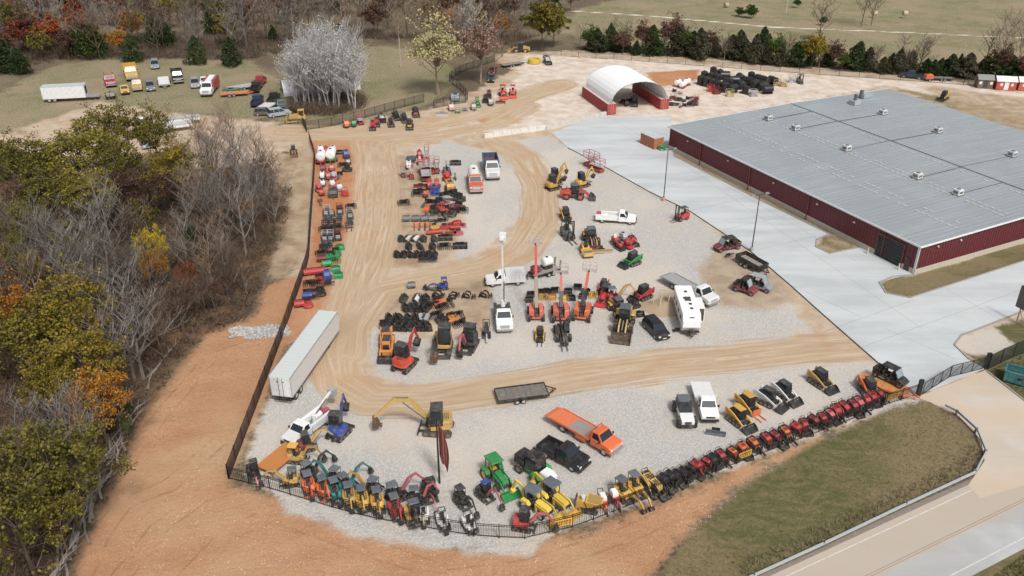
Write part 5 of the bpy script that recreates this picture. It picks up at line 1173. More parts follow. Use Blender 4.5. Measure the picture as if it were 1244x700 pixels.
def build_fences():
    scr = see_through('brown_privacy_mesh', (.05, .026, .02), .82); ch = see_through('chain_link_mesh', (.03, .03, .03), .38); gsc = see_through('green_screen_mesh', (.03, .035, .022), .8)
    fence_run('screened_fence', PX([(376, 170), (383, 191), (381, 227), (378, 268), (375, 317), (354, 378), (345, 405), (311, 495), (278, 582)]), 1.9, 'dark brown screened fence down the left side of the yard beside the red dirt', 'mesh', 3.0, mats=scr)
    fence_run('picket_fence', PX([(278, 582), (330, 595), (416, 621), (450, 630), (508, 640), (550, 648), (586, 653), (640, 655), (667, 648)]), 1.7, 'black metal picket fence in front of the row of mini excavators', 'picket', 2.4)
    fence_run('picket_fence', PX([(667, 648), (701, 640), (734, 627), (760, 617), (791, 605), (894, 564), (946, 544), (1031, 512), (1074, 493), (1113, 481)]), 1.7, 'black metal picket fence rising past the red mini loaders to the gate', 'picket', 2.4)
    fence_run('chain_link_fence', PX([(1200, 449), (1222, 438), (1290, 410)]), 2.2, 'tall dark screened fence right of the gate beside the teal skip', 'mesh', 2.6, mats=gsc)
    fence_run('chain_link_fence', PX([(372, 158), (400, 154), (445, 143), (480, 133), (515, 124)]), 2.0, 'chain link fence behind the small machines at the top left of the yard', 'mesh', 3.0, mats=ch)
    fence_run('chain_link_fence', PX([(527, 132), (545, 128), (570, 124), (562, 112), (545, 98), (560, 88), (600, 76)]), 2.0, 'chain link fence round the small fenced plot by the yellow leafed tree', 'mesh', 3.0, mats=ch)
    fence_run('screened_fence', PX([(368, 152), (373, 161)]), 1.9, 'short dark screened fence stub below the yellow bulldozer', 'mesh', 2.0, mats=scr)
    fence_run('chain_link_fence', PX([(640, 66), (760, 73), (940, 87), (1100, 98), (1250, 109)]), 1.5, 'long thin wire fence along the dirt ridge in front of the cedar row', 'mesh', 5.0, mats=see_through('wire_mesh', (.1, .09, .08), .15))
    # gate: two bent leaves with heavy posts
    for (a, b, lb) in (((1120, 480), (1153, 459), 'left leaf of the black chain link entrance gate'), ((1153, 459), (1193, 449), 'right leaf of the black chain link entrance gate')):
        A, B = G(*a), G(*b); root = bpy.data.objects.new('gate', None); C.objects.link(root); root.location = (A.x, A.y, 0); tag(root, lb, 'gate'); D = B-A
        f = MB(); A3 = Vector((0, 0, 0)); B3 = Vector((D.x, D.y, 0)); up = Vector((0, 0, 1)); h = 1.75
        for z in (.15, h): f.bar(A3+up*z, B3+up*z, .07)
        for k in range(4): q = A3+(B3-A3)*(k/3); f.bar(q+up*.15, q+up*h, .07)
        for k in range(3): q = A3+(B3-A3)*(k/3); r = A3+(B3-A3)*((k+1)/3); f.bar(q+up*.15, r+up*h, .04)
        o = bpy.data.objects.new('gate_frame', f.mesh('gate_frame', paint(BLK, .5))); C.objects.link(o); o.parent = root
        g = MB(); g.add([A3+up*.15, B3+up*.15, B3+up*h, A3+up*h], [(0, 1, 2, 3)]); o = bpy.data.objects.new('mesh_panel', g.mesh('mesh_panel', ch)); C.objects.link(o); o.parent = root
    for u, v, lb in ((1115, 481, 'thick black gate post at the left end of the entrance'), (1197, 448, 'thick black gate post at the right end of the entrance')):
        mb = MB(); mb.box(-.25, .25, -.15, .15, 0, 2.3); o = solo('gate_post', mb, paint(BLK, .5, 0, .05), lb, 'gate post'); p = G(u, v); o.location = (p.x, p.y, 0)
    # banners on the fence: yellow with dark characters too small to read
    for (u0, v0, u1, v1, lb) in ((673, 646, 695, 641, 'yellow banner with dark lettering tied on the fence by the backhoes'), (896, 563, 911, 557, 'yellow banner with dark lettering on the fence among the orange loaders'), (1074, 492, 1089, 487, 'yellow banner with dark lettering on the fence beside the orange trailer')):
        A, B = G(u0, v0), G(u1, v1); D = (B-A); L = D.length; pr = Pr()
        m = MB(); m.box(0, L, -.075, -.06, .55, 1.35); mi = pr.part('sheet', m, paint((.72, .42, .03), .5, 0, .05))
        t = MB(); rr = random.Random(5); n = 6; w = L/(n+1)
        for k in range(n):
            x = w*.55+k*w; t.box(x, x+w*.22, -.085, -.076, .68, 1.22); t.box(x+w*.22, x+w*.68, -.085, -.076, 1.1, 1.22)
            t.box(x+w*.5, x+w*.7, -.085, -.076, .68 if k % 2 else .92, 1.10)
            if k % 3: t.box(x+w*.22, x+w*.5, -.085, -.076, .68, .79)
        pr.part('lettering', t, paint((.10, .03, .01), .6, 0, 0), mi)
        spawn(pr, 'banner', A, math.atan2(D.y, D.x), lb, 'banner')
    # guard rail
    P = PX([(860, 730), (915, 704), (1000, 665), (1100, 617), (1184, 578), (1197, 553), (1186, 526), (1162, 504), (1148, 497)]); root = bpy.data.objects.new('guard_rail', None); C.objects.link(root); root.location = (P[0].x, P[0].y, 0); tag(root, 'galvanised steel guard rail curving along the grass bank beside the highway', 'guard rail')
    mb = MB()
    for a, b in zip(P[:-1], P[1:]):
        A = Vector((a.x-P[0].x, a.y-P[0].y, 0)); B = Vector((b.x-P[0].x, b.y-P[0].y, 0)); dd = (B-A).normalized()*.1
        mb.bar(A-dd+Vector((0, 0, .62)), B+dd+Vector((0, 0, .62)), .13, .10); mb.bar(A-dd+Vector((0, 0, .42)), B+dd+Vector((0, 0, .42)), .13, .10); mb.bar(A-dd+Vector((0, 0, .52)), B+dd+Vector((0, 0, .52)), .05, .2)
        o = 0
    o = bpy.data.objects.new('rail', mb.mesh('rail', paint((.56, .60, .62), .45, .3, .1))); C.objects.link(o); o.parent = root
    for a, b in zip(P[:-1], P[1:]):
        n = max(1, round((b-a).length/3.8)); dd = (b-a).normalized(); s = Vector((-dd.y, dd.x))*.2
        for k in range(n):
            q = a+(b-a)*(k/n)+s-P[0]; mb = MB(); mb.bar((q.x, q.y, 0), (q.x, q.y, .72), .16); o = bpy.data.objects.new('post', mb.mesh('post', paint((.12, .1, .08), .8))); C.objects.link(o); o.parent = root
def build_structures():
    # low white block walls by the barn
    for pts, lb, hh in (([(588, 168), (663, 157)], 'low white concrete block wall at the top of the yard track', 1.0), ([(663, 158), (736, 140)], 'low white concrete block wall curving up to the red container', .8)):
        P = PX(pts); d = P[1]-P[0]; n = int(d.length/1.9); pr = Pr(); mb = MB()
        for k in range(n): mb.box(k*d.length/n+.02, (k+1)*d.length/n-.02, -.3, .3, 0, hh+.06*((k*7) % 3-1), .02, .02, .02)
        pr.part('block_wall', mb, paint((.66, .64, .60), .9, 0, .4)); spawn(pr, 'block_wall', P[0], math.atan2(d.y, d.x), lb, 'wall')
    # hoop barn between two red containers
    L0, L1 = G(712, 117), G(743, 139.5); d = (L1-L0); Ln = d.length; d.normalize(); n = Vector((-d.y, d.x)); Rr = G(803, 128); W = (Rr-L1).dot(n); 
    print('barn', Ln, W)
    yaw = math.atan2(d.y, d.x)
    cont = Pr(); c = MB(); Lc = Ln
    c.box(-Lc/2, Lc/2, -1.1, 1.1, .1, 2.5); ci = cont.part('steel_box', c, paint((.42, .03, .035), .5, 0, .2))
    k = MB()
    for i in range(int(Lc/.5)): k.box(-Lc/2+.2+i*.5, -Lc/2+.4+i*.5, -1.14, -1.1, .2, 2.4); k.box(-Lc/2+.2+i*.5, -Lc/2+.4+i*.5, 1.1, 1.14, .2, 2.4)
    cont.part('corrugation', k, paint((.36, .025, .03), .5, 0, .2), ci)
    k = MB(); k.box(-Lc/2+.05, Lc/2-.05, -1.05, 1.05, 2.5, 2.54); cont.part('container_roof', k, paint((.55, .45, .43), .6, 0, .3), ci)
    for s in (-1, 1):
        k = MB(); k.box(Lc/2, Lc/2+.05, s*.53-.5, s*.53+.5, .2, 2.4); k2 = cont.part('container_door', k, paint((.45, .04, .04), .5)); k = MB(); k.bar((Lc/2+.08, s*.25, .2), (Lc/2+.08, s*.25, 2.4), .06); cont.part('lock_rod', k, paint(LGR, .5), k2)
    mid = (L0+L1)/2
    spawn(cont, 'shipping_container', mid, yaw, 'red shipping container under the left edge of the white hoop barn', 'container', 'containers carrying the hoop barn')
    spawn(cont, 'shipping_container', mid+n*(W-.8), yaw, 'red shipping container under the right edge of the white hoop barn', 'container', 'containers carrying the hoop barn')
    root = bpy.data.objects.new('hoop_barn', None); C.objects.link(root); q = mid+n*((W-.8)/2); root.location = (q.x, q.y, 0); root.rotation_euler = (0, 0, yaw); tag(root, 'white arched fabric hoop barn open at the front between red containers', 'barn')
    hw = (W-.8)/2+.3; rs = []; K = 16; rise = 4.7
    cv = MB(); X0, X1 = -Ln/2+.3, Ln/2+.1; out = []
    for i in range(K+1): t = math.pi*i/K; out.append((-math.cos(t)*hw, 2.45+math.sin(t)**.85*rise))
    inn = [(y*.985, z-.06) for y, z in out]
    nseg = 8
    for sgn, ring in ((1, out), (-1, inn)):
        vs = []; 
        for j in range(nseg+1):
            x = X0+(X1-X0)*j/nseg; sag = .05*(1 if j % 1 == 0 else 0)
            vs += [(x, y, z) for y, z in ring]
        cv.add(vs, [(j*(K+1)+i, j*(K+1)+i+1, (j+1)*(K+1)+i+1, (j+1)*(K+1)+i) for j in range(nseg) for i in range(K)])
    def P_(nm, mb, mat, smooth=False): o = bpy.data.objects.new(nm, mb.mesh(nm, mat, smooth)); C.objects.link(o); o.parent = root
    P_('fabric_cover', cv, paint((.85, .86, .86), .6, 0, .04))
    bw = MB(); bw.prof([(y, z) for y, z in inn], 0, .1); bw.v = [(X0+p[1], p[0], p[2]) for p in bw.v]; P_('end_wall', bw, paint((.6, .6, .58), .7))
    for j in range(9):
        rb = MB(); x = X0+.1+(X1-X0-.2)*j/8
        for a, b in zip(inn[:-1], inn[1:]): rb.bar((x, a[0]*.99, a[1]-.05), (x, b[0]*.99, b[1]-.05), .07)
        P_('hoop', rb, paint(LGR, .4, .5))
    # light poles
    for b, t, lb in (((913, 305), (922, 236), 'tall dark light pole on the apron edge beside the black dump trailer'), ((806, 244), (813, 183), 'tall dark light pole on an orange base near the far end of the apron')):
        a = G(*b); pr = Pr(); m = MB(); m.cyl((0, 0, 0), (0, 0, .7), .28, 12); pr.part('base', m, paint((.6, .25, .18) if 'orange' in lb else (.45, .45, .43), .9)); m = MB(); m.cyl((0, 0, .7), (0, 0, 9.6), .1, 8, r1=.07); pr.part('pole', m, paint((.05, .05, .05), .5))
        m = MB(); m.bar((0, 0, 9.5), (1.1, 0, 9.6), .08); m.bar((0, 0, 9.5), (-1.1, 0, 9.6), .08); pr.part('arm', m, paint((.05, .05, .05), .5))
        for s in (-1, 1): m = MB(); m.box(s*1.3-.35, s*1.3+.35, -.2, .2, 9.55, 9.75, .05, .05, .03); pr.part('lamp_head', m, paint((.25, .25, .24), .5))
        spawn(pr, 'light_pole', a, R(20), lb, 'light pole')
    # flagpole with a limp striped flag
    a = G(534, 587); pr = Pr(); m = MB(); m.cyl((0, 0, 0), (0, 0, 8.2), .12, 12, .07); pr.part('pole', m, paint(BLK, .4, 0, .05))
    f = MB(); vs = []; nn, kk = 14, 16
    for i in range(nn+1):
        for j in range(kk+1):
            t = i/nn; s = j/kk; fold = .16*math.sin(s*9+t*1.5)*(.3+.7*t); x = .10+s*(.30+.75*math.sin(t*2.4)); z = 7.9-t*4.3-s*(1.5*t+.5)
            vs.append((x, fold, z))
    f.add(vs, [(i*(kk+1)+j, i*(kk+1)+j+1, (i+1)*(kk+1)+j+1, (i+1)*(kk+1)+j) for i in range(nn) for j in range(kk)])
    fm, nt, b = newmat('flag_cloth'); tc = nt.nodes.new('ShaderNodeTexCoord').outputs['Object']; wv = node(nt, 'ShaderNodeTexWave', bands_direction='X', _Scale=1.3, _Distortion=2.5); nt.links.new(tc, wv.inputs['Vector'])
    nt.links.new(mixc(nt, ramp(nt, wv.outputs[0], .5, .9), (.13, .028, .022), (.24, .10, .08)), b.inputs['Base Color']); b.inputs['Roughness'].default_value = .9
    pr.part('flag', f, fm, smooth=True); spawn(pr, 'flagpole', a, R(-10), 'black flagpole with a limp dark red flag in front of the yellow excavator', 'flagpole')
    # right hand sheds
    def shed(u, v, col, roofc, lb, w=4.0, dd=3.0, hh=2.3, nm='garden_shed', yaw=-.2):
        pr = Pr(); m = MB(); m.box(-w/2, w/2, -dd/2, dd/2, .1, hh)
        m.prof([(-dd/2, hh), (dd/2, hh), (0, hh+.8)], -w/2, w/2); m.v[8:] = [(p[1], p[0], p[2]) for p in m.v[8:]]; pr.part('wall', m, paint(col, .6))
        r = MB()
        for s in (-1, 1): r.hexa([(-w/2-.15, s*(dd/2+.2), hh-.1), (w/2+.15, s*(dd/2+.2), hh-.1), (w/2+.15, 0, hh+.86), (-w/2-.15, 0, hh+.86), (-w/2-.15, s*(dd/2+.2), hh), (w/2+.15, s*(dd/2+.2), hh), (w/2+.15, 0, hh+.96), (-w/2-.15, 0, hh+.96)])
        pr.part('roof', r, paint(roofc, .5)); k = MB(); k.box(-.5, .5, -dd/2-.03, -dd/2, .15, 2.1); pr.part('door', k, paint(WHT if col[0] > .3 else DGR, .5)); k = MB()
        for x in (-1.5, 1.0): k.box(x, x+.6, -dd/2-.03, -dd/2, 1.1, 1.8)
        pr.part('window', k, paint(WHT, .4)); spawn(pr, nm, G(u, v), yaw, lb, 'shed')
    shed(1194, 106, (.16, .11, .08), (.25, .26, .25), 'small dark wooden shed left of the two red sheds', 3.6)
    shed(1219, 108, (.52, .06, .035), WHT, 'red shed with a white roof in the middle of three', 4.6, 3.2)
    shed(1246, 109, (.50, .10, .06), WHT, 'red shed cut by the right edge of the photo', 4.6, 3.2)
    # orange rusty container and green bin by the warehouse corner
    pr = Pr(); m = MB(); m.box(-2.3, 2.3, -1.2, 1.2, .1, 2.4); i = pr.part('steel_box', m, paint((.40, .12, .04), .6, 0, .3)); m = MB(); m.box(-2.32, 2.32, -1.22, 1.22, 2.4, 2.46); pr.part('container_roof', m, paint((.55, .6, .62), .5)); m = MB()
    for k in range(9): m.box(-2.1+.5*k, -2.0+.5*k, -1.23, -1.2, .2, 2.3)
    pr.part('corrugation', m, paint((.3, .08, .03), .6), i); put2(pr, 'storage_container', (784, 174), (799, 181), 'rusty orange storage container with a white roof by the warehouse corner', 'container')
    pr = Pr(); m = MB(); m.box(-.6, .6, -.45, .45, .1, .95, -.08, -.08, -.05); pr.part('bin_body', m, paint(GRN, .5)); m = MB(); m.box(-.7, .7, -.55, .55, .95, 1.05); pr.part('lid', m, paint((.01, .35, .1), .4)); put(pr, 'waste_bin', 804, 183, 10, 2, 'small green waste bin beside the rusty orange container', 'bin')
    # teal skip and stacked display frame at the right
    pr = Pr(); m = MB(); L, w, h = 3.4, 1.9, 1.5; tm = paint((.01, .17, .19), .5, 0, .35)
    m.box(-L/2, L/2, -w/2, w/2, .15, .25)
    for s in (-1, 1): m.box(-L/2, L/2, s*w/2-.04, s*w/2+.04, .25, h); m.box(s*L/2-.04, s*L/2+.04, -w/2+.04, w/2-.04, .25, h)
    i = pr.part('body', m, tm); r = MB()
    for s in (-1, 1): r.box(-L/2-.08, L/2+.08, s*(w/2+.02)-.08, s*(w/2+.02)+.08, h, h+.12); r.box(s*(L/2+.02)-.08, s*(L/2+.02)+.08, -w/2+.07, w/2-.07, h, h+.12)
    for x in (-1.2, -.4, .4, 1.2): r.box(x-.05, x+.05, -w/2-.1, -w/2-.04, .2, h)
    pr.part('rim', r, tm, i); m = MB(); m.box(-L/2+.1, L/2-.1, -w/2+.08, w/2-.08, .25, .7); pr.part('rubbish', m, paint((.12, .1, .09), .9)); m = MB(); m.box(-.3, .9, -w/2-.06, -w/2-.045, .7, 1.1); pr.part('plate', m, rub()); put2(pr, 'skip', (1222, 460), (1254, 469), 'teal steel skip on the grass outside the right fence', 'skip')
    pr = Pr(); m = MB()
    for y in (-1.6, 1.6): m.bar((0, y, 0), (0, y, 2.2), .14); m.bar((0, y, 2.0), (-1.2, y, 0), .1)
    pr.part('support', m, paint((.5, .47, .44), .6)); m = MB(); m.box(-.1, .1, -2.4, 2.4, 2.2, 5.4); i = pr.part('panel', m, paint((.13, .12, .12), .7)); m = MB()
    for k in range(7): m.box(-.14, -.1, -2.4, 2.4, 2.35+k*.45, 2.42+k*.45)
    pr.part('slat', m, paint((.3, .29, .28), .7), i); put(pr, 'sign_frame', 1247, 399, -10, 4, 'tall dark slatted roadside sign frame on two props at the right edge', 'sign')
    # sand heap with stakes
    mb = MB(); n, k = 28, 9; vs = [(0, 0, .9)]; rr = random.Random(9)
    for j in range(1, k+1):
        for i in range(n): t = 2*math.pi*i/n; r = j/k; vs.append((math.cos(t)*3.6*r*(1+.08*math.sin(3*t)), math.sin(t)*2.6*r*(1+.07*math.cos(2*t)), .9*math.exp(-2.6*r*r)*(1+.1*rr.uniform(-1, 1))-.06*r))
    fs = [(0, 1+i, 1+(i+1) % n) for i in range(n)]+[(1+j*n+i, 1+j*n+(i+1) % n, 1+(j+1)*n+(i+1) % n, 1+(j+1)*n+i) for j in range(k-1) for i in range(n)]
    mb.add(vs, fs); o = solo('sand_heap', mb, paint((.36, .26, .16), .95, 0, .3), 'low heap of brown soil beside the white travel trailer', 'heap', smooth=True); p = G(808, 374); o.location = (p.x, p.y, 0)
    for i, (u, v, l2) in enumerate(((793, 372, 'leftmost'), (803, 368, 'middle'), (801, 377, 'lowest'), (811, 374, 'rightmost'))):
        mb = MB(); mb.bar((0, 0, 0), (.1, .05, 1.5), .09); o = solo('stake', mb, paint((.7, .6, .42), .8), 'pale wooden stake in the brown soil heap, the '+l2+' one', 'stake', 'stakes in the soil heap'); p = G(u, v); o.location = (p.x, p.y, .3)
    # white poly-covered greenhouse ruin behind the pale thicket
    pr = Pr(); m = MB(); n = 12; W2, LL = 3.6, 19.0
    ring = [(-math.cos(math.pi*i/n)*W2, math.sin(math.pi*i/n)*3.0) for i in range(n+1)]
    m.add([(x, y, z) for x in np.linspace(-LL/2, LL/2, 9) for y, z in ring], [(j*(n+1)+i, j*(n+1)+i+1, (j+1)*(n+1)+i+1, (j+1)*(n+1)+i) for j in range(8) for i in range(n)]); pr.part('plastic_cover', m, paint((.66, .68, .72), .5, 0, .2)); m = MB(); m.prof([(y*.97, z*.97) for y, z in ring], 0, .1); m.v = [(LL/2-.15+p[1]-.0, p[0], p[2]) for p in m.v]; pr.part('end_wall', m, paint((.6, .62, .66), .6)); put2(pr, 'greenhouse', (340, 113), (438, 104), 'long pale plastic covered greenhouse behind the white barked thicket', 'greenhouse')
    for u, v, hh, lb in ((487, 82, 8, 'grey utility pole on the rough ground behind the yard fence'), (955, 16, 8, 'thin pale pole in the far pasture')):
        pr = Pr(); m = MB(); m.cyl((0, 0, 0), (0, 0, hh), .13, 8, .1); pr.part('pole', m, paint((.5, .47, .42), .8)); m = MB(); m.bar((0, -.9, hh-.5), (0, .9, hh-.5), .12); pr.part('crossarm', m, paint((.4, .36, .3), .8)); put(pr, 'utility_pole', u, v, 10, 0, lb, 'utility pole')
# ================================================================ trees
def rv(r, s=1.0): return Vector((r.uniform(-1, 1), r.uniform(-1, 1), r.uniform(-1, 1)))*s
def prism3(V, F, a, b, ra, rb):
    d = (b-a).normalized(); up = Vector((0, 0, 1)) if abs(d.z) < .9 else Vector((1, 0, 0)); e1 = d.cross(up).normalized(); e2 = d.cross(e1); n = len(V)
    for p, r in ((a, ra), (b, rb)):
        for k in range(3): t = 2.094*k; V.append(p+(e1*math.cos(t)+e2*math.sin(t))*r)
    for k in range(3): F.append((n+k, n+(k+1) % 3, n+3+(k+1) % 3, n+3+k))
def grow(seed, H=12, spread=.5, twigs=5, levels=3, trunk_r=.18, first=.25, up=.5, multi=1, thin=1.0, lean=.08):
    """trunk + limbs, twigs, tips"""
    r = random.Random(seed); TV, TF, CV, CF, tips = [], [], [], [], []
    def limb(p, d, L, rad, lv):
        n = 3 if lv else 5; q = p; pts = [p]
        for i in range(n):
            d = (d+rv(r, .16 if lv else .08)+Vector((0, 0, up*.12 if lv else .05))).normalized(); q2 = q+d*L/n
            r0 = rad*(1-i/n*.75); r1 = rad*(1-(i+1)/n*.75)
            prism3(*((TV, TF) if lv < 1 else (CV, CF)), q, q2, max(r0, .014*thin), max(r1, .011*thin)); q = q2; pts.append(q)
        if lv >= levels: tips.append((q, d)); tips.append((pts[-2], d)); return
        k = (r.randint(9, 12) if lv == 0 else r.randint(twigs-1, twigs+1))
        for i in range(k):
            t = (first if lv == 0 else .25)+(1-(first if lv == 0 else .25))*(i+r.random())/k; t = min(t, .999); s = t*n; j = int(s); pt = pts[j]+(pts[j+1]-pts[j])*(s-j)
            az = r.uniform(0, 6.283) if lv else 2.4*i+r.uniform(-.4, .4); sd = Vector((math.cos(az), math.sin(az), up*r.uniform(.5, 1.3)))
            nd = (d*.45+sd*(spread*1.6)).normalized()
            limb(pt, nd, L*(.52*(1.25-t*.6) if lv == 0 else .55)*r.uniform(.75, 1.15), rad*(.42 if lv == 0 else .5), lv+1)
        if lv == 0: tips.append((q, d))
    for m in range(multi):
        p = Vector((0, 0, -.3)) if m == 0 else Vector((r.uniform(-.8, .8), r.uniform(-.8, .8), -.3))
        limb(p, Vector((r.uniform(-lean, lean)*(1+m), r.uniform(-lean, lean)*(1+m), 1)).normalized(), H*r.uniform(.85, 1), trunk_r, 0)
    return TV, TF, CV, CF, tips
def rawmesh(nm, V, F, mats, mi=None):
    me = bpy.data.meshes.new(nm); me.from_pydata([tuple(v) for v in V], [], F)
    for m in mats: me.materials.append(m)
    if mi is not None: me.polygons.foreach_set('material_index', mi)
    me.update(); return me
def barkmat(c0, c1, nm='bark'):
    k = ('bark', c0, c1)
    if k in MATS: return MATS[k]
    m, nt, b = newmat(nm); oi = nt.nodes.new('ShaderNodeObjectInfo').outputs['Random']; ri = nt.nodes.new('ShaderNodeNewGeometry').outputs['Random Per Island']
    f = mth(nt, 'MULTIPLY_ADD', ri, .6, mth(nt, 'MULTIPLY', oi, .4)); nt.links.new(mixc(nt, f, c0, c1), b.inputs['Base Color']); b.inputs['Roughness'].default_value = .9; b.inputs['Specular IOR Level'].default_value = .1; MATS[k] = m; return m
def leafmat(cols, nm='leaves'):
    k = ('leaf', cols)
    if k in MATS: return MATS[k]
    m, nt, b = newmat(nm); oi = nt.nodes.new('ShaderNodeObjectInfo').outputs['Random']; ri = nt.nodes.new('ShaderNodeNewGeometry').outputs['Random Per Island']; tc = nt.nodes.new('ShaderNodeTexCoord').outputs['Object']
    n = noise(nt, tc, .55, 3)
    f = mth(nt, 'ADD', mth(nt, 'MULTIPLY', ri, .45), mth(nt, 'ADD', mth(nt, 'MULTIPLY', mth(nt, 'SUBTRACT', n, .35), 1.3), mth(nt, 'MULTIPLY', mth(nt, 'SUBTRACT', oi, .5), .45)))
    c = mixc(nt, ramp(nt, f, .0, .5), cols[0], cols[1]); c = mixc(nt, ramp(nt, f, .5, 1.0), c, cols[2]); nt.links.new(c, b.inputs['Base Color']); b.inputs['Roughness'].default_value = .75; b.inputs['Specular IOR Level'].default_value = .15; MATS[k] = m; return m
def leafquads(r, tips, per, rad, size, V, F, drop=0.0):
    for p, d in tips:
        if r.random() < drop: continue
        for k in range(per):
            c = p+rv(r, rad)*r.random()**.4; a = rv(r).normalized()*size*r.uniform(.6, 1.25); b = a.cross(rv(r)).normalized()*size*r.uniform(.5, 1.0)
            n = len(V); V += [c-a*.5-b*.5, c+a*.5-b*.4, c+a*.5+b*.5, c-a*.4+b*.5]; F.append((n, n+1, n+2, n+3))
GREYB = ((.09, .078, .068), (.29, .265, .245)); BROWNB = ((.07, .052, .04), (.19, .145, .112)); WHITEB = ((.25, .24, .23), (.60, .59, .575)); TANB = ((.17, .12, .09), (.33, .25, .19))
LEAF = {'olive': ((.045, .045, .012), (.155, .135, .025), (.33, .26, .045)), 'gold': ((.05, .05, .012), (.20, .155, .024), (.40, .25, .035)), 'orange': ((.13, .05, .012), (.32, .13, .02), (.42, .25, .03)),
        'yellow': ((.20, .16, .012), (.42, .31, .02), (.58, .42, .03)), 'rust': ((.09, .022, .012), (.24, .06, .022), (.32, .11, .04)), 'brown': ((.05, .028, .02), (.12, .065, .045), (.19, .11, .075)), 'green': ((.018, .035, .008), (.05, .085, .014), (.11, .15, .025)),
        'silver': ((.26, .25, .23), (.45, .44, .42), (.66, .65, .63)), 'pale': ((.26, .23, .11), (.42, .37, .19), (.52, .47, .28)), 'pink': ((.22, .14, .11), (.34, .23, .18), (.42, .31, .26)), 'cedar': ((.018, .030, .012), (.042, .062, .022), (.10, .115, .042)), 'cedargrey': ((.03, .032, .018), (.06, .062, .036), (.11, .10, .065))}
@cached
def bare_tree(seed, H=12, bark=GREYB, spread=.45, multi=1, levels=3, tw=5, up=.5, first=.25, thin=1.1):
    TV, TF, CV, CF, tips = grow(seed, H, spread, tw, levels, .019*H, first, up, multi, thin)
    pr = Pr(); pr.p = [('trunk', rawmesh('trunk', TV, TF, [barkmat(*bark)]), -1), ('crown', rawmesh('crown', CV, CF, [barkmat(*bark)]), -1)]; return pr
@cached
def leafy_tree(seed, H=11, kind='olive', per=9, size=.42, bark=BROWNB, spread=.6, drop=.1, tw=4, multi=1, rad=.75, clumps=0, cr=3.9):
    TV, TF, CV, CF, tips = grow(seed, H, spread, tw, 2, .018*H, .28, .35, multi, 2.0)
    r = random.Random(seed+5); V = list(CV); F = list(CF); nb = len(F); MI = []; leafquads(r, tips, per, rad, size, V, F, drop)
    for k in range(clumps):                                  # leaf clumps over the dome of the crown, with gaps between
        az = 2.4*k+r.uniform(-.3, .3); t = (k+.5)/clumps; el = math.asin(1-1.25*t) if t < .98 else -.2; q = cr*r.uniform(.7, 1.12)*(1 if r.random() < .7 else .6)
        c0 = Vector((math.cos(az)*math.cos(el)*q, math.sin(az)*math.cos(el)*q, H*.62+math.sin(el)*q*.95)); cs = r.uniform(.55, 1.15)
        prism3(V, F, Vector((0, 0, H*.4)), c0, .05, .015)
        for f_ in range(3): MI.append(0)
        nl = len(F)
        for j in range(int(100*cs)):
            w_ = rv(r, 1).normalized()*(r.random()**.45)*cs; c = c0+Vector((w_.x, w_.y, w_.z*.65)); a = (rv(r)+Vector((0, 0, .2))).normalized()*size*r.uniform(.55, 1.15); b = a.cross(rv(r)).normalized()*size*r.uniform(.45, .9); m = len(V); V.extend([c-a*.5-b*.5, c+a*.5-b*.4, c+a*.5+b*.5, c-a*.4+b*.5]); F.append((m, m+1, m+2, m+3))
        MI.extend([1]*(len(F)-nl))
    pr = Pr(); pr.p = [('trunk', rawmesh('trunk', TV, TF, [barkmat(*bark)]), -1), ('crown', rawmesh('crown', V, F, [barkmat(*bark), leafmat(LEAF[kind])], [0]*nb+[1]*(len(F)-nb-len(MI))+MI), -1)]; return pr
@cached
def cedar_tree(seed, H=7, W=2.2, n=1500, size=.42, kind='cedar'):
    r = random.Random(seed); TV, TF = [], []; prism3(TV, TF, Vector((0, 0, -.2)), Vector((0, 0, H*.95)), .16, .03); V, F = [], []
    lob = [(r.uniform(0, 6.28), r.uniform(.75, 1.2), r.uniform(0, 1)) for _ in range(9)]
    for k in range(n):
        t = r.random()**1.25; z = .25+t*(H-.25); az = r.uniform(0, 6.283)
        w = W*(1-t**1.6)**.8*(.8+t if t < .2 else 1.0); bump = .9+.26*math.sin(az*3+lob[int(t*8)][0])+.2*math.sin(az*2+t*11)
        rr = w*bump*(r.random()**.33); c = Vector((math.cos(az)*rr, math.sin(az)*rr, z+.25*rr*.3)); a = (rv(r)+Vector((0, 0, .5))).normalized()*size*r.uniform(.6, 1.3); b = a.cross(rv(r)).normalized()*size*r.uniform(.35, .7)
        m = len(V); V += [c-a*.5-b*.5, c+a*.5-b*.3, c+a*.6+b*.3, c-a*.4+b*.5]; F.append((m, m+1, m+2, m+3))
    pr = Pr(); pr.p = [('trunk', rawmesh('trunk', TV, TF, [barkmat(*BROWNB)]), -1), ('crown', rawmesh('crown', V, F, [leafmat(LEAF[kind])]), -1)]; return pr
def ramdom_xy(o):
    k = random.uniform(1.0, 1.6); o.scale = (o.scale.x*k, o.scale.y*k*random.uniform(.85, 1.1), o.scale.z*random.uniform(.75, 1.05)); o.rotation_euler.x = random.uniform(-.08, .08)
def inpoly(p, poly):
    c = False; n = len(poly)
    for i in range(n):
        a, b = poly[i], poly[(i+1) % n]
        if (a.y > p.y) != (b.y > p.y) and p.x < (b.x-a.x)*(p.y-a.y)/(b.y-a.y)+a.x: c = not c
    return c
def plant(pr, p, name, label, cat, group=None, s=1.0, yaw=None, z=0.0): return spawn(pr, name, p, random.uniform(0, 6.28) if yaw is None else yaw, label, cat, group, z, s)
HERO = []
def oakzone(p):
    u, v = PJ(p, 6.5); return (u < 240 and 138 < v < 262) or (u < 140 and 345 < v < 500) or (u < 110 and 530 < v < 680)
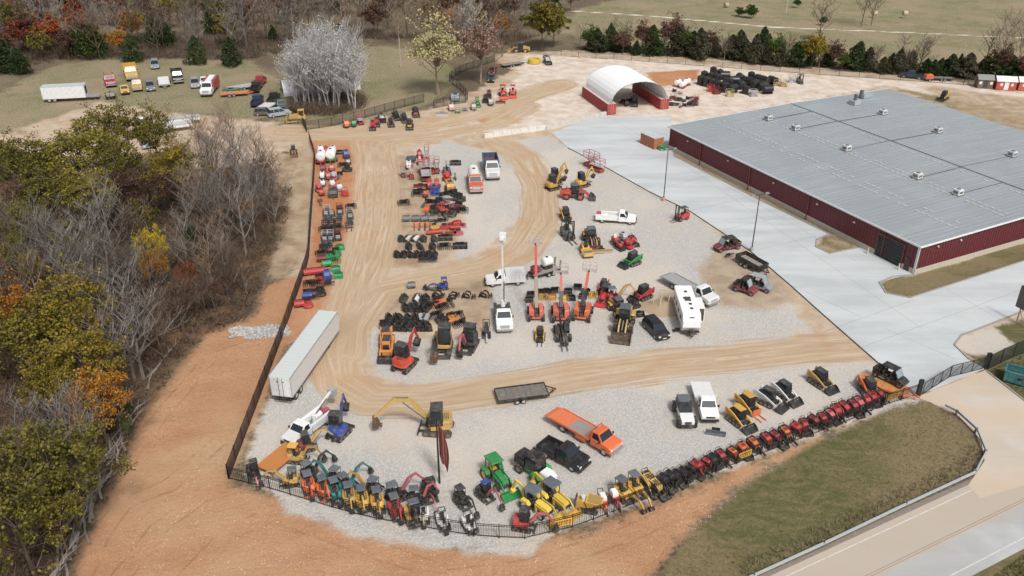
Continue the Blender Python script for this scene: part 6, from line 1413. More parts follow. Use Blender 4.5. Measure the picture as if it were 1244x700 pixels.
def build_trees():
    # trees that stand out in the left wood: crown centre in the photo, crown height, kind
    hero = [(95, 190, 8.0, 'olive', 1.30, 'broad yellow-green oak, largest crown at the top of the left wood'), (35, 205, 7.5, 'olive', 1.0, 'dull green oak at the upper left corner of the left wood'), (135, 165, 8.5, 'olive', 1.0, 'green-gold oak at the very top of the left wood'), (150, 205, 7, 'olive', .85, 'yellow-green oak just left of the dark red-brown tree'),
            (214, 208, 7.5, 'gold', 1.05, 'rounded golden-green oak right of the dark red-brown tree'), (60, 240, 7.0, 'olive', 1.0, 'olive oak below the broad yellow-green one'), (105, 238, 7.0, 'olive', .95, 'yellowish oak low in the upper left group'), (22, 262, 6.5, 'olive', .9, 'dull olive oak under the brown leaved one at the left edge'), (185, 165, 7.5, 'olive', .8, 'dark olive oak just in front of the pale trailers'), (148, 225, 7, 'brown', .9, 'dark red-brown leaved tree between two green oaks'), (178, 225, 7, 'brown', .95, 'dull brown leaved tree left of the golden-green oak'), (15, 235, 6.5, 'brown', .85, 'brown leaved tree at the left edge below the green oak'),
            (182, 292, 6.5, 'yellow', .62, 'small bright yellow tree in the middle of the left wood'), (185, 318, 5.0, 'orange', .7, 'orange tree right under the small bright yellow one'), (225, 330, 4.5, 'rust', .6, 'rusty orange leaved small tree at the wood edge'), (35, 320, 5, 'gold', .6, 'thin golden tree at the left edge halfway down'), (20, 300, 6, 'olive', .65, 'thin olive tree at the left edge halfway down'),
            (80, 372, 9, 'gold', 1.0, 'tall golden-green tree rising over the lower left wood'), (40, 400, 8.5, 'gold', 1.15, 'large gold and green tree at the lower left of the wood'), (95, 430, 8, 'gold', .95, 'golden-green tree with an orange right side'), (15, 380, 8, 'orange', .9, 'orange-brown tree cut by the left edge'), (115, 478, 7, 'orange', .85, 'orange leaved tree beside the dark scrub near the bank'), (60, 460, 7, 'gold', .8, 'gold tree just left of the orange one'),
            (70, 560, 9, 'olive', 1.0, 'yellow-green tree at the bottom left above the log heap'), (20, 570, 8.5, 'olive', 1.0, 'pale green tree cut by the left edge near the bottom'), (15, 625, 8.5, 'olive', .95, 'yellow-green tree lowest at the left edge'), (60, 610, 7, 'olive', .7, 'dull green tree above the lowest logs'), (125, 430, 4, 'olive', .4, 'small fresh green sapling beside the bare leaning trunks'), (155, 490, 2.5, 'green', .4, 'small dark green bush-like tree at the foot of the wood edge'), (228, 282, 5, 'green', .4, 'small green sapling among bare trunks'), (150, 510, 3, 'green', .45, 'dark green shrub tree above the log heap')]
    for i, (u, v, hc, k, s, lb) in enumerate(hero):
        p = G(u, v, hc); Ht = hc/.68*(1.2 if v < 262 and k != 'brown' else 1.0)
        pr = leafy_tree(40+i % 3, 11, k, 6, .23, BROWNB, .62, .1, 4, clumps=(58 if v < 500 else 42) if k in ('olive', 'gold', 'orange') else 36); o = plant(pr, p, 'oak_tree' if k in ('olive', 'gold') else 'autumn_tree', lb, 'tree', 'autumn leaved trees in the left wood', s=Ht/11*(.55+.45*s), z=-.5); o.scale = (Ht/11*s, Ht/11*s, Ht/11)
        HERO.append((p, 4.6*s*Ht/11))
    bareH = [(75, 300, 7.5, GREYB, 1.0, 'large pale grey bare tree in the middle of the left wood'), (112, 320, 7.5, GREYB, 1.1, 'tall silvery bare tree right of the large grey one'), (130, 270, 8, GREYB, .95, 'silvery bare tree behind the small yellow one'), (50, 290, 7, GREYB, .9, 'blue-grey bare tree left of the large pale one'), (95, 345, 7, GREYB, 1.0, 'fine twigged bare tree above the tall golden tree'),
             (160, 400, 7, GREYB, 1.1, 'big bare tree with heavy pale leaning limbs by the dirt bank'), (190, 395, 6, BROWNB, .9, 'dark bare tree leaning to the dirt bank'), (215, 370, 5, BROWNB, .8, 'dark scrubby bare tree at the bank corner'), (245, 355, 4, BROWNB, .8, 'dark brown brushy tree nearest the white stones'), (275, 330, 4.5, BROWNB, .8, 'brown brushy tree under the tall thin trunks'),
             (35, 520, 6, GREYB, .9, 'bare grey tree with one thick curved pale limb'), (85, 520, 6, GREYB, .8, 'bare grey tree above the yellow-green tree'), (160, 345, 6.5, GREYB, .9, 'grey bare tree below the orange tree'), (250, 190, 8, TANB, .95, 'tall tan bare tree at the top right of the left wood'), (280, 170, 7.5, TANB, 1.0, 'pinkish tan bare tree nearest the yard corner'), (300, 200, 7.5, GREYB, .9, 'tall bare tree with pale straight trunk at the wood edge'), (320, 225, 7, GREYB, .8, 'thin pale bare tree outermost towards the fence'),
             (262, 245, 8, GREYB, .9, 'leaning pale bare trunk with a thin crown above brown litter'), (290, 255, 8, GREYB, .9, 'second leaning pale trunk above the brown litter'), (235, 235, 7, TANB, .8, 'tan bare tree right behind the golden-green oak'), (205, 150, 4.5, TANB, .8, 'purple-grey bare tree in front of the pale trailers'), (240, 165, 5, TANB, .7, 'bare reddish tree right of the pale trailers'), (275, 145, 5, TANB, .8, 'bare reddish brown tree by the upper dirt path'), (180, 170, 4.5, BROWNB, .6, 'dark bare tree left of the pale trailers'), (310, 175, 5.5, TANB, .7, 'tan bare tree left of the small parked loader')]
    for i, (u, v, hc, bk, s, lb) in enumerate(bareH):
        p = G(u, v, hc); Ht = hc/.62; o = plant(bare_tree(60+i % 6, 12, bk, .42, 1+(i % 2), 3, 5), p, 'bare_tree', lb, 'tree', 'leafless trees of the left wood', z=-.5); o.scale = (Ht/12*s*1.05, Ht/12*s*1.05, Ht/12); HERO.append((p, 2.2*s))
    poly = PX([(-90, 200), (60, 212), (150, 225), (215, 216), (300, 212), (348, 216), (350, 240), (338, 290), (315, 330), (300, 378), (240, 405), (208, 445), (182, 480), (158, 520), (140, 560), (112, 615), (85, 660), (70, 720), (30, 790), (-200, 790), (-260, 400)])
    xs = [p.x for p in poly]; ys = [p.y for p in poly]; y = min(ys); fill = 0; step = 5.9; row = 0; shade = {'silver': 0, 'brown': 0}
    while y < max(ys):
        x = min(xs)+(row % 2)*step/2
        while x < max(xs):
            p = Vector((x+random.uniform(-1.5, 1.5), y+random.uniform(-1.5, 1.5)))
            d = min((q-p).length-r*(1.25 if p.y < q.y else 1.0) for q, r in HERO)
            vis = -y*.66 < p.x+14
            if inpoly(p, poly) and d > .1 and vis:
                q = random.random(); H = random.uniform(7, 11.5)
                edge = p.x > -56
                bk = GREYB if q < .42 else (BROWNB if q < .75 else TANB); nm = 'silver grey' if q < .42 else ('dark brown' if q < .75 else 'tan twigged')
                oz = oakzone(p)
                if oz and random.random() < .5: x += step; continue
                if oz or random.random() < .3:
                    kk = random.choice(['olive', 'gold', 'olive', 'olive', 'brown'] if oz else ['brown', 'rust', 'olive', 'orange', 'brown', 'gold']); wd = {'olive': 'olive', 'gold': 'golden', 'brown': 'russet', 'orange': 'orange', 'rust': 'rust red'}[kk]
                    plant(leafy_tree(50+fill % 2, 10, kk, 5, .27, BROWNB, .6, .3, clumps=30 if oz else 13, cr=2.8), p, 'autumn_tree', f'small {wd} leaved tree deep among the bare trees of the left wood', 'tree', f'{wd} trees deep in the left wood', s=H/13, z=-.5)
                else:
                    lb = f'{nm} leafless tree packed into the left wood'
                    plant(bare_tree(60+fill % 6, 12, bk, .42, 1, 3, 5), p, 'bare_tree', lb, 'tree', f'{nm} leafless trees filling the left wood', s=H/12, z=-.5)
                fill += 1
            x += step
        y += step*.87; row += 1
    print('fill', fill)
    # far wood across the top
    top = PX([(-180, 84), (-60, 92), (0, 92), (40, 80), (80, 74), (200, 72), (300, 74), (338, 66), (430, 46), (520, 52), (575, 66), (640, 50), (690, 34), (700, 16), (640, -12), (-140, -14)])
    xs = [p.x for p in top]; ys = [p.y for p in top]; y = min(ys); far = 0
    while y < max(ys):
        step = 9.6*(y/260)**.5; x = min(xs)+random.random()*step
        while x < max(xs):
            p = Vector((x+random.uniform(-3, 3), y+random.uniform(-3, 3)))
            if inpoly(p, top) and abs(p.x)*829/1046 < y*.95:
                q = random.random(); H = random.uniform(8, 12)
                lft = p.x < -40
                if q < .62:
                    bk, nm = ((BROWNB, 'dark brown') if random.random() < .55 else (GREYB, 'grey')) if random.random() < .85 else (TANB, 'tan')
                    plant(bare_tree(70+far % 4, 11, bk, .5, 1, 3, 4, thin=3.2), p, 'bare_tree', f'{nm} leafless tree in the far wood along the top', 'tree', f'{nm} leafless trees of the far wood', s=H/9)
                elif q < .66: plant(cedar_tree(5+far % 3, 8, 2.6, 900, .6), p, 'cedar_tree', 'dark evergreen cedar standing within the far wood', 'tree', 'cedars within the far wood', s=H/9)
                else:
                    kk = random.choice(['rust', 'orange', 'brown', 'olive', 'brown'] if lft else ['brown', 'orange', 'olive', 'brown']); wd = {'rust': 'red rust', 'orange': 'orange', 'brown': 'russet brown', 'olive': 'olive green'}[kk]
                    plant(leafy_tree(80+far % 2, 10, kk, 4, .45, BROWNB, .6, .25, clumps=26), p, 'autumn_tree', f'{wd} leaved tree in the far wood along the top', 'tree', f'{wd} trees of the far wood', s=H/11)
                far += 1
            x += step
        y += step*.8
    print('far', far, sum(o.name.startswith('bare_tree') for o in C.objects))
    for u, v, s, lb in ((105, 70, 1.0, 'dark green cedar third from the left behind the white box trailer'), (118, 70, 1.15, 'dark green cedar with the widest skirt behind the parked vehicles'), (93, 67, .9, 'dark green cedar left of the wide skirted one'), (163, 75, .95, 'lone rounded dark cedar straight behind the big yellow truck'), (192, 58, 1.2, 'tall dark cedar right of the lone rounded one'), (205, 58, .9, 'dark cedar tucked beside the tall one'), (240, 78, .95, 'dark cedar left of the tan thicket'), (282, 80, .95, 'dark pointed cedar beside the dirt path entrance'), (10, 88, 1.2, 'dark green cedar clump at the left edge of the field'), (28, 90, .8, 'smaller dark cedar at the left edge of the field'), (332, 50, .6, 'small dark cedar beside the upper path'), (415, 55, .8, 'dark cedar behind the white barked thicket'), (258, 40, .9, 'dark cedar above the tan thicket')):
        plant(cedar_tree(11+int(u) % 3, 8, 3.0, 2200, .42, 'green' if 'wide' in lb else 'cedar'), G(u, v), 'cedar_tree', lb, 'tree', 'cedars around the vehicle field', s=s*1.2).scale.z *= .85
    for u, v, k, s, lb in ((97, 22, 'rust', .9, 'rust red tree high in the far wood left of centre'), (140, 18, 'rust', 1.0, 'brightest red tree high in the far wood'), (35, 55, 'rust', .9, 'reddish tree above the left edge cedars'), (5, 66, 'rust', .8, 'rust tree at the very left of the far wood'), (658, 52, 'gold', 1.25, 'big orange and green tree at the top centre'), (672, 46, 'olive', 1.0, 'green tree right beside the big orange one'), (985, 72, 'gold', .8, 'orange-brown tree rising above the cedar row'), (300, 20, 'orange', .8, 'orange brown tree in the far wood above the path')):
        plant(leafy_tree(84, 10, k, 6, .4, BROWNB, .6, .1, clumps=40), G(u, v+12), 'autumn_tree', lb, 'tree', 'coloured trees across the top', s=s*1.1)
    # cedar row behind the yard
    i = 0; u = 716.0
    while u < 1262:
        t = (u-716)/540; v = 62+t*38+random.uniform(-3.5, 2.5); H = random.choice([.75, .9, 1.05, 1.25]) if 780 < u < 1000 else random.choice([.55, .7, .85, 1.0])
        zz = random.random()
        if zz < .14: plant(leafy_tree(86+i % 2, 7, 'green' if zz < .09 else 'brown', 6, .26, BROWNB, .6, .1, clumps=30, cr=2.6), G(u, v), 'autumn_tree', f'rounded {"green" if zz < .09 else "brown"} leaved tree standing within the cedar row, number {i+1} along', 'tree', 'cedar row behind the yard', s=H*1.1)
        elif zz < .86: ramdom_xy(plant(cedar_tree(20+i % 4, 8, 2.5, 2600, .42, 'cedargrey' if random.random() < .28 else 'cedar'), G(u, v), 'cedar_tree', f'dark evergreen in the long cedar row behind the yard, {ORD[min(i,29)]} tree from the left' if i < 30 else f'dark evergreen in the right half of the cedar row, {ORD[min(i-30,29)]} beyond the orange-brown tree', 'tree', 'cedar row behind the yard', s=H*1.0))
        else: plant(bare_tree(70+i % 4, 11, BROWNB, .5, 2, 3, 4, thin=3.0), G(u, v), 'bare_tree', f'brown leafless tree standing in the cedar row, {ORD[min(i,29)]} tree from the left' if i < 30 else f'brown leafless tree in the right half of the cedar row, {ORD[min(i-30,29)]} beyond the orange-brown tree', 'tree', 'cedar row behind the yard', s=H*.75)
        u += random.uniform(6, 10.5); i += 1
    for (u, v, k, H, lb) in ((995, 50, BROWNB, 11, 'tall thin bare tree above the orange-brown one in the cedar row'), (1046, 31, BROWNB, 12, 'dark wide bare tree standing alone in the far pasture'), (1058, 30, BROWNB, 10, 'second dark bare tree joined to the wide one in the pasture'), (1210, 88, TANB, 13, 'large brown bare tree behind the sheds'), (1232, 92, TANB, 12, 'brown bare tree right of the large one behind the sheds'), (1195, 82, BROWNB, 9, 'smaller bare tree left of the large one behind the sheds'),
                            (484, 56, TANB, 12, 'pinkish grey bare tree with a wide round crown at the top'), (510, 50, TANB, 12, 'second pinkish grey round crowned bare tree at the top'), (565, 55, WHITEB, 13, 'white barked bare tree at the top centre'), (575, 52, WHITEB, 11, 'smaller white barked bare tree beside the first'), (560, 70, BROWNB, 10, 'dark bare tree under the white barked ones'), (610, 70, BROWNB, 9, 'dark bare tree left of the yellow grader'), (625, 60, BROWNB, 10, 'bare tree behind the yellow grader'), (705, 58, TANB, 7, 'pale bare shrub tree at the left end of the cedar row'), (760, 58, BROWNB, 7, 'thin bare tree in the gap of the cedar row'), (745, 56, BROWNB, 8, 'thin bare tree just left of the gap in the cedar row')):
        plant(bare_tree(70+int(u) % 4, 11, k, .5, 1, 3, 4, thin=2.6), G(u, v), 'bare_tree', lb, 'tree', None, s=H/11)
    # white barked thicket over the greenhouse
    k = 0
    for j in range(3):
        for i in range(9):
            u = 364+i*8.4+random.uniform(-3, 3); v = 132-j*9+random.uniform(-2, 2); H = random.uniform(13, 17)*(1-.3*abs(i-4.5)/4.5)
            plant(leafy_tree(90+k % 3, 12, 'silver', 5, .2, WHITEB, .42, .1, 5, 2, .9, 7, 2.2) if (k+j) % 3 else bare_tree(90+k % 3, 12, WHITEB, .4, 2, 3, 5, .8, .15, 1.2), G(u, v), 'bare_tree', ['pale barked leafless tree in the front rank of the white thicket', 'pale barked leafless tree in the middle rank of the white thicket', 'pale barked leafless tree in the back rank of the white thicket'][j], 'tree', ['front rank of the white thicket', 'middle rank of the white thicket', 'back rank of the white thicket'][j], s=H/12); k += 1
    plant(leafy_tree(31, 11, 'pale', 7, .27, TANB, .55, .15, clumps=50, cr=3.4), G(533, 116), 'autumn_tree', 'pale yellow leafed tree by the small fenced plot', 'tree', None, s=1.6)
    plant(leafy_tree(32, 11, 'pink', 5, .26, TANB, .5, .25, clumps=46, cr=3.2), G(584, 102), 'autumn_tree', 'pinkish tan leafed tree right of the pale yellow one', 'tree', None, s=1.45)
    plant(bare_tree(72, 11, TANB, .5, 1, 3, 5), G(600, 92), 'bare_tree', 'tan bare tree right of the pinkish one above the dark pickup', 'tree', None, s=1.0)
    plant(bare_tree(71, 11, BROWNB, .55, 1, 3, 5), G(1095, 70), 'bare_tree', 'brown bare shrub tree behind the cedars left of the dark pickup', 'tree', None, s=.6)
    # undergrowth: low twiggy scrub nobody could count
    r = random.Random(4); V, F, MI = [], [], []
    def scrub(poly, n, hmax, only=None):
        xs = [p.x for p in poly]; ys = [p.y for p in poly]; c = 0
        while c < n:
            p = Vector((r.uniform(min(xs), max(xs)), r.uniform(min(ys), max(ys))))
            if not inpoly(p, poly) or (only and not only(p)): continue
            c += 1; h = r.uniform(.5, 1)*hmax; P0 = Vector((p.x, p.y, -.6))
            for k in range(14):
                d = Vector((r.uniform(-1, 1), r.uniform(-1, 1), r.uniform(.2, 1.6))).normalized()*h*1.3; m = len(F); q = P0+d*.6; prism3(V, F, P0, q, .035, .025); q2 = q+(d*.5+rv(r, h*.25)); prism3(V, F, q, q2, .025, .015); MI.extend([0]*(len(F)-m))
            if r.random() < .55:
                for k in range(10):
                    cc = P0+Vector((r.uniform(-.9, .9), r.uniform(-.9, .9), r.uniform(.2, h+.4))); a = rv(r).normalized()*.14; b = a.cross(rv(r)).normalized()*.1; m = len(V); V.extend([cc-a-b, cc+a-b, cc+a+b, cc-a+b]); F.append((m, m+1, m+2, m+3)); MI.append(1)
    near = PX([(60, 205), (200, 215), (300, 214), (352, 230), (345, 280), (322, 330), (308, 382), (245, 408), (208, 450), (185, 482), (160, 525), (142, 570), (118, 620), (92, 665), (75, 715), (-40, 715), (-60, 300)])
    scrub(near, 2600, 1.6); scrub(PX([(346, 138), (360, 122), (440, 118), (442, 132), (400, 142)]), 300, 2.6)
    scrub(top, 2600, 2.4, lambda p: p.y < 275)
    me = rawmesh('undergrowth', V, F, [barkmat((.06, .045, .035), (.20, .15, .12), 'scrub_twigs'), leafmat(((.06, .03, .018), (.13, .075, .035), (.10, .11, .03)), 'scrub_leaves')], MI); o = bpy.data.objects.new('undergrowth', me); C.objects.link(o); tag(o, 'tangled brown scrub and fallen leaves on the woodland floor', 'undergrowth', kind='stuff')
    # pushed-over logs along the bank
    cx = [(160, 505), (150, 530), (140, 550), (128, 575), (120, 600), (112, 620), (100, 640), (92, 655), (80, 680), (70, 695), (185, 465), (200, 440), (150, 495), (172, 415), (150, 425), (290, 335), (300, 350), (265, 345)]
    n = 0
    for i, (u, v) in enumerate(cx):
        for j in range(3 if i < 10 else 1):
            p = G(u+r.uniform(-8, 6), v+r.uniform(-6, 6)); L = r.uniform(3.5, 7.5); base = math.atan2(G(170, 480).y-G(80, 680).y, G(170, 480).x-G(80, 680).x)+r.uniform(-.45, .45); q = Vector((math.cos(base), math.sin(base), r.uniform(-.05, .12)))*L
            key = ('log', n % 7)
            if key not in CACHE:
                TV, TF = [], []; a = Vector((-L/2, 0, 0)); 
                for k in range(4): b = a+Vector((L/4, r.uniform(-.2, .2), r.uniform(-.08, .1))); prism3(TV, TF, a, b, .16-.03*k, .14-.03*k); a = b
                for k in range(5): c0 = Vector((r.uniform(-L*.1, L/2), 0, .05)); prism3(TV, TF, c0, c0+Vector((r.uniform(.4, 1.2), r.uniform(-.9, .9), r.uniform(0, .8))), .04, .015)
                pr = Pr(); pr.p = [('fallen_log', rawmesh('fallen_log', TV, TF, [barkmat((.17, .14, .12), (.34, .30, .265), 'dead_wood')]), -1)]; CACHE[key] = pr
            grp = 'logs heaped along the dirt bank' if i < 10 else 'fallen limbs scattered in the wood'
            o = spawn(CACHE[key], 'fallen_log', p, base, 'grey fallen trunk heaped with others along the edge of the dirt bank' if i < 10 else 'pale fallen limb lying alone among the trees of the left wood', 'log', grp, z=.15+.22*j); o.rotation_euler.y = r.uniform(-.12, .05); n += 1
    # riprap and loose rock
    V, F = [], []
    def stones(poly, n, s0, s1):
        xs = [p.x for p in poly]; ys = [p.y for p in poly]; c = 0
        while c < n:
            p = Vector((r.uniform(min(xs), max(xs)), r.uniform(min(ys), max(ys))))
            if not inpoly(p, poly): continue
            c += 1; s = r.uniform(s0, s1); m = len(V); z = s*.3
            for a in ((1, 0, 0), (-1, 0, 0), (0, 1, 0), (0, -1, 0), (0, 0, 1), (0, 0, -1)): V.append(Vector((p.x+a[0]*s*r.uniform(.5, 1), p.y+a[1]*s*r.uniform(.5, 1), z+a[2]*s*r.uniform(.4, .8))))
            F.extend([(m, m+2, m+4), (m+2, m+1, m+4), (m+1, m+3, m+4), (m+3, m, m+4), (m+2, m, m+5), (m+1, m+2, m+5), (m+3, m+1, m+5), (m, m+3, m+5)])
    stones(PX([(276, 401), (290, 397), (312, 398), (330, 394), (349, 396), (353, 407), (330, 410), (305, 413), (290, 409), (280, 411)]), 620, .1, .34)
    me = rawmesh('riprap_stones', V, F, [barkmat((.22, .21, .20), (.52, .51, .50), 'white_stone')]); o = bpy.data.objects.new('riprap_stones', me); C.objects.link(o); tag(o, 'strip of white riprap stones crossing under the left fence', 'stones', kind='stuff')
    V, F = [], []
    stones(PX([(285, 600), (450, 660), (640, 690), (760, 690), (780, 760), (100, 760), (160, 640)]), 2200, .03, .09)
    stones(PX([(700, 655), (800, 612), (960, 556), (900, 600), (800, 680), (720, 700)]), 500, .03, .09)
    me = rawmesh('loose_stones', V, F, [barkmat((.4, .3, .22), (.7, .6, .5), 'dirt_stone')]); o = bpy.data.objects.new('loose_stones', me); C.objects.link(o); tag(o, 'small pale stones scattered over the red dirt', 'stones', kind='stuff')
    # grass tufts on the verge and along the guard rail
    V, F = [], []
    def tufts(poly, n, h, s=.05):
        xs = [p.x for p in poly]; ys = [p.y for p in poly]; c = 0
        while c < n:
            p = Vector((r.uniform(min(xs), max(xs)), r.uniform(min(ys), max(ys))))
            if not inpoly(p, poly): continue
            c += 1
            for k in range(4):
                a = r.uniform(0, 6.28); w = Vector((math.cos(a), math.sin(a), 0))*s; t = Vector((r.uniform(-.12, .12), r.uniform(-.12, .12), h*r.uniform(.5, 1.2))); b = Vector((p.x+r.uniform(-.1, .1), p.y+r.uniform(-.1, .1), -.02)); m = len(V); V.extend([b-w, b+w, b+t]); F.append((m, m+1, m+2))
    tufts(PX(verge_px[0]), 6000, .10, .035); tufts(PX([(1198, 452), (1222, 440), (1260, 425), (1260, 490)]), 700, .16); tufts(PX([(1180, 720), (1250, 670), (1280, 700), (1250, 730)]), 900, .18)
    me = rawmesh('grass_tufts', V, F, [leafmat(((.08, .08, .03), (.15, .13, .055), (.26, .21, .12)), 'grass_blades')]); o = bpy.data.objects.new('grass_tufts', me); C.objects.link(o); tag(o, 'short olive and straw grass growing on the verges', 'grass', kind='stuff')
    V, F = [], []
    P = PX([(908, 698), (996, 659), (1096, 611), (1180, 571), (1192, 550)])
    for a, b in zip(P[:-1], P[1:]):
        for k in range(int((b-a).length*14)):
            p = a+(b-a)*r.random(); p = p+Vector((r.uniform(-1.1, .3), r.uniform(-.2, 1.3)))
            for q in range(3): t = Vector((r.uniform(-.2, .2), r.uniform(-.2, .2), r.uniform(.25, .7))); w = Vector((r.uniform(-1, 1), r.uniform(-1, 1), 0)).normalized()*.04; bb = Vector((p.x, p.y, 0)); m = len(V); V.extend([bb-w, bb+w, bb+t]); F.append((m, m+1, m+2))
    me = rawmesh('dry_weeds', V, F, [leafmat(((.16, .13, .085), (.30, .25, .17), (.46, .40, .30)), 'straw')]); o = bpy.data.objects.new('dry_weeds', me); C.objects.link(o); tag(o, 'dry straw coloured weeds along the back of the guard rail', 'weeds', kind='stuff')
    for u, v, s, lb in ((912, 22, 1.0, 'dark round bush clump in the far pasture'), (898, 20, .7, 'smaller dark bush left of the round clump in the pasture'), (968, 8, .6, 'small dark bush high in the far pasture'), (1000, 30, .6, 'dark bush behind the orange-brown tree')):
        plant(leafy_tree(85, 3.4, 'green', 10, .3, BROWNB, .8, .0, clumps=18, cr=2.2), G(u, v), 'bush', lb, 'bush', None, s=s)
    for u, v, lb in ((882, 9, 'pale round hay bale on the pasture left of the round bush'), (1099, 19, 'tan round hay bale right of the wide bare pasture tree'), (1062, 19, 'tan round hay bale close to the wide bare pasture tree')):
        pr = Pr(); m = MB(); m.cyl((0, -.75, .8), (0, .75, .8), .8, 18); pr.part('hay_bale', m, paint((.46, .36, .24), .9)); put(pr, 'hay_bale', u, v, 10, 3, lb, 'hay bale')
# ================================================================ what stands in the yard
def place_machines():
    EX, GE = 'excavator', 'mini excavators along the picket fence'
    # ---- row of mini excavators by the picket fence
    for u, v, du, dv, kw, s, lb in (
        (308, 577, 2, 10, dict(col=BLK, arm=RED, cab='cab', pose='low'), .85, 'narrow black mini excavator alone in the lower left fence corner'),
        (354, 588, -10, 2, dict(col=CYEL, cab='canopy', pose='reach'), .9, 'yellow mini excavator reaching left towards the fence corner'),
        (376, 596, 3, 10, dict(col=ORG, cab='canopy', pose='down', arm=RED), .95, 'orange red mini excavator at the left end of the front row'),
        (394, 601, 3, 10, dict(col=ORG, arm=ORG, cab='canopy', pose='curl'), .95, 'orange red mini excavator second in the front row'),
        (408, 604, 3, 10, dict(col=TEAL, cab='canopy', pose='down'), .95, 'teal bodied mini excavator in the front row'),
        (425, 610, 3, 10, dict(col=CYEL, cab='canopy', pose='down'), .95, 'yellow mini excavator next to the teal one in the front row'),
        (441, 614, 3, 10, dict(col=YEL, cab='canopy', pose='curl'), .95, 'yellow mini excavator in the middle of the three yellow front ones'),
        (459, 616, 3, 10, dict(col=YEL, arm=CYEL, cab='canopy', pose='down'), .95, 'yellow mini excavator at the right of the three yellow front ones'),
        (481, 624, 3, 10, dict(col=RED, cab='canopy', pose='down'), .95, 'bright red mini excavator in the front row beside the yellow and black one'),
        (501, 631, 3, 10, dict(col=CYEL, arm=BLK, cab='cab', pose='curl', roofc=SLATE), 1.05, 'yellow and black cabbed excavator at the right end of the front row'),
        (377, 580, 3, 9, dict(col=DGR, cab='canopy', pose='reach', swing=120), .95, 'grey mini excavator behind the orange red ones'),
        (406, 587, 8, -6, dict(col=DGR, arm=TEAL, cab='canopy', pose='reach', swing=110), .95, 'grey mini excavator with a teal arm turned away, behind the front row'),
        (421, 595, 10, -6, dict(col=TEAL, arm=TEAL, cab='canopy', pose='reach'), .95, 'teal mini excavator pointing its arm up the yard'),
        (452, 600, 9, -8, dict(col=DGR, arm=YEL, cab='canopy', pose='reach', swing=100), .95, 'grey mini excavator with a yellow arm turned left'),
        (481, 607, 10, -4, dict(col=BLK, arm=PINK, cab='canopy', pose='reach'), 1.0, 'black mini excavator with a crimson arm arching right'),
        (507, 611, 10, -2, dict(col=BLK, arm=PINK, cab='canopy', pose='curl'), .9, 'black mini excavator half hidden behind the yellow and black cabbed one'),
        (521, 603, 3, 10, dict(col=BLK, arm=RED, cab='cab', pose='low', roofc=BLK), 1.0, 'narrow black mini excavator with red arm just left of the flagpole foot'),
        (515, 630, 3, 10, dict(col=WHT, arm=CYEL, cab='open', pose='down', roofc=DGR), .8, 'small white open excavator next to the yellow and black cabbed one'),
        (538, 637, 2, 10, dict(col=WHT, arm=BLK, cab='open', pose='down', roofc=BLK), .85, 'small white open excavator in the middle of the three white ones'),
        (570, 641, 5, 8, dict(col=WHT, arm=DGR, cab='open', pose='curl', roofc=BLK), .85, 'small white open excavator furthest right of the three white ones'),
        (561, 612, 10, 9, dict(col=BLK, arm=BLK, cab='canopy', pose='reach', roofc=DGR), .9, 'all black mini excavator standing alone with its arm to the lower right'),
        (588, 604, 10, 8, dict(col=BLK, arm=PINK, cab='cab', pose='reach', roofc=BLU), .9, 'black mini excavator with a blue roofed cab beside the green tractor'),
        (635, 641, 10, 3, dict(col=RED, arm=PINK, cab='cab', pose='reach'), 1.0, 'red mini excavator with a black cab against the fence, arm to the right'),
        (372, 546, 10, -3, dict(col=MAR, arm=CYEL, cab='cab', pose='reach'), .95, 'dark red mini excavator in front of the white crane pickup bumper'),
        (361, 560, 10, 2, dict(col=CYEL, arm=CYEL, cab='canopy', pose='reach', roofc=YEL), .95, 'yellow mini excavator with a yellow roof beside the orange steel table')):
        put(excavator(**kw), 'mini_excavator', u, v, du, dv, lb, EX, GE, s=s*.93)
    put(excavator(col=BLU, arm=BLU, cab='cab', pose='curl', swing=18), 'mini_excavator', 412, 529, 8, -8, 'blue mini excavator with grey skirt beside the white crane pickup', EX, s=1.25)
    put(excavator(col=CYEL, cab='cab', pose='far', bigt=True, swing=12), 'excavator', 533, 524, -10, -1, 'large yellow excavator behind the flag, boom stretched left', EX, s=1.55)
    put(excavator(col=(.62, .04, .015), arm=RED, cab='cab', pose='curl'), 'excavator', 491, 447, 10, -9, 'bright red excavator with its arm raised below the black bucket rows', EX, s=1.4)
    put(excavator(col=CYEL, arm=BLK, cab='cab', pose='down', bigt=True), 'excavator', 538, 426, -2, 10, 'yellow and black excavator on brown tracks below the bucket rows', EX, s=1.6)
    put(excavator(col=DGR, arm=PINK, cab='cab', pose='down'), 'excavator', 569, 422, -3, 10, 'dark grey excavator with a crimson arm facing the camera', EX, s=1.45)
    for u, v, lb in ((674, 222, 'yellow mini excavator rearmost of the pair behind the red wheel loader'), (671, 230, 'yellow mini excavator at the far left beside the red wheel loader'), (706, 227, 'yellow mini excavator half behind the red wheel loader cab')):
        put(excavator(col=YEL, arm=YEL, cab='cab', pose='curl'), 'mini_excavator', u, v, 10, -3, lb, EX, 'yellow excavators behind the red wheel loader', s=1.15)
    put(mixerless(), 'small_trencher', 591, 409, -1, 10, 'small black and white ride-on trencher left of the white crane truck', 'trencher', s=1.2)
    # ---- stand-on mini loaders along the right fence: black, red, orange
    row = [(806, 592, BLK), (814, 588, BLK), (822, 586, BLK), (830, 582, BLK), (838, 578, BLK), (847, 574, RED), (858, 569, RED), (866, 566, BLK), (875, 561, RED), (889, 557, ORG), (900, 552, ORG), (914, 547, ORG), (929, 541, RED), (941, 537, RED), (954, 532, ORG), (967, 527, RED), (977, 523, RED), (988, 518, RED),
           (998, 514, RED), (1007, 510, PINK), (1016, 506, RED), (1025, 503, RED), (1034, 499, RED), (1043, 495, PINK), (1052, 492, RED), (1060, 489, RED), (1068, 485, RED)]
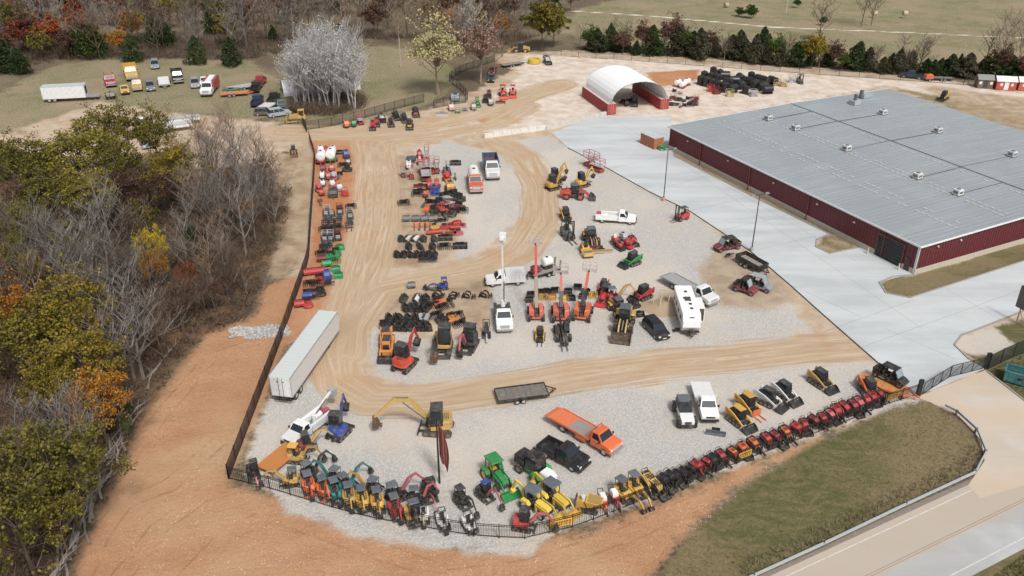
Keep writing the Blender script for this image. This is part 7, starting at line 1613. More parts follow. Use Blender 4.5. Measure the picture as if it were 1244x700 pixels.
    nb = nr = 0; adj = {BLK: 'black', RED: 'red', ORG: 'orange', PINK: 'crimson'}; cnt = {}
    tot = {}
    for _, _, c in row: tot[c] = tot.get(c, 0)+1
    for i, (u, v, c) in enumerate(row):
        cnt[c] = cnt.get(c, 0)+1
        lb = f'{adj[c]} stand-on mini loader by the fence, {ORD[cnt[c]-1]} {adj[c]} one from the left'
        put(mini_loader(col=(.36, .02, .025) if c == RED and i % 3 else c, arms=BLK if i % 5 else c, att=(1, 0, 3)[i % 3] if c != BLK else (0, 1)[i % 2]), 'mini_loader', u+random.uniform(-1.6, 1.6), v+random.uniform(-2, 1), 10+random.uniform(-2, 3), 8+random.uniform(-3, 2), lb, 'mini loader', 'mini loaders lined along the right fence', s=random.uniform(.9, 1.1))
    for u, v, kw, lb in ((756, 604, dict(col=YEL, roofc=SLATE), 'yellow mini excavator with grey roof, left of the three by the fence'), (771, 598, dict(col=YEL, roofc=SLATE), 'yellow mini excavator with grey roof, middle of the three by the fence')):
        put(excavator(cab='canopy', pose='low', **kw), 'mini_excavator', u, v, 10, 9, lb, EX, 'yellow grey-roofed excavators by the fence', s=.95)
    put(mini_loader(col=CYEL, arms=CYEL, att=2), 'mini_loader', 787, 592, 10, 9, 'tan yellow mini loader between the grey-roofed excavators and the black loaders', 'mini loader', s=1.25)
    put(mini_loader(col=CYEL, arms=BLK, att=0), 'mini_loader', 796, 597, 10, 8, 'tan yellow mini loader touching the first black one', 'mini loader', s=1.1)
    put(site_dumper(), 'tracked_dumper', 714, 619, 10, 2, 'yellow tracked dumper with an empty square skip near the fence', 'dumper', s=1.2)
    put(stump_grinder(), 'stump_grinder', 733, 617, 5, 8, 'white and orange stump grinder just right of the yellow dumper', 'stump grinder', s=1.25)
    put(stump_grinder(col=RED), 'stump_grinder', 747, 612, 6, 8, 'white and red stump grinder beside the grey-roofed excavators', 'stump grinder', s=1.25)
    # ---- tractors
    put(tractor(), 'loader_tractor', 603, 585, 10, 9, 'green tractor with green canopy and green front bucket', 'tractor', s=1.15)
    put(tractor(col=HIVIS, roofc=SLATE, hub=WHT, backhoe=True, bc=HIVIS), 'backhoe_loader', 651, 620, 10, 8, 'yellow backhoe loader with grey canopy, left of the pair at the banner', 'backhoe', 'pair of yellow backhoes', s=1.05)
    put(tractor(col=HIVIS, roofc=SLATE, hub=WHT, backhoe=True, bc=YEL), 'backhoe_loader', 673, 612, 10, 9, 'yellow backhoe loader with grey canopy, right of the pair at the banner', 'backhoe', 'pair of yellow backhoes', s=1.05)
    put(mower_machine(), 'mowing_machine', 651, 578, 10, 6, 'green self-propelled mower with black cab and white hood', 'mower', s=.95)
    # ---- big vehicles in the lower yard
    put2(tow_truck(worn=True), 'flatbed_truck', (674, 511), (748, 553), 'orange flatbed recovery truck with a worn patch on its bed', 'truck', s=.98)
    put2(pickup(col=BLK, crew=False, L=5.2), 'military_pickup', (659, 546), (710, 572), 'black wide off-road pickup parked between the mower and the orange truck', 'pickup', s=1.08)
    put2(pickup(col=WHT, bed='flat', L=6.6), 'flatbed_pickup', (851, 478), (861, 511), 'white flatbed pickup parked right of the white and grey jeep', 'pickup', s=1.0)
    put2(jeep(), 'off_road_car', (827, 496), (835, 522), 'white off-road car with grey hard top and big tyres', 'car', s=1.05)
    put2(semi_trailer(), 'semi_trailer', (342, 494), (404, 405), 'long white box semi-trailer parked against the screened fence', 'trailer')
    put2(pickup(col=WHT, bed='tools', L=6.4), 'service_pickup', (397, 508), (352, 543), 'white service pickup with dark bed beside the blue excavator', 'pickup', s=1.0)
    pr = Pr(); m = MB(); m.cyl((0, 0, 0), (0, 0, .9), .22, 12); pr.part('pedestal', m, paint(WHT, .4)); m = MB(); m.bar((0, 0, .9), (-3.6, .0, 1.7), .22, .26); pr.part('boom', m, paint(WHT, .4)); m = MB(); m.box(-4.2, -3.5, -.4, .4, 1.0, 1.9); pr.part('lift_basket', m, paint(LGR, .5)); m = MB(); m.bar((-.3, .2, 1.05), (-2.4, .2, 1.6), .1); pr.part('hydraulic_cylinder', m, stl()); a = G(383, 519); b = G(352, 543)
    spawn(pr, 'truck_crane', a, math.atan2(b.y-a.y, b.x-a.x)+.15, 'white folded bucket crane on the bed of the white service pickup', 'crane', z=.8)
    pr = Pr(); m = MB(); om = paint((.62, .22, .03), .5, 0, .1); m.box(-2.4, 2.4, -1.15, 1.15, .78, .86); pr.part('deck', m, om); 
    for x in (-2.2, 2.2):
        for y in (-1.0, 1.0): m = MB(); m.box(x-.07, x+.07, y-.07, y+.07, 0, .78); pr.part('leg', m, om)
    m = MB()
    for s in (-1, 1): m.box(-2.42, 2.42, s*1.16-.04, s*1.16+.04, .62, .88)
    pr.part('side_rail', m, om); put2(pr, 'steel_table', (327, 573), (352, 552), 'bright orange flat steel table in the lower left of the yard', 'platform', s=.92)
    put2(flat_trailer(L=6.4, W=2.7, sides=.22, deck=(.17, .15, .13)), 'flatbed_trailer', (603, 486), (664, 478), 'empty dark flat trailer alone by the lower track', 'trailer', s=.95)
    put(blade_att(w=2.2), 'grader_blade', 869, 529, 1, 9, 'dark steel blade lying on the gravel below the white flatbed pickup', 'attachment', s=1.0)
    # ---- tracked loaders lower right
    CT = 'skid loader'
    for u, v, du, dv, kw, lb in ((896, 513, 10, 6, dict(col=YEL, hood=DGR, roofc=YEL), 'yellow and grey track loader with a bucket, lowest of the five'), (907, 497, 10, 6, dict(col=YEL, hood=BLK, att='orange_forks', roofc=YEL), 'yellow and black track loader carrying orange pallet forks'),
        (932, 490, 10, 6, dict(col=WHT, hood=BLK), 'white and black track loader, left of the white pair'), (951, 482, 10, 6, dict(col=WHT, hood=BLK), 'white and black track loader, right of the white pair'), (995, 467, 10, 6, dict(col=CYEL, hood=BLK), 'yellow track loader with a rusty bucket alone near the apron'),
        (1054, 478, 7, 9, dict(col=ORG, hood=ORG), 'orange track loader in front of the orange trailer'), (687, 266, 5, 9, dict(col=CYEL, hood=BLK, att='forks'), 'yellow track loader left of the white service pickup'), (768, 321, -10, 3, dict(col=GRN, hood=GRN), 'green track loader facing left in the upper yard'),
        (781, 362, -9, 3, dict(col=RED, hood=RED), 'red track loader by the brown soil heap')):
        put(track_loader(**kw), 'track_loader', u, v, du, dv, lb, CT, 'tracked skid loaders', s=1.02)
    for k, (u, v) in enumerate(((470, 418), (471, 429))): put(track_loader(col=(.70, .26, .03), hood=(.70, .26, .03), wheels=True, att='bucket', cabc=(.60, .20, .03)), 'wheel_skid_loader', u, v, -1, 10, ('orange yellow wheeled skid loader, rear one of the nose to tail pair', 'orange yellow wheeled skid loader, front one of the nose to tail pair')[k], CT, 'pair of orange yellow wheeled loaders', s=1.12)
    put2(flat_trailer(L=5.6, W=2.1, col=ORG, deck=(.62, .25, .04), tongue=1.4), 'equipment_trailer', (1044, 463), (1100, 482), 'orange equipment trailer by the gate carrying a black buggy', 'trailer')
    put2(utv(col=BLK, seats=2, roofc=BLK), 'utility_buggy', (1066, 462), (1093, 475), 'black four seat buggy standing on the orange trailer', 'buggy', z=.7, s=1.05)
    # ---- middle of the yard
    put2(pickup(col=WHT, bed='box', L=5.8), 'service_pickup', (636, 343), (591, 346), 'white pickup with an enclosed white body, side on in mid yard', 'pickup')
    put2(heavy_truck(col=WHT, bodyc=BLK, kind='crane', L=6.4), 'crane_truck', (609, 375), (614, 410), 'white bucket truck with its boom raised straight up', 'truck', s=.95)
    a = G(611, 381); pr = Pr(); m = MB(); m.cyl((0, 0, 1.2), (0, 0, 2.2), .35, 14); pr.part('turret', m, paint(WHT, .4)); m = MB(); m.bar((0, 0, 2.2), (.1, 0, 6.8), .32, .36); pr.part('lower_boom', m, paint(WHT, .35)); m = MB(); m.bar((.1, 0, 6.6), (.2, 0, 11.2), .22, .26); pr.part('upper_boom', m, paint(WHT, .35)); m = MB(); m.box(-.9, .0, -.45, .45, 10.9, 12.0); m.box(-.2, .9, -.3, .3, 11.5, 11.7); pr.part('lift_basket', m, paint(WHT, .4))
    m = MB(); m.bar((.25, .2, 2.0), (.3, .2, 5.2), .12); pr.part('hydraulic_cylinder', m, stl()); spawn(pr, 'aerial_boom', a, R(-95), 'tall white vertical boom with a bucket standing over the white truck', 'boom')
    put2(flat_trailer(L=4.6, W=1.9, ramp=True), 'equipment_trailer', (676, 329), (646, 338), 'black trailer with raised ramps behind the enclosed white pickup', 'trailer')
    put(tank_skid(frame=BLK, L=1.3, r=.7), 'white_tank', 664, 330, 8, -3, 'white tank on the black ramp trailer', 'tank', z=.7)
    put(engine_skid(col=(.3, .03, .05), wheels=False), 'engine_unit', 650, 336, 8, -3, 'dark red engine unit on the front of the black ramp trailer', 'engine', z=.68)
    put(boom_lift(L=8.2, el=62), 'boom_lift', 651, 385, .5, -10, 'coral boom lift, left of three, boom pointing up the yard', 'boom lift', 'coral boom lifts', s=1.02)
    put(boom_lift(L=4.0, el=46, boomc=(.42, .06, .03)), 'boom_lift', 681, 386, .8, -10, 'coral boom lift, middle of three, behind the black telehandler', 'boom lift', 'coral boom lifts', s=1.12)
    put(boom_lift(col=ORG, L=4.8, el=33, boomc=(.55, .08, .03)), 'boom_lift', 708, 385, 4, -10, 'orange boom lift, right of three, boom leaning right', 'boom lift', 'coral boom lifts', s=1.1)
    put(track_loader(col=YEL, hood=BLK, att='forks'), 'pallet_loader', 656, 411, 1, 10, 'small yellow and black forked loader below the left boom lift', CT, s=.8)
    put(telehandler(body=DGR), 'telehandler', 683, 409, -.3, 10, 'black telehandler with forks towards the camera', 'telehandler', s=.9)
    put(forklift(), 'forklift', 689, 289, 7, 9, 'grey forklift with a tall mast left of the tan wheel loader', 'forklift', s=1.3)
    put(forklift(col=RED, mast=BLK), 'forklift', 828, 267, -9, 2, 'red forklift near the apron edge', 'forklift', s=1.05)
    put(wheel_loader(col=(.62, .05, .02), bc=DGR), 'wheel_loader', 698, 241, 10, 0, 'bright red wheel loader with a black bucket facing right', 'wheel loader', s=.93)
    put(wheel_loader(col=(.42, .19, .05), hub=(.3, .15, .05), bc=RUST), 'wheel_loader', 718, 296, 5, 10, 'tan brown wheel loader with a rusty bucket', 'wheel loader', s=.95)
    put(wheel_loader(col=CYEL, hub=YEL, bc=(.10, .07, .05)), 'wheel_loader', 758, 398, 0, 10, 'yellow wheel loader with a wide brown bucket towards the camera', 'wheel loader', s=1.1)
    put(wheel_loader(col=CYEL, hub=YEL, bc=RUST), 'wheel_loader', 751, 381, 6, 5, 'yellow loader standing behind the wide bucket loader', 'wheel loader', s=.8)
    put(roller(), 'road_roller', 712, 309, 5, 9, 'yellow road roller in front of the tan wheel loader', 'roller', s=1.15)
    put(blade_att(col=TAN, w=3.2), 'grader_blade', 732, 308, 3, 9, 'rusty wide blade on the ground right of the yellow roller', 'attachment')
    put2(pickup(col=WHT, bed='tools', L=6.6), 'service_pickup', (726, 268), (770, 271), 'white service pickup with tanks in its bed, facing the apron', 'pickup', s=1.02)
    put2(tow_truck(col=WHT, bedc=(.33, .34, .34), L=9.2), 'flatbed_truck', (809, 342), (868, 374), 'white recovery truck with a long grey bed behind the travel trailer', 'truck')
    put2(travel_trailer(), 'travel_trailer', (826, 367), (840, 412), 'white travel trailer with a slide-out room open', 'caravan', s=1.0)
    put2(suv(), 'estate_car', (788, 396), (805, 413), 'black car parked left of the white travel trailer', 'car')
    put2(utv(col=(.16, .02, .03), seats=2, roofc=BLK), 'utility_buggy', (893, 301), (872, 305), 'dark red and black buggy on the upper edge of the brown patch', 'buggy', s=1.1)
    put2(flat_trailer(L=4.6, W=2.0, z=.7, sides=.7, deck=(.35, .32, .3)), 'dump_trailer', (899, 317), (926, 332), 'black high-sided dump trailer at the foot of the light pole', 'trailer', s=1.05)
    put2(utv(col=(.2, .02, .03), roofc=BLK), 'utility_buggy', (896, 352), (915, 358), 'red buggy with black roof in front of the grey one', 'buggy', s=1.15)
    put2(utv(col=(.28, .30, .33), roofc=(.3, .33, .36), seats=2), 'utility_buggy', (909, 347), (932, 354), 'pale grey buggy beside the red one', 'buggy', s=1.1)
    put(rake_att(), 'hitch_frame', 886, 313, 5, 3, 'small black hitch frame lying left of the dump trailer', 'attachment')
    put(tractor(col=RED, roofc=DGR, hub=RED), 'loader_tractor', 735, 364, -3, 9, 'red compact tractor left of the yellow wheel loader', 'tractor', s=.9)
    put(excavator(col=RED, arm=YEL, cab='canopy', pose='reach'), 'mini_excavator', 745, 366, 10, -2, 'red mini excavator with a yellow arm behind the yellow wheel loader', EX, s=.95)
    put(track_loader(col=RED, hood=BLK), 'track_loader', 733, 352, -6, 8, 'dark red track loader behind the red compact tractor', CT, s=.8)
    put(cutter_att(col=BLK), 'mower_deck', 769, 372, 6, 5, 'black cutter deck between the yellow loader and the soil heap', 'attachment')
    put(bucket_att(w=2.0), 'loader_bucket', 774, 384, 4, 8, 'brown-black loader bucket lying right of the yellow loaders', 'bucket')
    for i, (u, v) in enumerate(((747, 297), (757, 292), (768, 296), (752, 303), (763, 302))): put([engine_skid(col=RED, top=WHT), engine_skid(col=LGR), mini_loader(col=RED, att=0), mini_loader(col=RED, att=1), mixer(col=RED, tower=RED)][i], ['towable_unit', 'towable_unit', 'mini_loader', 'mini_loader', 'drum_mixer'][i], u, v, 8, 5, ['red towable unit at the left of the red group by the green loader', 'pale grey towable unit topping the red group by the green loader', 'red mini loader at the right of the red group', 'red mini loader nearest the camera in the red group', 'red drum mixer in the red group above the green loader'][i], 'equipment', 'red group above the green loader')
    put(scissor_lift(rail=PINK, L=2.6, W=1.4), 'scissor_lift', 718, 203, 8, 3, 'crimson scissor lift at the apron edge, left of two', 'scissor lift', 'scissor lifts at the apron edge', s=1.15)
    put(scissor_lift(rail=PINK, L=2.6, W=1.4, h=1.2), 'scissor_lift', 725, 208, 8, 3, 'crimson scissor lift at the apron edge, right of two', 'scissor lift', 'scissor lifts at the apron edge', s=1.1)
    # black buckets between the boom lifts and the trailer
    for i, (u, v, c) in enumerate(((645, 360, BLK), (656, 357, BLK), (664, 356, BLK), (660, 363, YEL), (643, 366, BLK), (671, 363, (.6, .3, .04)), (674, 355, BLK), (690, 356, BLK), (694, 364, BLK), (702, 351, BLK), (685, 364, YEL), (712, 356, BLK), (720, 361, YEL), (708, 362, BLK))):
        put(bucket_att(col=c, w=1.15) if i % 3 else grapple_att(col=c, w=1.15), 'loader_bucket' if i % 3 else 'grapple', u, v, 1, 9, f'{"black" if c == BLK else "yellow"} attachment among the boom lifts, {ORD[i]} counting rightwards', 'attachment', 'attachments among the boom lifts')
    # ---- lower bucket block
    n = 0
    rows = [(365, [491, 507, 514, 519], 'back'), (376, [493, 500, 506, 513, 519], 'second'), (389, [473, 482, 489, 497, 504, 511, 518], 'third'), (399, [477, 485, 493, 500, 507, 514, 521], 'front')]
    for v, us, rn in rows:
        for i, u in enumerate(us):
            liner = WHT if (rn == 'back' and i == 1) else (LGR if rn == 'third' and i > 4 else None); c = BLK if (i*3+n) % 4 else DGR
            side = [ORD[i]+' from the left']
            put(bucket_att(col=c, w=1.9, d=.75, h=.75, liner=liner), 'loader_bucket', u, v, 10, random.uniform(-1.5, 1), f'{"white faced " if liner == WHT else ""}dark implement in the {rn} row of the lower block, {ORD[i]} from left', 'attachment', 'lower block of bucket attachments'); 
        n += 1
    put(cutter_att(w=1.2), 'cutter_head', 466, 397, 2, 9, 'small black cutter at the left end of the lower bucket block', 'attachment', 'lower block of bucket attachments')
    put(broom_att(w=1.2), 'sweeper', 500, 350, 2, 9, 'dark cylinder sweeper at the top of the lower block', 'attachment')
    put(auger_att(col=DGR), 'auger', 518, 352, 8, 2, 'dark auger with a blue drum at the top of the lower block', 'attachment')
    put(excavator(col=BLU, arm=BLU, cab='canopy', pose='low', roofc=BLU), 'mini_excavator', 538, 351, -10, 1, 'small bright blue digger at the top of the lower block', EX, s=.75)
    for i, u in enumerate((530, 539, 549, 557, 566, 577, 587, 597)): put(rake_att(w=.9) if i % 2 else grapple_att(w=.5), 'grapple' if not i % 2 else 'rake', u, 361+(i % 3), 10, 1, f'thin black ground tool in the single file row, {ORD[i]} from the left', 'attachment', 'single file of black ground tools', s=1.0)
    for i, (u, v, k, c) in enumerate(((527, 373, 'g', BLK), (534, 369, 'c', ORG), (538, 375, 'g', BLK), (547, 368, 'a', BLK), (530, 385, 'g', BLK), (537, 390, 'c', BLK), (549, 388, 'c', (.6, .22, .03)), (556, 385, 'g', BLK), (558, 396, 'g', BLK), (531, 366, 'r', BLK), (563, 393, 'a', BLK))):
        put({'g': grapple_att, 'c': cutter_att, 'a': auger_att, 'r': rake_att}[k](col=c), {'g': 'grapple', 'c': 'cutter_head', 'a': 'auger', 'r': 'rake'}[k], u, v, 6, 6, f'{"orange" if c != BLK else "black"} attachment on the brown dirt right of the lower block, item {ORD[i]} reading along', 'attachment', 'attachments right of the lower block', s=1.05)
    # ---- upper bucket rows
    for rn, v, us, fn, c in (('broom', 269, [494, 505, 515, 525], broom_att, BLK), ('upper bucket', 292, [488, 496, 505, 515, 528], bucket_att, DGR), ('middle bucket', 301, [497, 511, 526], bucket_att, BLK), ('lower bucket', 311, [483, 491, 499, 507, 514, 521, 528], bucket_att, BLK), ('bottom', 319, [513, 519, 527], rake_att, BLK)):
        for i, u in enumerate(us):
            li = WHT if rn == 'upper bucket' and i in (1, 2) else None
            p = fn(col=c, w=1.6, liner=li) if fn is bucket_att and li else (fn(col=c, w=1.1) if fn is not bucket_att else fn(col=c, w=1.7, d=.75, h=.6))
            put(p, 'sweeper' if fn is broom_att else ('rake' if fn is rake_att else 'loader_bucket'), u, v, 10 if fn is bucket_att else .6, random.uniform(-1, 1) if fn is bucket_att else 9, f'{"white faced " if li else "dark "}attachment in the {rn} row of the upper block, {ORD[i]} from the left', 'attachment', 'upper block of dark attachments', s=1.1)
    for i, (u, v, k) in enumerate(((541, 291, bucket_att), (540, 302, grapple_att), (559, 301, bucket_att), (553, 200, bucket_att), (491, 249, grapple_att))): put(k(col=BLK), 'loader_bucket' if k is bucket_att else 'grapple', u, v, 3, 9, ['black bucket just right of the upper bucket row', 'black grapple just right of the upper bucket rows', 'rounded dark bucket alone on the gravel point', 'black bucket lying alone near the dump truck', 'small black grapple alone left of the blue frame'][i], 'attachment', s=1.25)
    for i, u in enumerate((506, 513, 520)): put(fork_att(col=(.75, .22, .03)), 'pallet_forks', u, 277, 0, 9, f'orange pallet fork frame in the short orange row, {ORD[i]} from the left', 'attachment', 'short row of orange fork frames', s=1.05)
    for i, (u, v, c, k) in enumerate(((528, 277, YEL, cutter_att), (535, 270, BLK, blade_att), (524, 285, RED, broom_att), (532, 284, RED, broom_att), (540, 277, RED, cutter_att), (548, 275, RED, grapple_att), (555, 272, RED, bucket_att), (561, 276, RED, grapple_att), (545, 284, ORG, rake_att), (549, 284, (.3, .02, .02), cutter_att), (557, 284, PINK, cutter_att), (553, 279, RED, broom_att))):
        put(k(col=c), 'cutter_head' if k is cutter_att else 'attachment_tool', u, v, 4, 8, f'{ {YEL: "yellow", BLK: "black", RED: "bright red", ORG: "orange", PINK: "crimson"}.get(c, "dark red") } implement beside the orange fork row, item {ORD[i]} reading along', 'attachment', 'red implements beside the fork row', s=.85)
    CL = 'mixed machines at the head of the attachment rows'
    for u, v, p, nm, cat, lb, s in ((500, 196, flat_trailer(L=2.6, W=1.4, col=(.03, .06, .09), deck=(.04, .08, .11)), 'utility_trailer', 'trailer', 'dark blue tarped trailer at the top left of the yard cluster', 1), (497, 205, engine_skid(col=WHT, h=1.1), 'generator', 'generator', 'white boxy generator below the dark blue tarped trailer', 1.1),
        (510, 192, engine_skid(col=RED, top=RED), 'air_compressor', 'compressor', 'red compressor rearmost in the yard cluster', 1.1), (510, 200, engine_skid(col=RED, top=WHT), 'air_compressor', 'compressor', 'red compressor with a white cap below the rearmost one', 1.0), (519, 196, scissor_lift(col=(.3, .12, .1), rail=(.4, .25, .22), L=1.6, W=.8, h=1.8), 'scissor_lift', 'scissor lift', 'narrow dark scissor lift at the top of the yard cluster', 1.1),
        (513, 211, scissor_lift(rail=(.62, .12, .1)), 'scissor_lift', 'scissor lift', 'red railed scissor lift in the close trio, left one', 1.1), (519, 209, scissor_lift(rail=(.62, .12, .1), h=1.8), 'scissor_lift', 'scissor lift', 'red railed scissor lift in the close trio, middle one', 1.1), (525, 210, scissor_lift(rail=(.62, .12, .1)), 'scissor_lift', 'scissor lift', 'red railed scissor lift in the close trio, right one', 1.1),
        (518, 218, scissor_lift(col=MAR, rail=LGR, L=2.8, W=1.6, h=1.1), 'scissor_lift', 'scissor lift', 'wide grey platform lift in front of the red trio', 1.15), (531, 210, scissor_lift(col=(.3, .12, .1), rail=(.4, .2, .2), L=1.6, W=.8, h=1.5), 'scissor_lift', 'scissor lift', 'narrow dark red scissor lift right of the trio', 1.15), (490, 215, scissor_lift(col=(.3, .1, .08), rail=(.4, .2, .18), L=1.2, W=.8, h=1.2), 'scissor_lift', 'scissor lift', 'smallest dark scissor lift at the left of the cluster', 1.0),
        (500, 217, scissor_lift(col=RED, rail=(.55, .2, .18), L=1.4, W=.8, h=1.6), 'scissor_lift', 'scissor lift', 'slim red scissor lift below the white generator', 1.1), (543, 212, boom_lift(col=SLATE, L=1.6, el=80), 'mast_lift', 'mast lift', 'narrow grey mast lift above the orange chipper', .7), (543, 220, mixer(col=ORG, tower=RED), 'drum_mixer', 'mixer', 'orange and red drum mixer behind the tan chipper', 1.1),
        (547, 231, engine_skid(col=(.55, .28, .05), L=2.2, W=1.3), 'wood_chipper', 'chipper', 'tan orange wood chipper at the gravel edge', 1.2), (522, 229, engine_skid(col=RED, top=RED, L=1.8), 'pressure_washer', 'washer', 'bright red tank unit, left of two above the blue frame', 1.1), (531, 228, engine_skid(col=RED, top=CORAL, L=1.8), 'pressure_washer', 'washer', 'bright red tank unit, right of two above the blue frame', 1.1),
        (529, 236, crate_skid(col=BLU, load=BLU, h=1.1), 'drum_rack', 'rack', 'blue metal frame holding a blue drum', 1.6), (511, 228, blade_att(col=MAR, w=2.6), 'grader_blade', 'attachment', 'long dark red blade left of the bright red tanks', 1.0), (510, 234, blade_att(col=BLK, w=2.6), 'grader_blade', 'attachment', 'long black blade below the dark red one', 1.0), (507, 238, grapple_att(), 'grapple', 'attachment', 'black grapple below the long black blade', 1.2), (517, 240, engine_skid(col=RED, L=1.0, W=.7), 'power_unit', 'engine', 'small bright red engine unit left of the blue frame', 1.0),
        (553, 218, engine_skid(col=(.08, .12, .1), L=.8, W=.5, wheels=False), 'small_box', 'box', 'small dark green box alone on the gravel', 1.0)):
        put(p, nm, u, v, 1.5, 9, lb, cat, CL, s=s)
    MX = [(538, 240, BLK), (545, 238, BLK), (552, 238, BLK), (543, 244, LGR), (550, 243, BLK), (558, 243, BLK), (519, 248, BLK), (526, 249, BLK), (533, 248, BLK), (524, 254, ORG), (518, 259, ORG), (529, 257, BLK), (536, 258, RED), (540, 252, PINK), (543, 258, ORG), (548, 251, LGR), (552, 249, BLK), (547, 261, BLK), (554, 260, BLK), (561, 258, BLK), (556, 253, MAR), (531, 262, BLK), (539, 263, BLK)]
    nm_ = {BLK: 'black', LGR: 'pale grey', ORG: 'orange', RED: 'red', PINK: 'crimson', MAR: 'dark red', BLU: 'blue', GRN: 'green', DGR: 'dark grey', WHT: 'white', GRY: 'grey'}
    fns = [auger_att, grapple_att, cutter_att, rake_att, auger_att, cutter_att]
    ct = {}
    for i, (u, v, c) in enumerate(MX):
        f = fns[i % 6]; ct[c] = ct.get(c, 0)+1
        put(f(col=c), {'auger_att': 'auger', 'grapple_att': 'grapple', 'cutter_att': 'cutter_head', 'rake_att': 'rake'}.get(f.__wrapped__.__name__ if hasattr(f, '__wrapped__') else ['auger_att', 'grapple_att', 'cutter_att', 'rake_att', 'auger_att', 'cutter_att'][i % 6], 'auger'), u, v, random.uniform(-8, 8), 8, f'{nm_[c]} implement in the jumbled patch above the broom row, {ORD[ct[c]-1]} {nm_[c]} one', 'attachment', 'jumbled implements above the broom row', s=1.3)
    put2(heavy_truck(kind='dump'), 'dump_truck', (595, 202), (599, 219), 'white cabbed dump truck with a dark blue body', 'truck', s=1.15)
    put2(heavy_truck(col=(.60, .12, .04), bodyc=ORG, kind='tank', L=6.6), 'tank_truck', (575, 219), (579, 237), 'orange truck carrying a round white tank', 'truck', s=1.08)
    # ---- left column of tanks, skids and attachments
    LC = 'column of equipment along the screened fence'
    for u, v, p, nm, cat, lb, s in ((391, 199, tank_skid(L=1.8, r=.75, trailer=True), 'water_tank', 'tank', 'white tank on a red trailer, left of the large pair', 1.2), (403, 197, tank_skid(L=1.8, r=.75, frame=GRN, trailer=True), 'water_tank', 'tank', 'white tank on a dark green trailer, right of the large pair', 1.25), (390, 187, tank_skid(L=1.0, r=.6), 'water_tank', 'tank', 'small white tank behind the left large one', 1.1), (397, 188, engine_skid(col=RED, top=RED), 'power_unit', 'engine', 'red engine unit behind the two large white tanks', 1.1), (405, 187, tank_skid(L=1.2, r=.6, frame=BLK), 'water_tank', 'tank', 'small white tank behind the right large one', 1.1),
        (411, 187, bucket_att(w=2.2), 'loader_bucket', 'attachment', 'black scoop right of the rear white tanks', 1.1), (421, 192, engine_skid(col=BLU, L=1.6), 'blue_generator', 'generator', 'dark blue generator at the top right of the column', 1.2), (423, 199, crate_skid(col=BLK, load=WHT), 'skid_frame', 'skid', 'black frame with a white load below the blue generator', 1.2), (417, 203, grapple_att(), 'grapple', 'attachment', 'black grapple left of the frame with white load', 1.2), (422, 207, cutter_att(), 'cutter_head', 'attachment', 'black cutter below the frame with white load', 1.1), (413, 214, auger_att(), 'auger', 'attachment', 'black auger below the green tank trailer', 1.2),
        (393, 208, engine_skid(col=MAR, wheels=False), 'power_unit', 'engine', 'maroon engine unit below the left large tank', 1.1), (403, 208, engine_skid(col=PINK, wheels=True), 'power_unit', 'engine', 'crimson engine unit below the right large tank', 1.0), (392, 217, engine_skid(col=WHT, h=1.0), 'white_generator', 'generator', 'white generator close to the screened fence', 1.0), (399, 218, engine_skid(col=PINK, top=RED), 'power_unit', 'engine', 'crimson capped engine unit right of the white generator', 1.0), (406, 219, mixer(col=PINK, tower=LGR), 'drum_mixer', 'mixer', 'pale drum mixer with a crimson frame', 1.0), (392, 226, engine_skid(col=(.5, .58, .6), h=.8), 'power_unit', 'engine', 'pale blue grey engine unit by the screened fence', 1.0),
        (388, 233, mixer(col=PINK, tower=PINK), 'drum_mixer', 'mixer', 'crimson drum mixer nearest the screened fence', 1.0), (391, 238, engine_skid(col=RED, L=1.0), 'power_unit', 'engine', 'small red engine unit under the crimson mixer', .9), (404, 227, tank_skid(L=.9, r=.5, frame=PINK), 'water_tank', 'tank', 'small white tank on a crimson frame in mid column', 1.0), (405, 238, engine_skid(col=DGR, L=2.2, W=1.5, h=1.1, wheels=False), 'dark_cabinet', 'cabinet', 'large dark slatted cabinet in mid column', 1.1), (413, 232, tank_skid(L=.8, r=.5, frame=LGR), 'water_tank', 'tank', 'small white tank between the dark cabinet and the red cage', 1.0), (419, 238, crate_skid(col=RED, load=RED, h=1.1), 'red_cage', 'cage', 'bright red cage at the right of the column', 1.2), (389, 247, auger_att(col=(.2, .08, .03)), 'auger', 'attachment', 'rusty brown auger alone by the screened fence', 1.0)):
        put(p, nm, u, v, .8, 9, lb, cat, LC, s=s)
    k = 0
    for ci, (ux, v0, v1, lbx) in enumerate(((397, 256, 306, 'left'), (403, 262, 300, 'inner left'), (413, 254, 297, 'middle'), (426, 253, 282, 'right'))):
        v = v0; i = 0
        while v < v1:
            p = [crate_skid(col=LGR if ci != 2 else MAR, load=DGR), crate_skid(col=GRY, load=BLK), grapple_att(), crate_skid(col=BLK, load=LGR), fork_att()][(k*3+ci) % 5]
            put(p, 'skid_frame' if (k*3+ci) % 5 not in (2, 4) else ('grapple' if (k*3+ci) % 5 == 2 else 'pallet_forks'), ux-(v-v0)*.08+random.uniform(-1, 1), v, .8, 9, f'grey framed item in the {lbx} file below the dark cabinet, {ORD[i]} from the top', 'skid', 'files of grey framed skids', s=1.1); v += 6.2; i += 1; k += 1
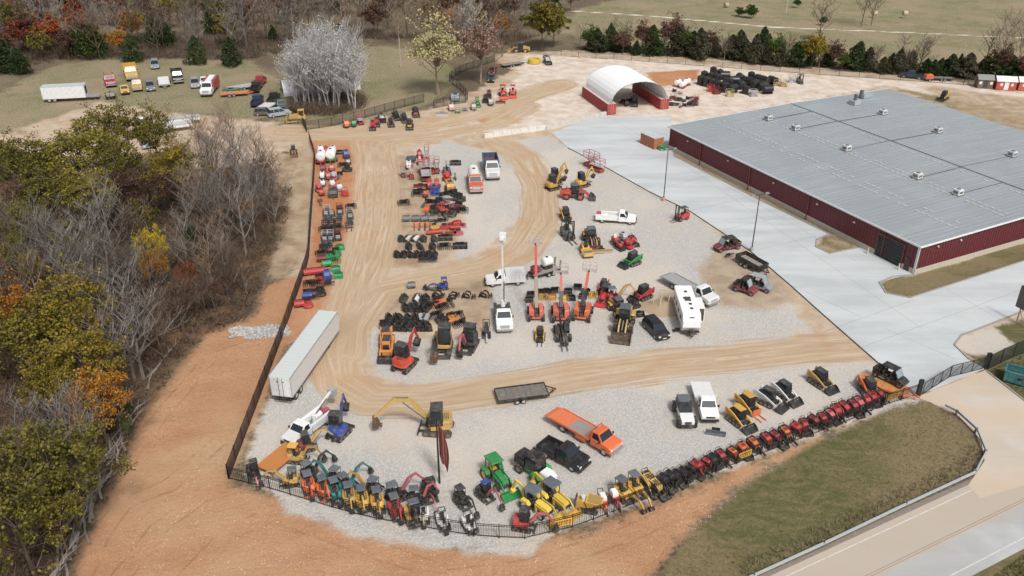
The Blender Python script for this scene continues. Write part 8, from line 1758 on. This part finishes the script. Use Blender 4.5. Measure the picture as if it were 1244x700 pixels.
    for u, v, f, c, du, lb in ((413, 303, bucket_att, (.01, .28, .09), 4, 'green bucket highest of the green group'), (409, 309, cutter_att, GRN, 3, 'green mower deck below the highest green bucket'), (402, 313, cutter_att, (.01, .28, .09), 2, 'green mower deck left of the green group middle'), (406, 319, grapple_att, GRN, 3, 'green grapple in the middle of the green group'), (397, 324, broom_att, (.01, .30, .1), 1, 'pale green hooded implement at the left of the green group'), (408, 329, bucket_att, (.01, .30, .1), 5, 'green bucket above the lowest green one'), (411, 337, bucket_att, (.01, .26, .08), 5, 'lowest and largest green bucket'),
        (391, 318, broom_att, MAR, 2, 'maroon hooded implement left of the green group'), (378, 334, broom_att, RED, 0, 'wide red implement closest to the screened fence'), (387, 333, broom_att, (.42, .02, .02), 0, 'wide red implement right of the fence side one'), (389, 341, cutter_att, RED, 2, 'red mower deck left of the blue box'), (398, 340, engine_skid, BLU, 0, 'royal blue box shaped implement under the green group'), (391, 310, grapple_att, BLK, 2, 'black grapple above the maroon implement'), (396, 302, grapple_att, BLK, 2, 'black grapple at the bottom of the grey files'),
        (377, 347, grapple_att, BLK, 1, 'black grapple by the fence below the red implements'), (385, 347, grapple_att, BLK, 2, 'black grapple below the red mower deck'), (399, 348, rake_att, BLK, 1, 'black rake below the royal blue box'), (373, 358, auger_att, BLK, 2, 'black auger near the trailer top left'), (382, 357, rake_att, BLK, 2, 'black rake between the auger and the cutter'), (390, 357, cutter_att, BLK, 2, 'black cutter right of the small rake'), (374, 363, broom_att, BLU, 1, 'navy blue implement just above the semi-trailer'), (380, 365, rake_att, BLK, 1, 'small black rake right of the navy implement'), (364, 373, broom_att, RED, 0, 'red implement peeping out beside the semi-trailer roof'), (374, 371, cutter_att, RED, 0, 'bright red implement behind the far end of the semi-trailer')):
        put(f(col=c, w=1.2) if f in (broom_att, bucket_att, cutter_att) and 'wide' not in lb else f(col=c), {bucket_att: 'loader_bucket', cutter_att: 'mower_deck', grapple_att: 'grapple', broom_att: 'hooded_implement', rake_att: 'rake', auger_att: 'auger', engine_skid: 'box_implement'}[f], u, v, du*.6+.5, 9, lb, 'attachment', 'coloured implements above the semi-trailer', s=1.15)
    # ---- outside and behind the yard
    put(wheel_loader(col=CYEL, hub=YEL, bc=RUST), 'wheel_loader', 357, 187, 1, 9, 'small yellow loader parked outside the screened fence', 'wheel loader', s=.62)
    put(bulldozer(), 'bulldozer', 362, 148, -10, 1, 'yellow bulldozer beside the white thicket', 'bulldozer', s=1.05)
    TR = 'machines along the top left fence'
    for u, v, p, nm, cat, lb, s in ((421, 155, engine_skid(col=ORG), 'power_unit', 'engine', 'small orange engine unit at the left of the top fence row', 1.2), (430, 154, engine_skid(col=GRN), 'power_unit', 'engine', 'small green engine unit in the top fence row', 1.1), (438, 151, scissor_lift(rail=PINK, L=1.8, W=1.1, h=1.0), 'scissor_lift', 'scissor lift', 'crimson scissor lift in the top fence row', 1.1), (453, 156, mini_loader(col=RED, att=2), 'mini_loader', 'mini loader', 'red mini loader in the top fence row, left one', 1.3), (458, 152, mini_loader(col=RED, att=0), 'mini_loader', 'mini loader', 'red mini loader in the top fence row, right one', 1.2), (464, 148, mini_loader(col=LGR, att=1), 'mini_loader', 'mini loader', 'pale grey mini loader in the top fence row', 1.3), (475, 152, track_loader(col=(.3, .12, .04), hood=BLK), 'track_loader', 'skid loader', 'brown and black track loader in the top fence row', .85),
        (481, 144, track_loader(col=BLK, hood=BLK), 'track_loader', 'skid loader', 'black track loader rearmost in the top fence row', .9), (491, 147, track_loader(col=DGR, hood=BLK), 'track_loader', 'skid loader', 'grey black track loader behind the yellow bucketed one', .9), (498, 155, track_loader(col=BLK, hood=YEL), 'track_loader', 'skid loader', 'black and yellow track loader nearest the dirt road', .95), (505, 140, track_loader(col=BLK, hood=ORG), 'track_loader', 'skid loader', 'black and orange track loader at the right of the top fence row', .95),
        (548, 134, engine_skid(col=(.6, .35, .33), wheels=False), 'striped_box', 'box', 'red and white box by the small fenced plot', 1.4), (537, 141, blade_att(col=LGR), 'grader_blade', 'attachment', 'pale flat panel on the ground by the small fenced plot', 1.2), (556, 137, crate_skid(col=GRN, load=LGR), 'skid_frame', 'skid', 'green framed skid right of the red and white box', 1.2), (565, 135, crate_skid(col=LGR, load=SLATE), 'skid_frame', 'skid', 'pale framed skid beside the green framed one', 1.2), (575, 133, engine_skid(col=(.35, .33, .28), wheels=False), 'grey_box', 'box', 'low grey tan box left of the small green tractor', 1.3),
        (580, 128, tractor(col=GRN, roofc=GRN, loader=True), 'loader_tractor', 'tractor', 'small green tractor by the dark side fence', .75), (590, 124, mini_loader(col=BLK, att=1), 'mini_loader', 'mini loader', 'black mini loader right of the small green tractor', 1.3), (596, 128, engine_skid(col=LGR), 'power_unit', 'engine', 'pale grey unit right of the small green tractor', 1.2), (594, 118, mini_loader(col=MAR, att=1), 'mini_loader', 'mini loader', 'maroon mini loader behind the pale grey unit', 1.2), (611, 117, tractor(col=(.62, .05, .02), roofc=RED, hub=LGR), 'loader_tractor', 'tractor', 'red tractor, left of the bright red pair by the dirt road', 1.1), (623, 116, tractor(col=(.62, .05, .02), roofc=RED, hub=LGR), 'loader_tractor', 'tractor', 'red tractor, right of the bright red pair by the dirt road', 1.0), (608, 126, blade_att(col=RUST), 'grader_blade', 'attachment', 'short rusty blade below the bright red tractors', 1.0),
        (553, 122, engine_skid(col=(.25, .33, .37), L=2.2, W=1.6, wheels=False), 'blue_grey_box', 'box', 'large blue grey box inside the small fenced plot', 1.3)):
        put(p, nm, u, v, 3, 8, lb, cat, TR, s=s)
    put2(pickup(col=(.04, .07, .07), crew=True), 'dark_pickup', (598, 93), (596, 103), 'dark green pickup above the red tractors', 'pickup', s=.9)
    put2(pickup(col=MAR, crew=True), 'dark_pickup', (600, 86), (597, 92), 'maroon pickup just behind the dark green one', 'pickup', s=.9)
    put2(flat_trailer(L=6, W=2.2), 'flatbed_trailer', (611, 82), (632, 79), 'dark trailer behind the maroon pickup', 'trailer')
    put(wheel_loader(col=CYEL, hub=YEL, bc=CYEL), 'road_grader', 632, 64, -10, 0, 'yellow wheeled grader against the top centre trees', 'grader', s=1.0)
    pr = Pr(); 
    for k_ in range(3):
        m = MB(); n_ = 20
        for i in range(n_):
            a0, a1 = 2*math.pi*i/n_, 2*math.pi*(i+1)/n_; m.bar((math.cos(a0)*1.6, math.sin(a0)*1.6, .3+.42*k_), (math.cos(a1)*1.6, math.sin(a1)*1.6, .3+.42*k_), .4, .38)
        pr.part('ring', m, paint(HIVIS, .4))
    put(pr, 'coiled_pipe', 649, 77, 10, 0, 'bright yellow stacked pipe coil on the dirt at the top', 'pipe coil', s=1.0)
    put(mini_loader(col=LGR, att=0), 'mini_loader', 664, 77, 5, 4, 'grey and white small loader right of the yellow pipe coil', 'mini loader', s=1.6)
    put2(pickup(col=(.02, .035, .07), crew=True), 'dark_pickup', (1117, 96), (1098, 94), 'navy blue pickup parked before the cedar row', 'pickup', s=1.0)
    put2(flat_trailer(L=6, W=2), 'flatbed_trailer', (1152, 98), (1132, 97), 'dark flat trailer behind the navy pickup', 'trailer')
    put(engine_skid(col=ORG, L=1.8, W=1.2), 'orange_box', 1127, 98, 10, 0, 'orange machine box beside the navy pickup', 'box', s=1.3)
    put(track_loader(col=CYEL, hood=BLK), 'track_loader', 1146, 121, -8, 4, 'yellow track loader behind the back of the warehouse', 'skid loader', s=1.05)
    put(forklift(col=GRY), 'forklift', 971, 101, 5, 3, 'grey forklift at the right end of the black tank stock', 'forklift', s=1.0)
    # ---- black tank stock, white tanks and scrap by the barn
    BT = 'black plastic tanks stacked by the barn'; r = random.Random(21); i = 0
    for u, v, rr, up in ((851, 103, .95, 1), (858, 105, .95, 1), (865, 107, .95, 1), (855, 97, .9, 1), (863, 99, .9, 1), (871, 101, .9, 1), (872, 110, .95, 1), (880, 112, .95, 1), (866, 92, .9, 1), (874, 95, .9, 1), (884, 105, .9, 0), (880, 97, .95, 0), (890, 113, .9, 0), (891, 103, .95, 0), (899, 100, .95, 0), (900, 108, .9, 0), (908, 104, .95, 0), (912, 98, .9, 1), (916, 108, .95, 0), (926, 110, .95, 0), (932, 114, .9, 0), (929, 103, .9, 0), (938, 103, .9, 0), (922, 101, .9, 0), (905, 114, .8, 1)):
        put(tank_skid(col=(.016, .017, .02), frame=BLK, L=2.4, r=rr, upright=bool(up)), 'black_tank', u, v, r.uniform(4, 10), r.uniform(-2, 4), f'black {"upright" if up else "lying"} plastic tank in the stock beyond the warehouse, {ORD[i]} along', 'tank', BT); i += 1
    for u, v, c, lb in ((863, 111, RED, 'red crate at the near left foot of the black tanks'), (870, 114, MAR, 'maroon crate at the foot of the black tanks'), (886, 117, (.5, .42, .2), 'yellowish crate at the foot of the black tanks'), (915, 117, LGR, 'pale grey sheet metal crate in front of the black tanks'), (942, 104, (.45, .3, .15), 'tan timber crate right of the black tanks, left one'), (951, 105, (.45, .3, .15), 'tan timber crate right of the black tanks, right one'), (962, 100, LGR, 'pale stacked crate left of the grey forklift')): put(crate_skid(col=c, load=c, h=1.1), 'crate', u, v, 8, 0, lb, 'crate', 'crates round the black tanks', s=1.5)
    for u, v, lb in ((823, 105, 'white round tank, left of three beyond the barn'), (829, 107, 'white round tank, middle of three beyond the barn'), (834, 104, 'white round tank, right of three beyond the barn')): put(tank_skid(L=1.8, r=.7), 'white_tank', u, v, 8, -3, lb, 'tank', 'white tanks beyond the barn')
    sc_ = [(811, 122, BLK), (818, 120, RED), (824, 122, BLK), (830, 124, DGR), (836, 121, BLK), (842, 124, MAR), (846, 121, RED), (815, 128, GRY), (822, 129, DGR), (830, 130, BLK), (838, 129, BLK), (845, 128, MAR), (806, 131, DGR), (825, 115, LGR), (819, 112, BLK)]
    for i, (u, v, c) in enumerate(sc_): put([grapple_att, crate_skid, cutter_att, rake_att, auger_att][i % 5](col=c), ['grapple', 'skid_frame', 'cutter_head', 'rake', 'auger'][i % 5], u, v, r.uniform(-9, 9), r.uniform(-9, 9), f'{nm_[c]} implement in the scattered patch right of the barn, item {ORD[i]}', 'attachment', 'scattered implements right of the barn', s=1.15)
    for i, (u, v) in enumerate(((757, 125), (764, 124), (770, 127), (761, 129))): put([cutter_att, grapple_att, track_loader, engine_skid][i](col=BLK), ['cutter_head', 'grapple', 'track_loader', 'power_unit'][i], u, v, 3, 8, ['black implement inside the hoop barn, left one', 'black grapple inside the hoop barn', 'black track loader inside the hoop barn', 'black engine unit inside the hoop barn mouth'][i], 'attachment' if i < 2 else ('skid loader' if i == 2 else 'engine'), 'machines inside the hoop barn')
    # ---- vehicles on the field
    put2(heavy_like_box(), 'box_trailer', (66, 123), (106, 121), 'white box trailer with a dark open doorway standing in the field', 'trailer', s=1.1)
    put2(heavy_truck(col=(.45, .02, .05), kind='tractor', L=5.6), 'semi_truck', (133, 100), (136, 107), 'red semi truck parked nose on in the field', 'truck', s=1.1)
    put2(heavy_truck(col=YEL, bodyc=YEL, kind='dump', L=7.0), 'dump_truck', (158, 88), (162, 101), 'big yellow dump truck parked nose on in the field', 'truck', s=1.3)
    for a, b, p, nm, cat, lb, s in (((136, 122), (134, 116), flat_trailer(L=3, W=1.6, deck=(.3, .29, .27)), 'utility_trailer', 'trailer', 'small grey trailer below the red semi truck', 1), ((151, 109), (153, 116), pickup(col=YEL), 'yellow_pickup', 'pickup', 'yellow pickup below the big yellow truck', .8), ((167, 103), (168, 114), heavy_truck(col=YEL, bodyc=(.6, .45, .15), kind='tractor', L=6), 'semi_truck', 'truck', 'yellow cab truck right of the yellow pickup', .8), ((182, 105), (184, 112), suv(col=(.2, .2, .21)), 'grey_car', 'car', 'grey car right of the yellow trucks', .95), ((189, 80), (189, 84), suv(col=(.25, .28, .3)), 'grey_car', 'car', 'silver grey car alone at the back of the field', .95),
        ((198, 95), (201, 109), flat_trailer(L=6.5, W=2.2, deck=(.72, .72, .72), col=LGR), 'flatbed_trailer', 'trailer', 'white decked trailer in the middle of the field', 1), ((215, 93), (218, 104), heavy_truck(col=BLK, bodyc=BLK, kind='dump', L=6.4), 'dump_truck', 'truck', 'black dump truck right of the white decked trailer', .9), ((237, 102), (238, 108), suv(col=(.3, .31, .32)), 'grey_car', 'car', 'pale grey car left of the fire engine', .95), ((262, 103), (249, 121), heavy_truck(col=WHT, bodyc=(.40, .02, .04), kind='fire', L=8.5), 'fire_engine', 'fire engine', 'red and white fire engine parked in the field', .95), ((250, 100), (249, 105), pickup(col=WHT), 'white_pickup', 'pickup', 'white pickup behind the fire engine', .85),
        ((286, 110), (303, 107), flat_trailer(L=6, W=2.2, deck=(.5, .5, .5), col=LGR), 'flatbed_trailer', 'trailer', 'silver trailer right of the fire engine', 1), ((310, 113), (313, 107), pickup(col=BLK), 'black_pickup', 'pickup', 'black pickup in front of the dark red one', .9), ((314, 106), (318, 101), pickup(col=(.35, .02, .03)), 'red_pickup', 'pickup', 'dark red pickup right of the silver trailer', .9), ((278, 117), (292, 116), flat_trailer(L=5, W=1.8, deck=(.45, .25, .1), col=ORG), 'flatbed_trailer', 'trailer', 'low orange trailer on the grass right of the fire engine', 1), ((277, 112), (285, 112), flat_trailer(L=3, W=1.5, deck=(.05, .2, .12), col=GRN), 'utility_trailer', 'trailer', 'small green trailer above the low orange one', 1),
        ((311, 131), (315, 123), pickup(col=(.02, .03, .08)), 'blue_pickup', 'pickup', 'navy pickup left of the white panel trailer', .9), ((320, 135), (330, 129), flat_trailer(L=4, W=2.4, deck=(.65, .6, .55), col=LGR), 'panel_trailer', 'trailer', 'trailer with a pale panel beside the navy pickup', 1), ((318, 140), (326, 140), suv(col=(.12, .11, .1)), 'dark_car', 'car', 'dark car in front of the pale panel trailer', .8), ((340, 128), (344, 135), pickup(col=(.07, .12, .10)), 'green_pickup', 'pickup', 'dull green pickup left of the white thicket', .9), ((333, 142), (346, 140), suv(col=(.35, .38, .42)), 'silver_car', 'car', 'silver blue car left of the yellow bulldozer', .9), ((331, 127), (335, 121), pickup(col=BLK), 'black_pickup', 'pickup', 'black pickup behind the pale panel trailer', .9),
        ((174, 153), (172, 163), heavy_truck(col=WHT, bodyc=WHT, kind='tractor', L=6), 'white_truck', 'truck', 'white truck half hidden behind bare trees', .9), ((193, 162), (228, 157), semi_trailer(L=9.5, hh=1.9), 'white_trailer', 'trailer', 'low white trailer behind bare trees, front one', .85), ((203, 153), (238, 149), semi_trailer(L=9.5, hh=1.9), 'white_trailer', 'trailer', 'low white trailer behind bare trees, rear one', .85), ((176, 173), (180, 182), suv(col=(.6, .62, .64)), 'white_car', 'car', 'white car glimpsed under the bare trees', .9)):
        put2(p, nm, a, b, lb, cat, 'vehicles kept on the field' if v else None, s=s*(1.0 if 'trailer' in nm and 'low white' in lb else 1.25))
@cached
def heavy_like_box():
    """white box trailer with a dark doorway and a low deck ahead"""
    pr = Pr(); b = MB(); b.box(-5.2, 3.6, -1.25, 1.25, .8, 3.4); i = pr.part('box_body', b, paint((.70, .72, .73), .5, 0, .3)); m = MB(); m.box(3.6, 3.62, -.7, .7, 1.4, 3.0); pr.part('doorway', m, rub(), i); m = MB(); m.box(-5.25, 3.65, -1.28, 1.28, 3.4, 3.46); pr.part('roof', m, paint((.5, .54, .55), .5), i)
    m = MB(); m.box(3.62, 6.2, -1.1, 1.1, .8, .95); pr.part('deck', m, paint((.28, .26, .24), .7))
    for s in (-1, 1):
        for x in (-4.0, -2.9): wheel(pr, x, s*1.0, .48, .4, LGR)
    m = MB(); m.box(5.2, 5.4, -.6, -.45, 0, .8); m.box(5.2, 5.4, .45, .6, 0, .8); pr.part('landing_leg', m, stl()); return pr
@cached
def mixerless():
    pr = Pr()
    for s in (-1, 1): track(pr, -.6, .6, s*.35, .22, .4)
    b = MB(); b.prof([(-.6, .4), (.5, .4), (.5, .8), (-.2, 1.0), (-.6, .95)], -.3, .3, cy=.04); pr.part('body', b, rub())
    s_ = MB(); s_.box(-.5, -.1, -.22, .22, 1.0, 1.15); s_.box(-.6, -.48, -.22, .22, 1.1, 1.55); pr.part('seat', s_, paint(DGR, .6))
    c = MB(); c.tube([(-.55, -.35, .9), (-.5, -.33, 1.9), (-.5, .33, 1.9), (-.55, .35, .9)], .04); pr.part('roll_bar', c, rub())
    a = MB(); a.bar((.5, 0, .6), (1.4, 0, .3), .14, .18); a.cyl((1.4, -.08, .3), (1.4, .08, .3), .2, 10); pr.part('digging_boom', a, paint(LGR, .5)); return pr
# ================================================================ light, camera, assembly
sc = bpy.context.scene
w = bpy.data.worlds.new('World'); sc.world = w; w.use_nodes = True; nt = w.node_tree; bg = nt.nodes['Background']
sky = nt.nodes.new('ShaderNodeTexSky'); sky.sky_type = 'NISHITA'; sky.sun_disc = False; SE, SA = 52, 155
sky.sun_elevation = R(SE); sky.sun_rotation = R(SA); sky.dust_density = 4.0; sky.air_density = 1.0; sky.ozone_density = .6
hs = nt.nodes.new('ShaderNodeHueSaturation'); hs.inputs['Saturation'].default_value = .35; nt.links.new(sky.outputs[0], hs.inputs['Color']); nt.links.new(hs.outputs[0], bg.inputs[0]); bg.inputs[1].default_value = .088
sl = bpy.data.lights.new('sun', 'SUN'); sl.energy = 1.9; sl.angle = R(10); sl.color = (1, .965, .92); so = bpy.data.objects.new('sun', sl); C.objects.link(so)
# sun_rotation is measured clockwise from +Y
dv = Vector((math.sin(R(SA))*math.cos(R(SE)), math.cos(R(SA))*math.cos(R(SE)), math.sin(R(SE)))); so.rotation_euler = dv.to_track_quat('Z', 'Y').to_euler()
cd = bpy.data.cameras.new('camera'); co = bpy.data.objects.new('camera', cd); C.objects.link(co); co.location = (0, 0, CAM_H); co.rotation_euler = (R(90)-PITCH, 0, 0); cd.sensor_width = 36; cd.lens = FPX/1244*36; cd.clip_end = 9000; cd.clip_start = .5
sc.camera = co
vs = sc.view_settings; vs.view_transform = 'Standard'; vs.look = 'None'; vs.gamma = 1; vs.exposure = .42
build_ground(); build_pavement(); build_red_building(); build_fences(); build_structures()
place_machines()
build_trees()
print('OBJS', len(bpy.data.objects), 'faces', sum(len(m.polygons) for m in bpy.data.meshes))
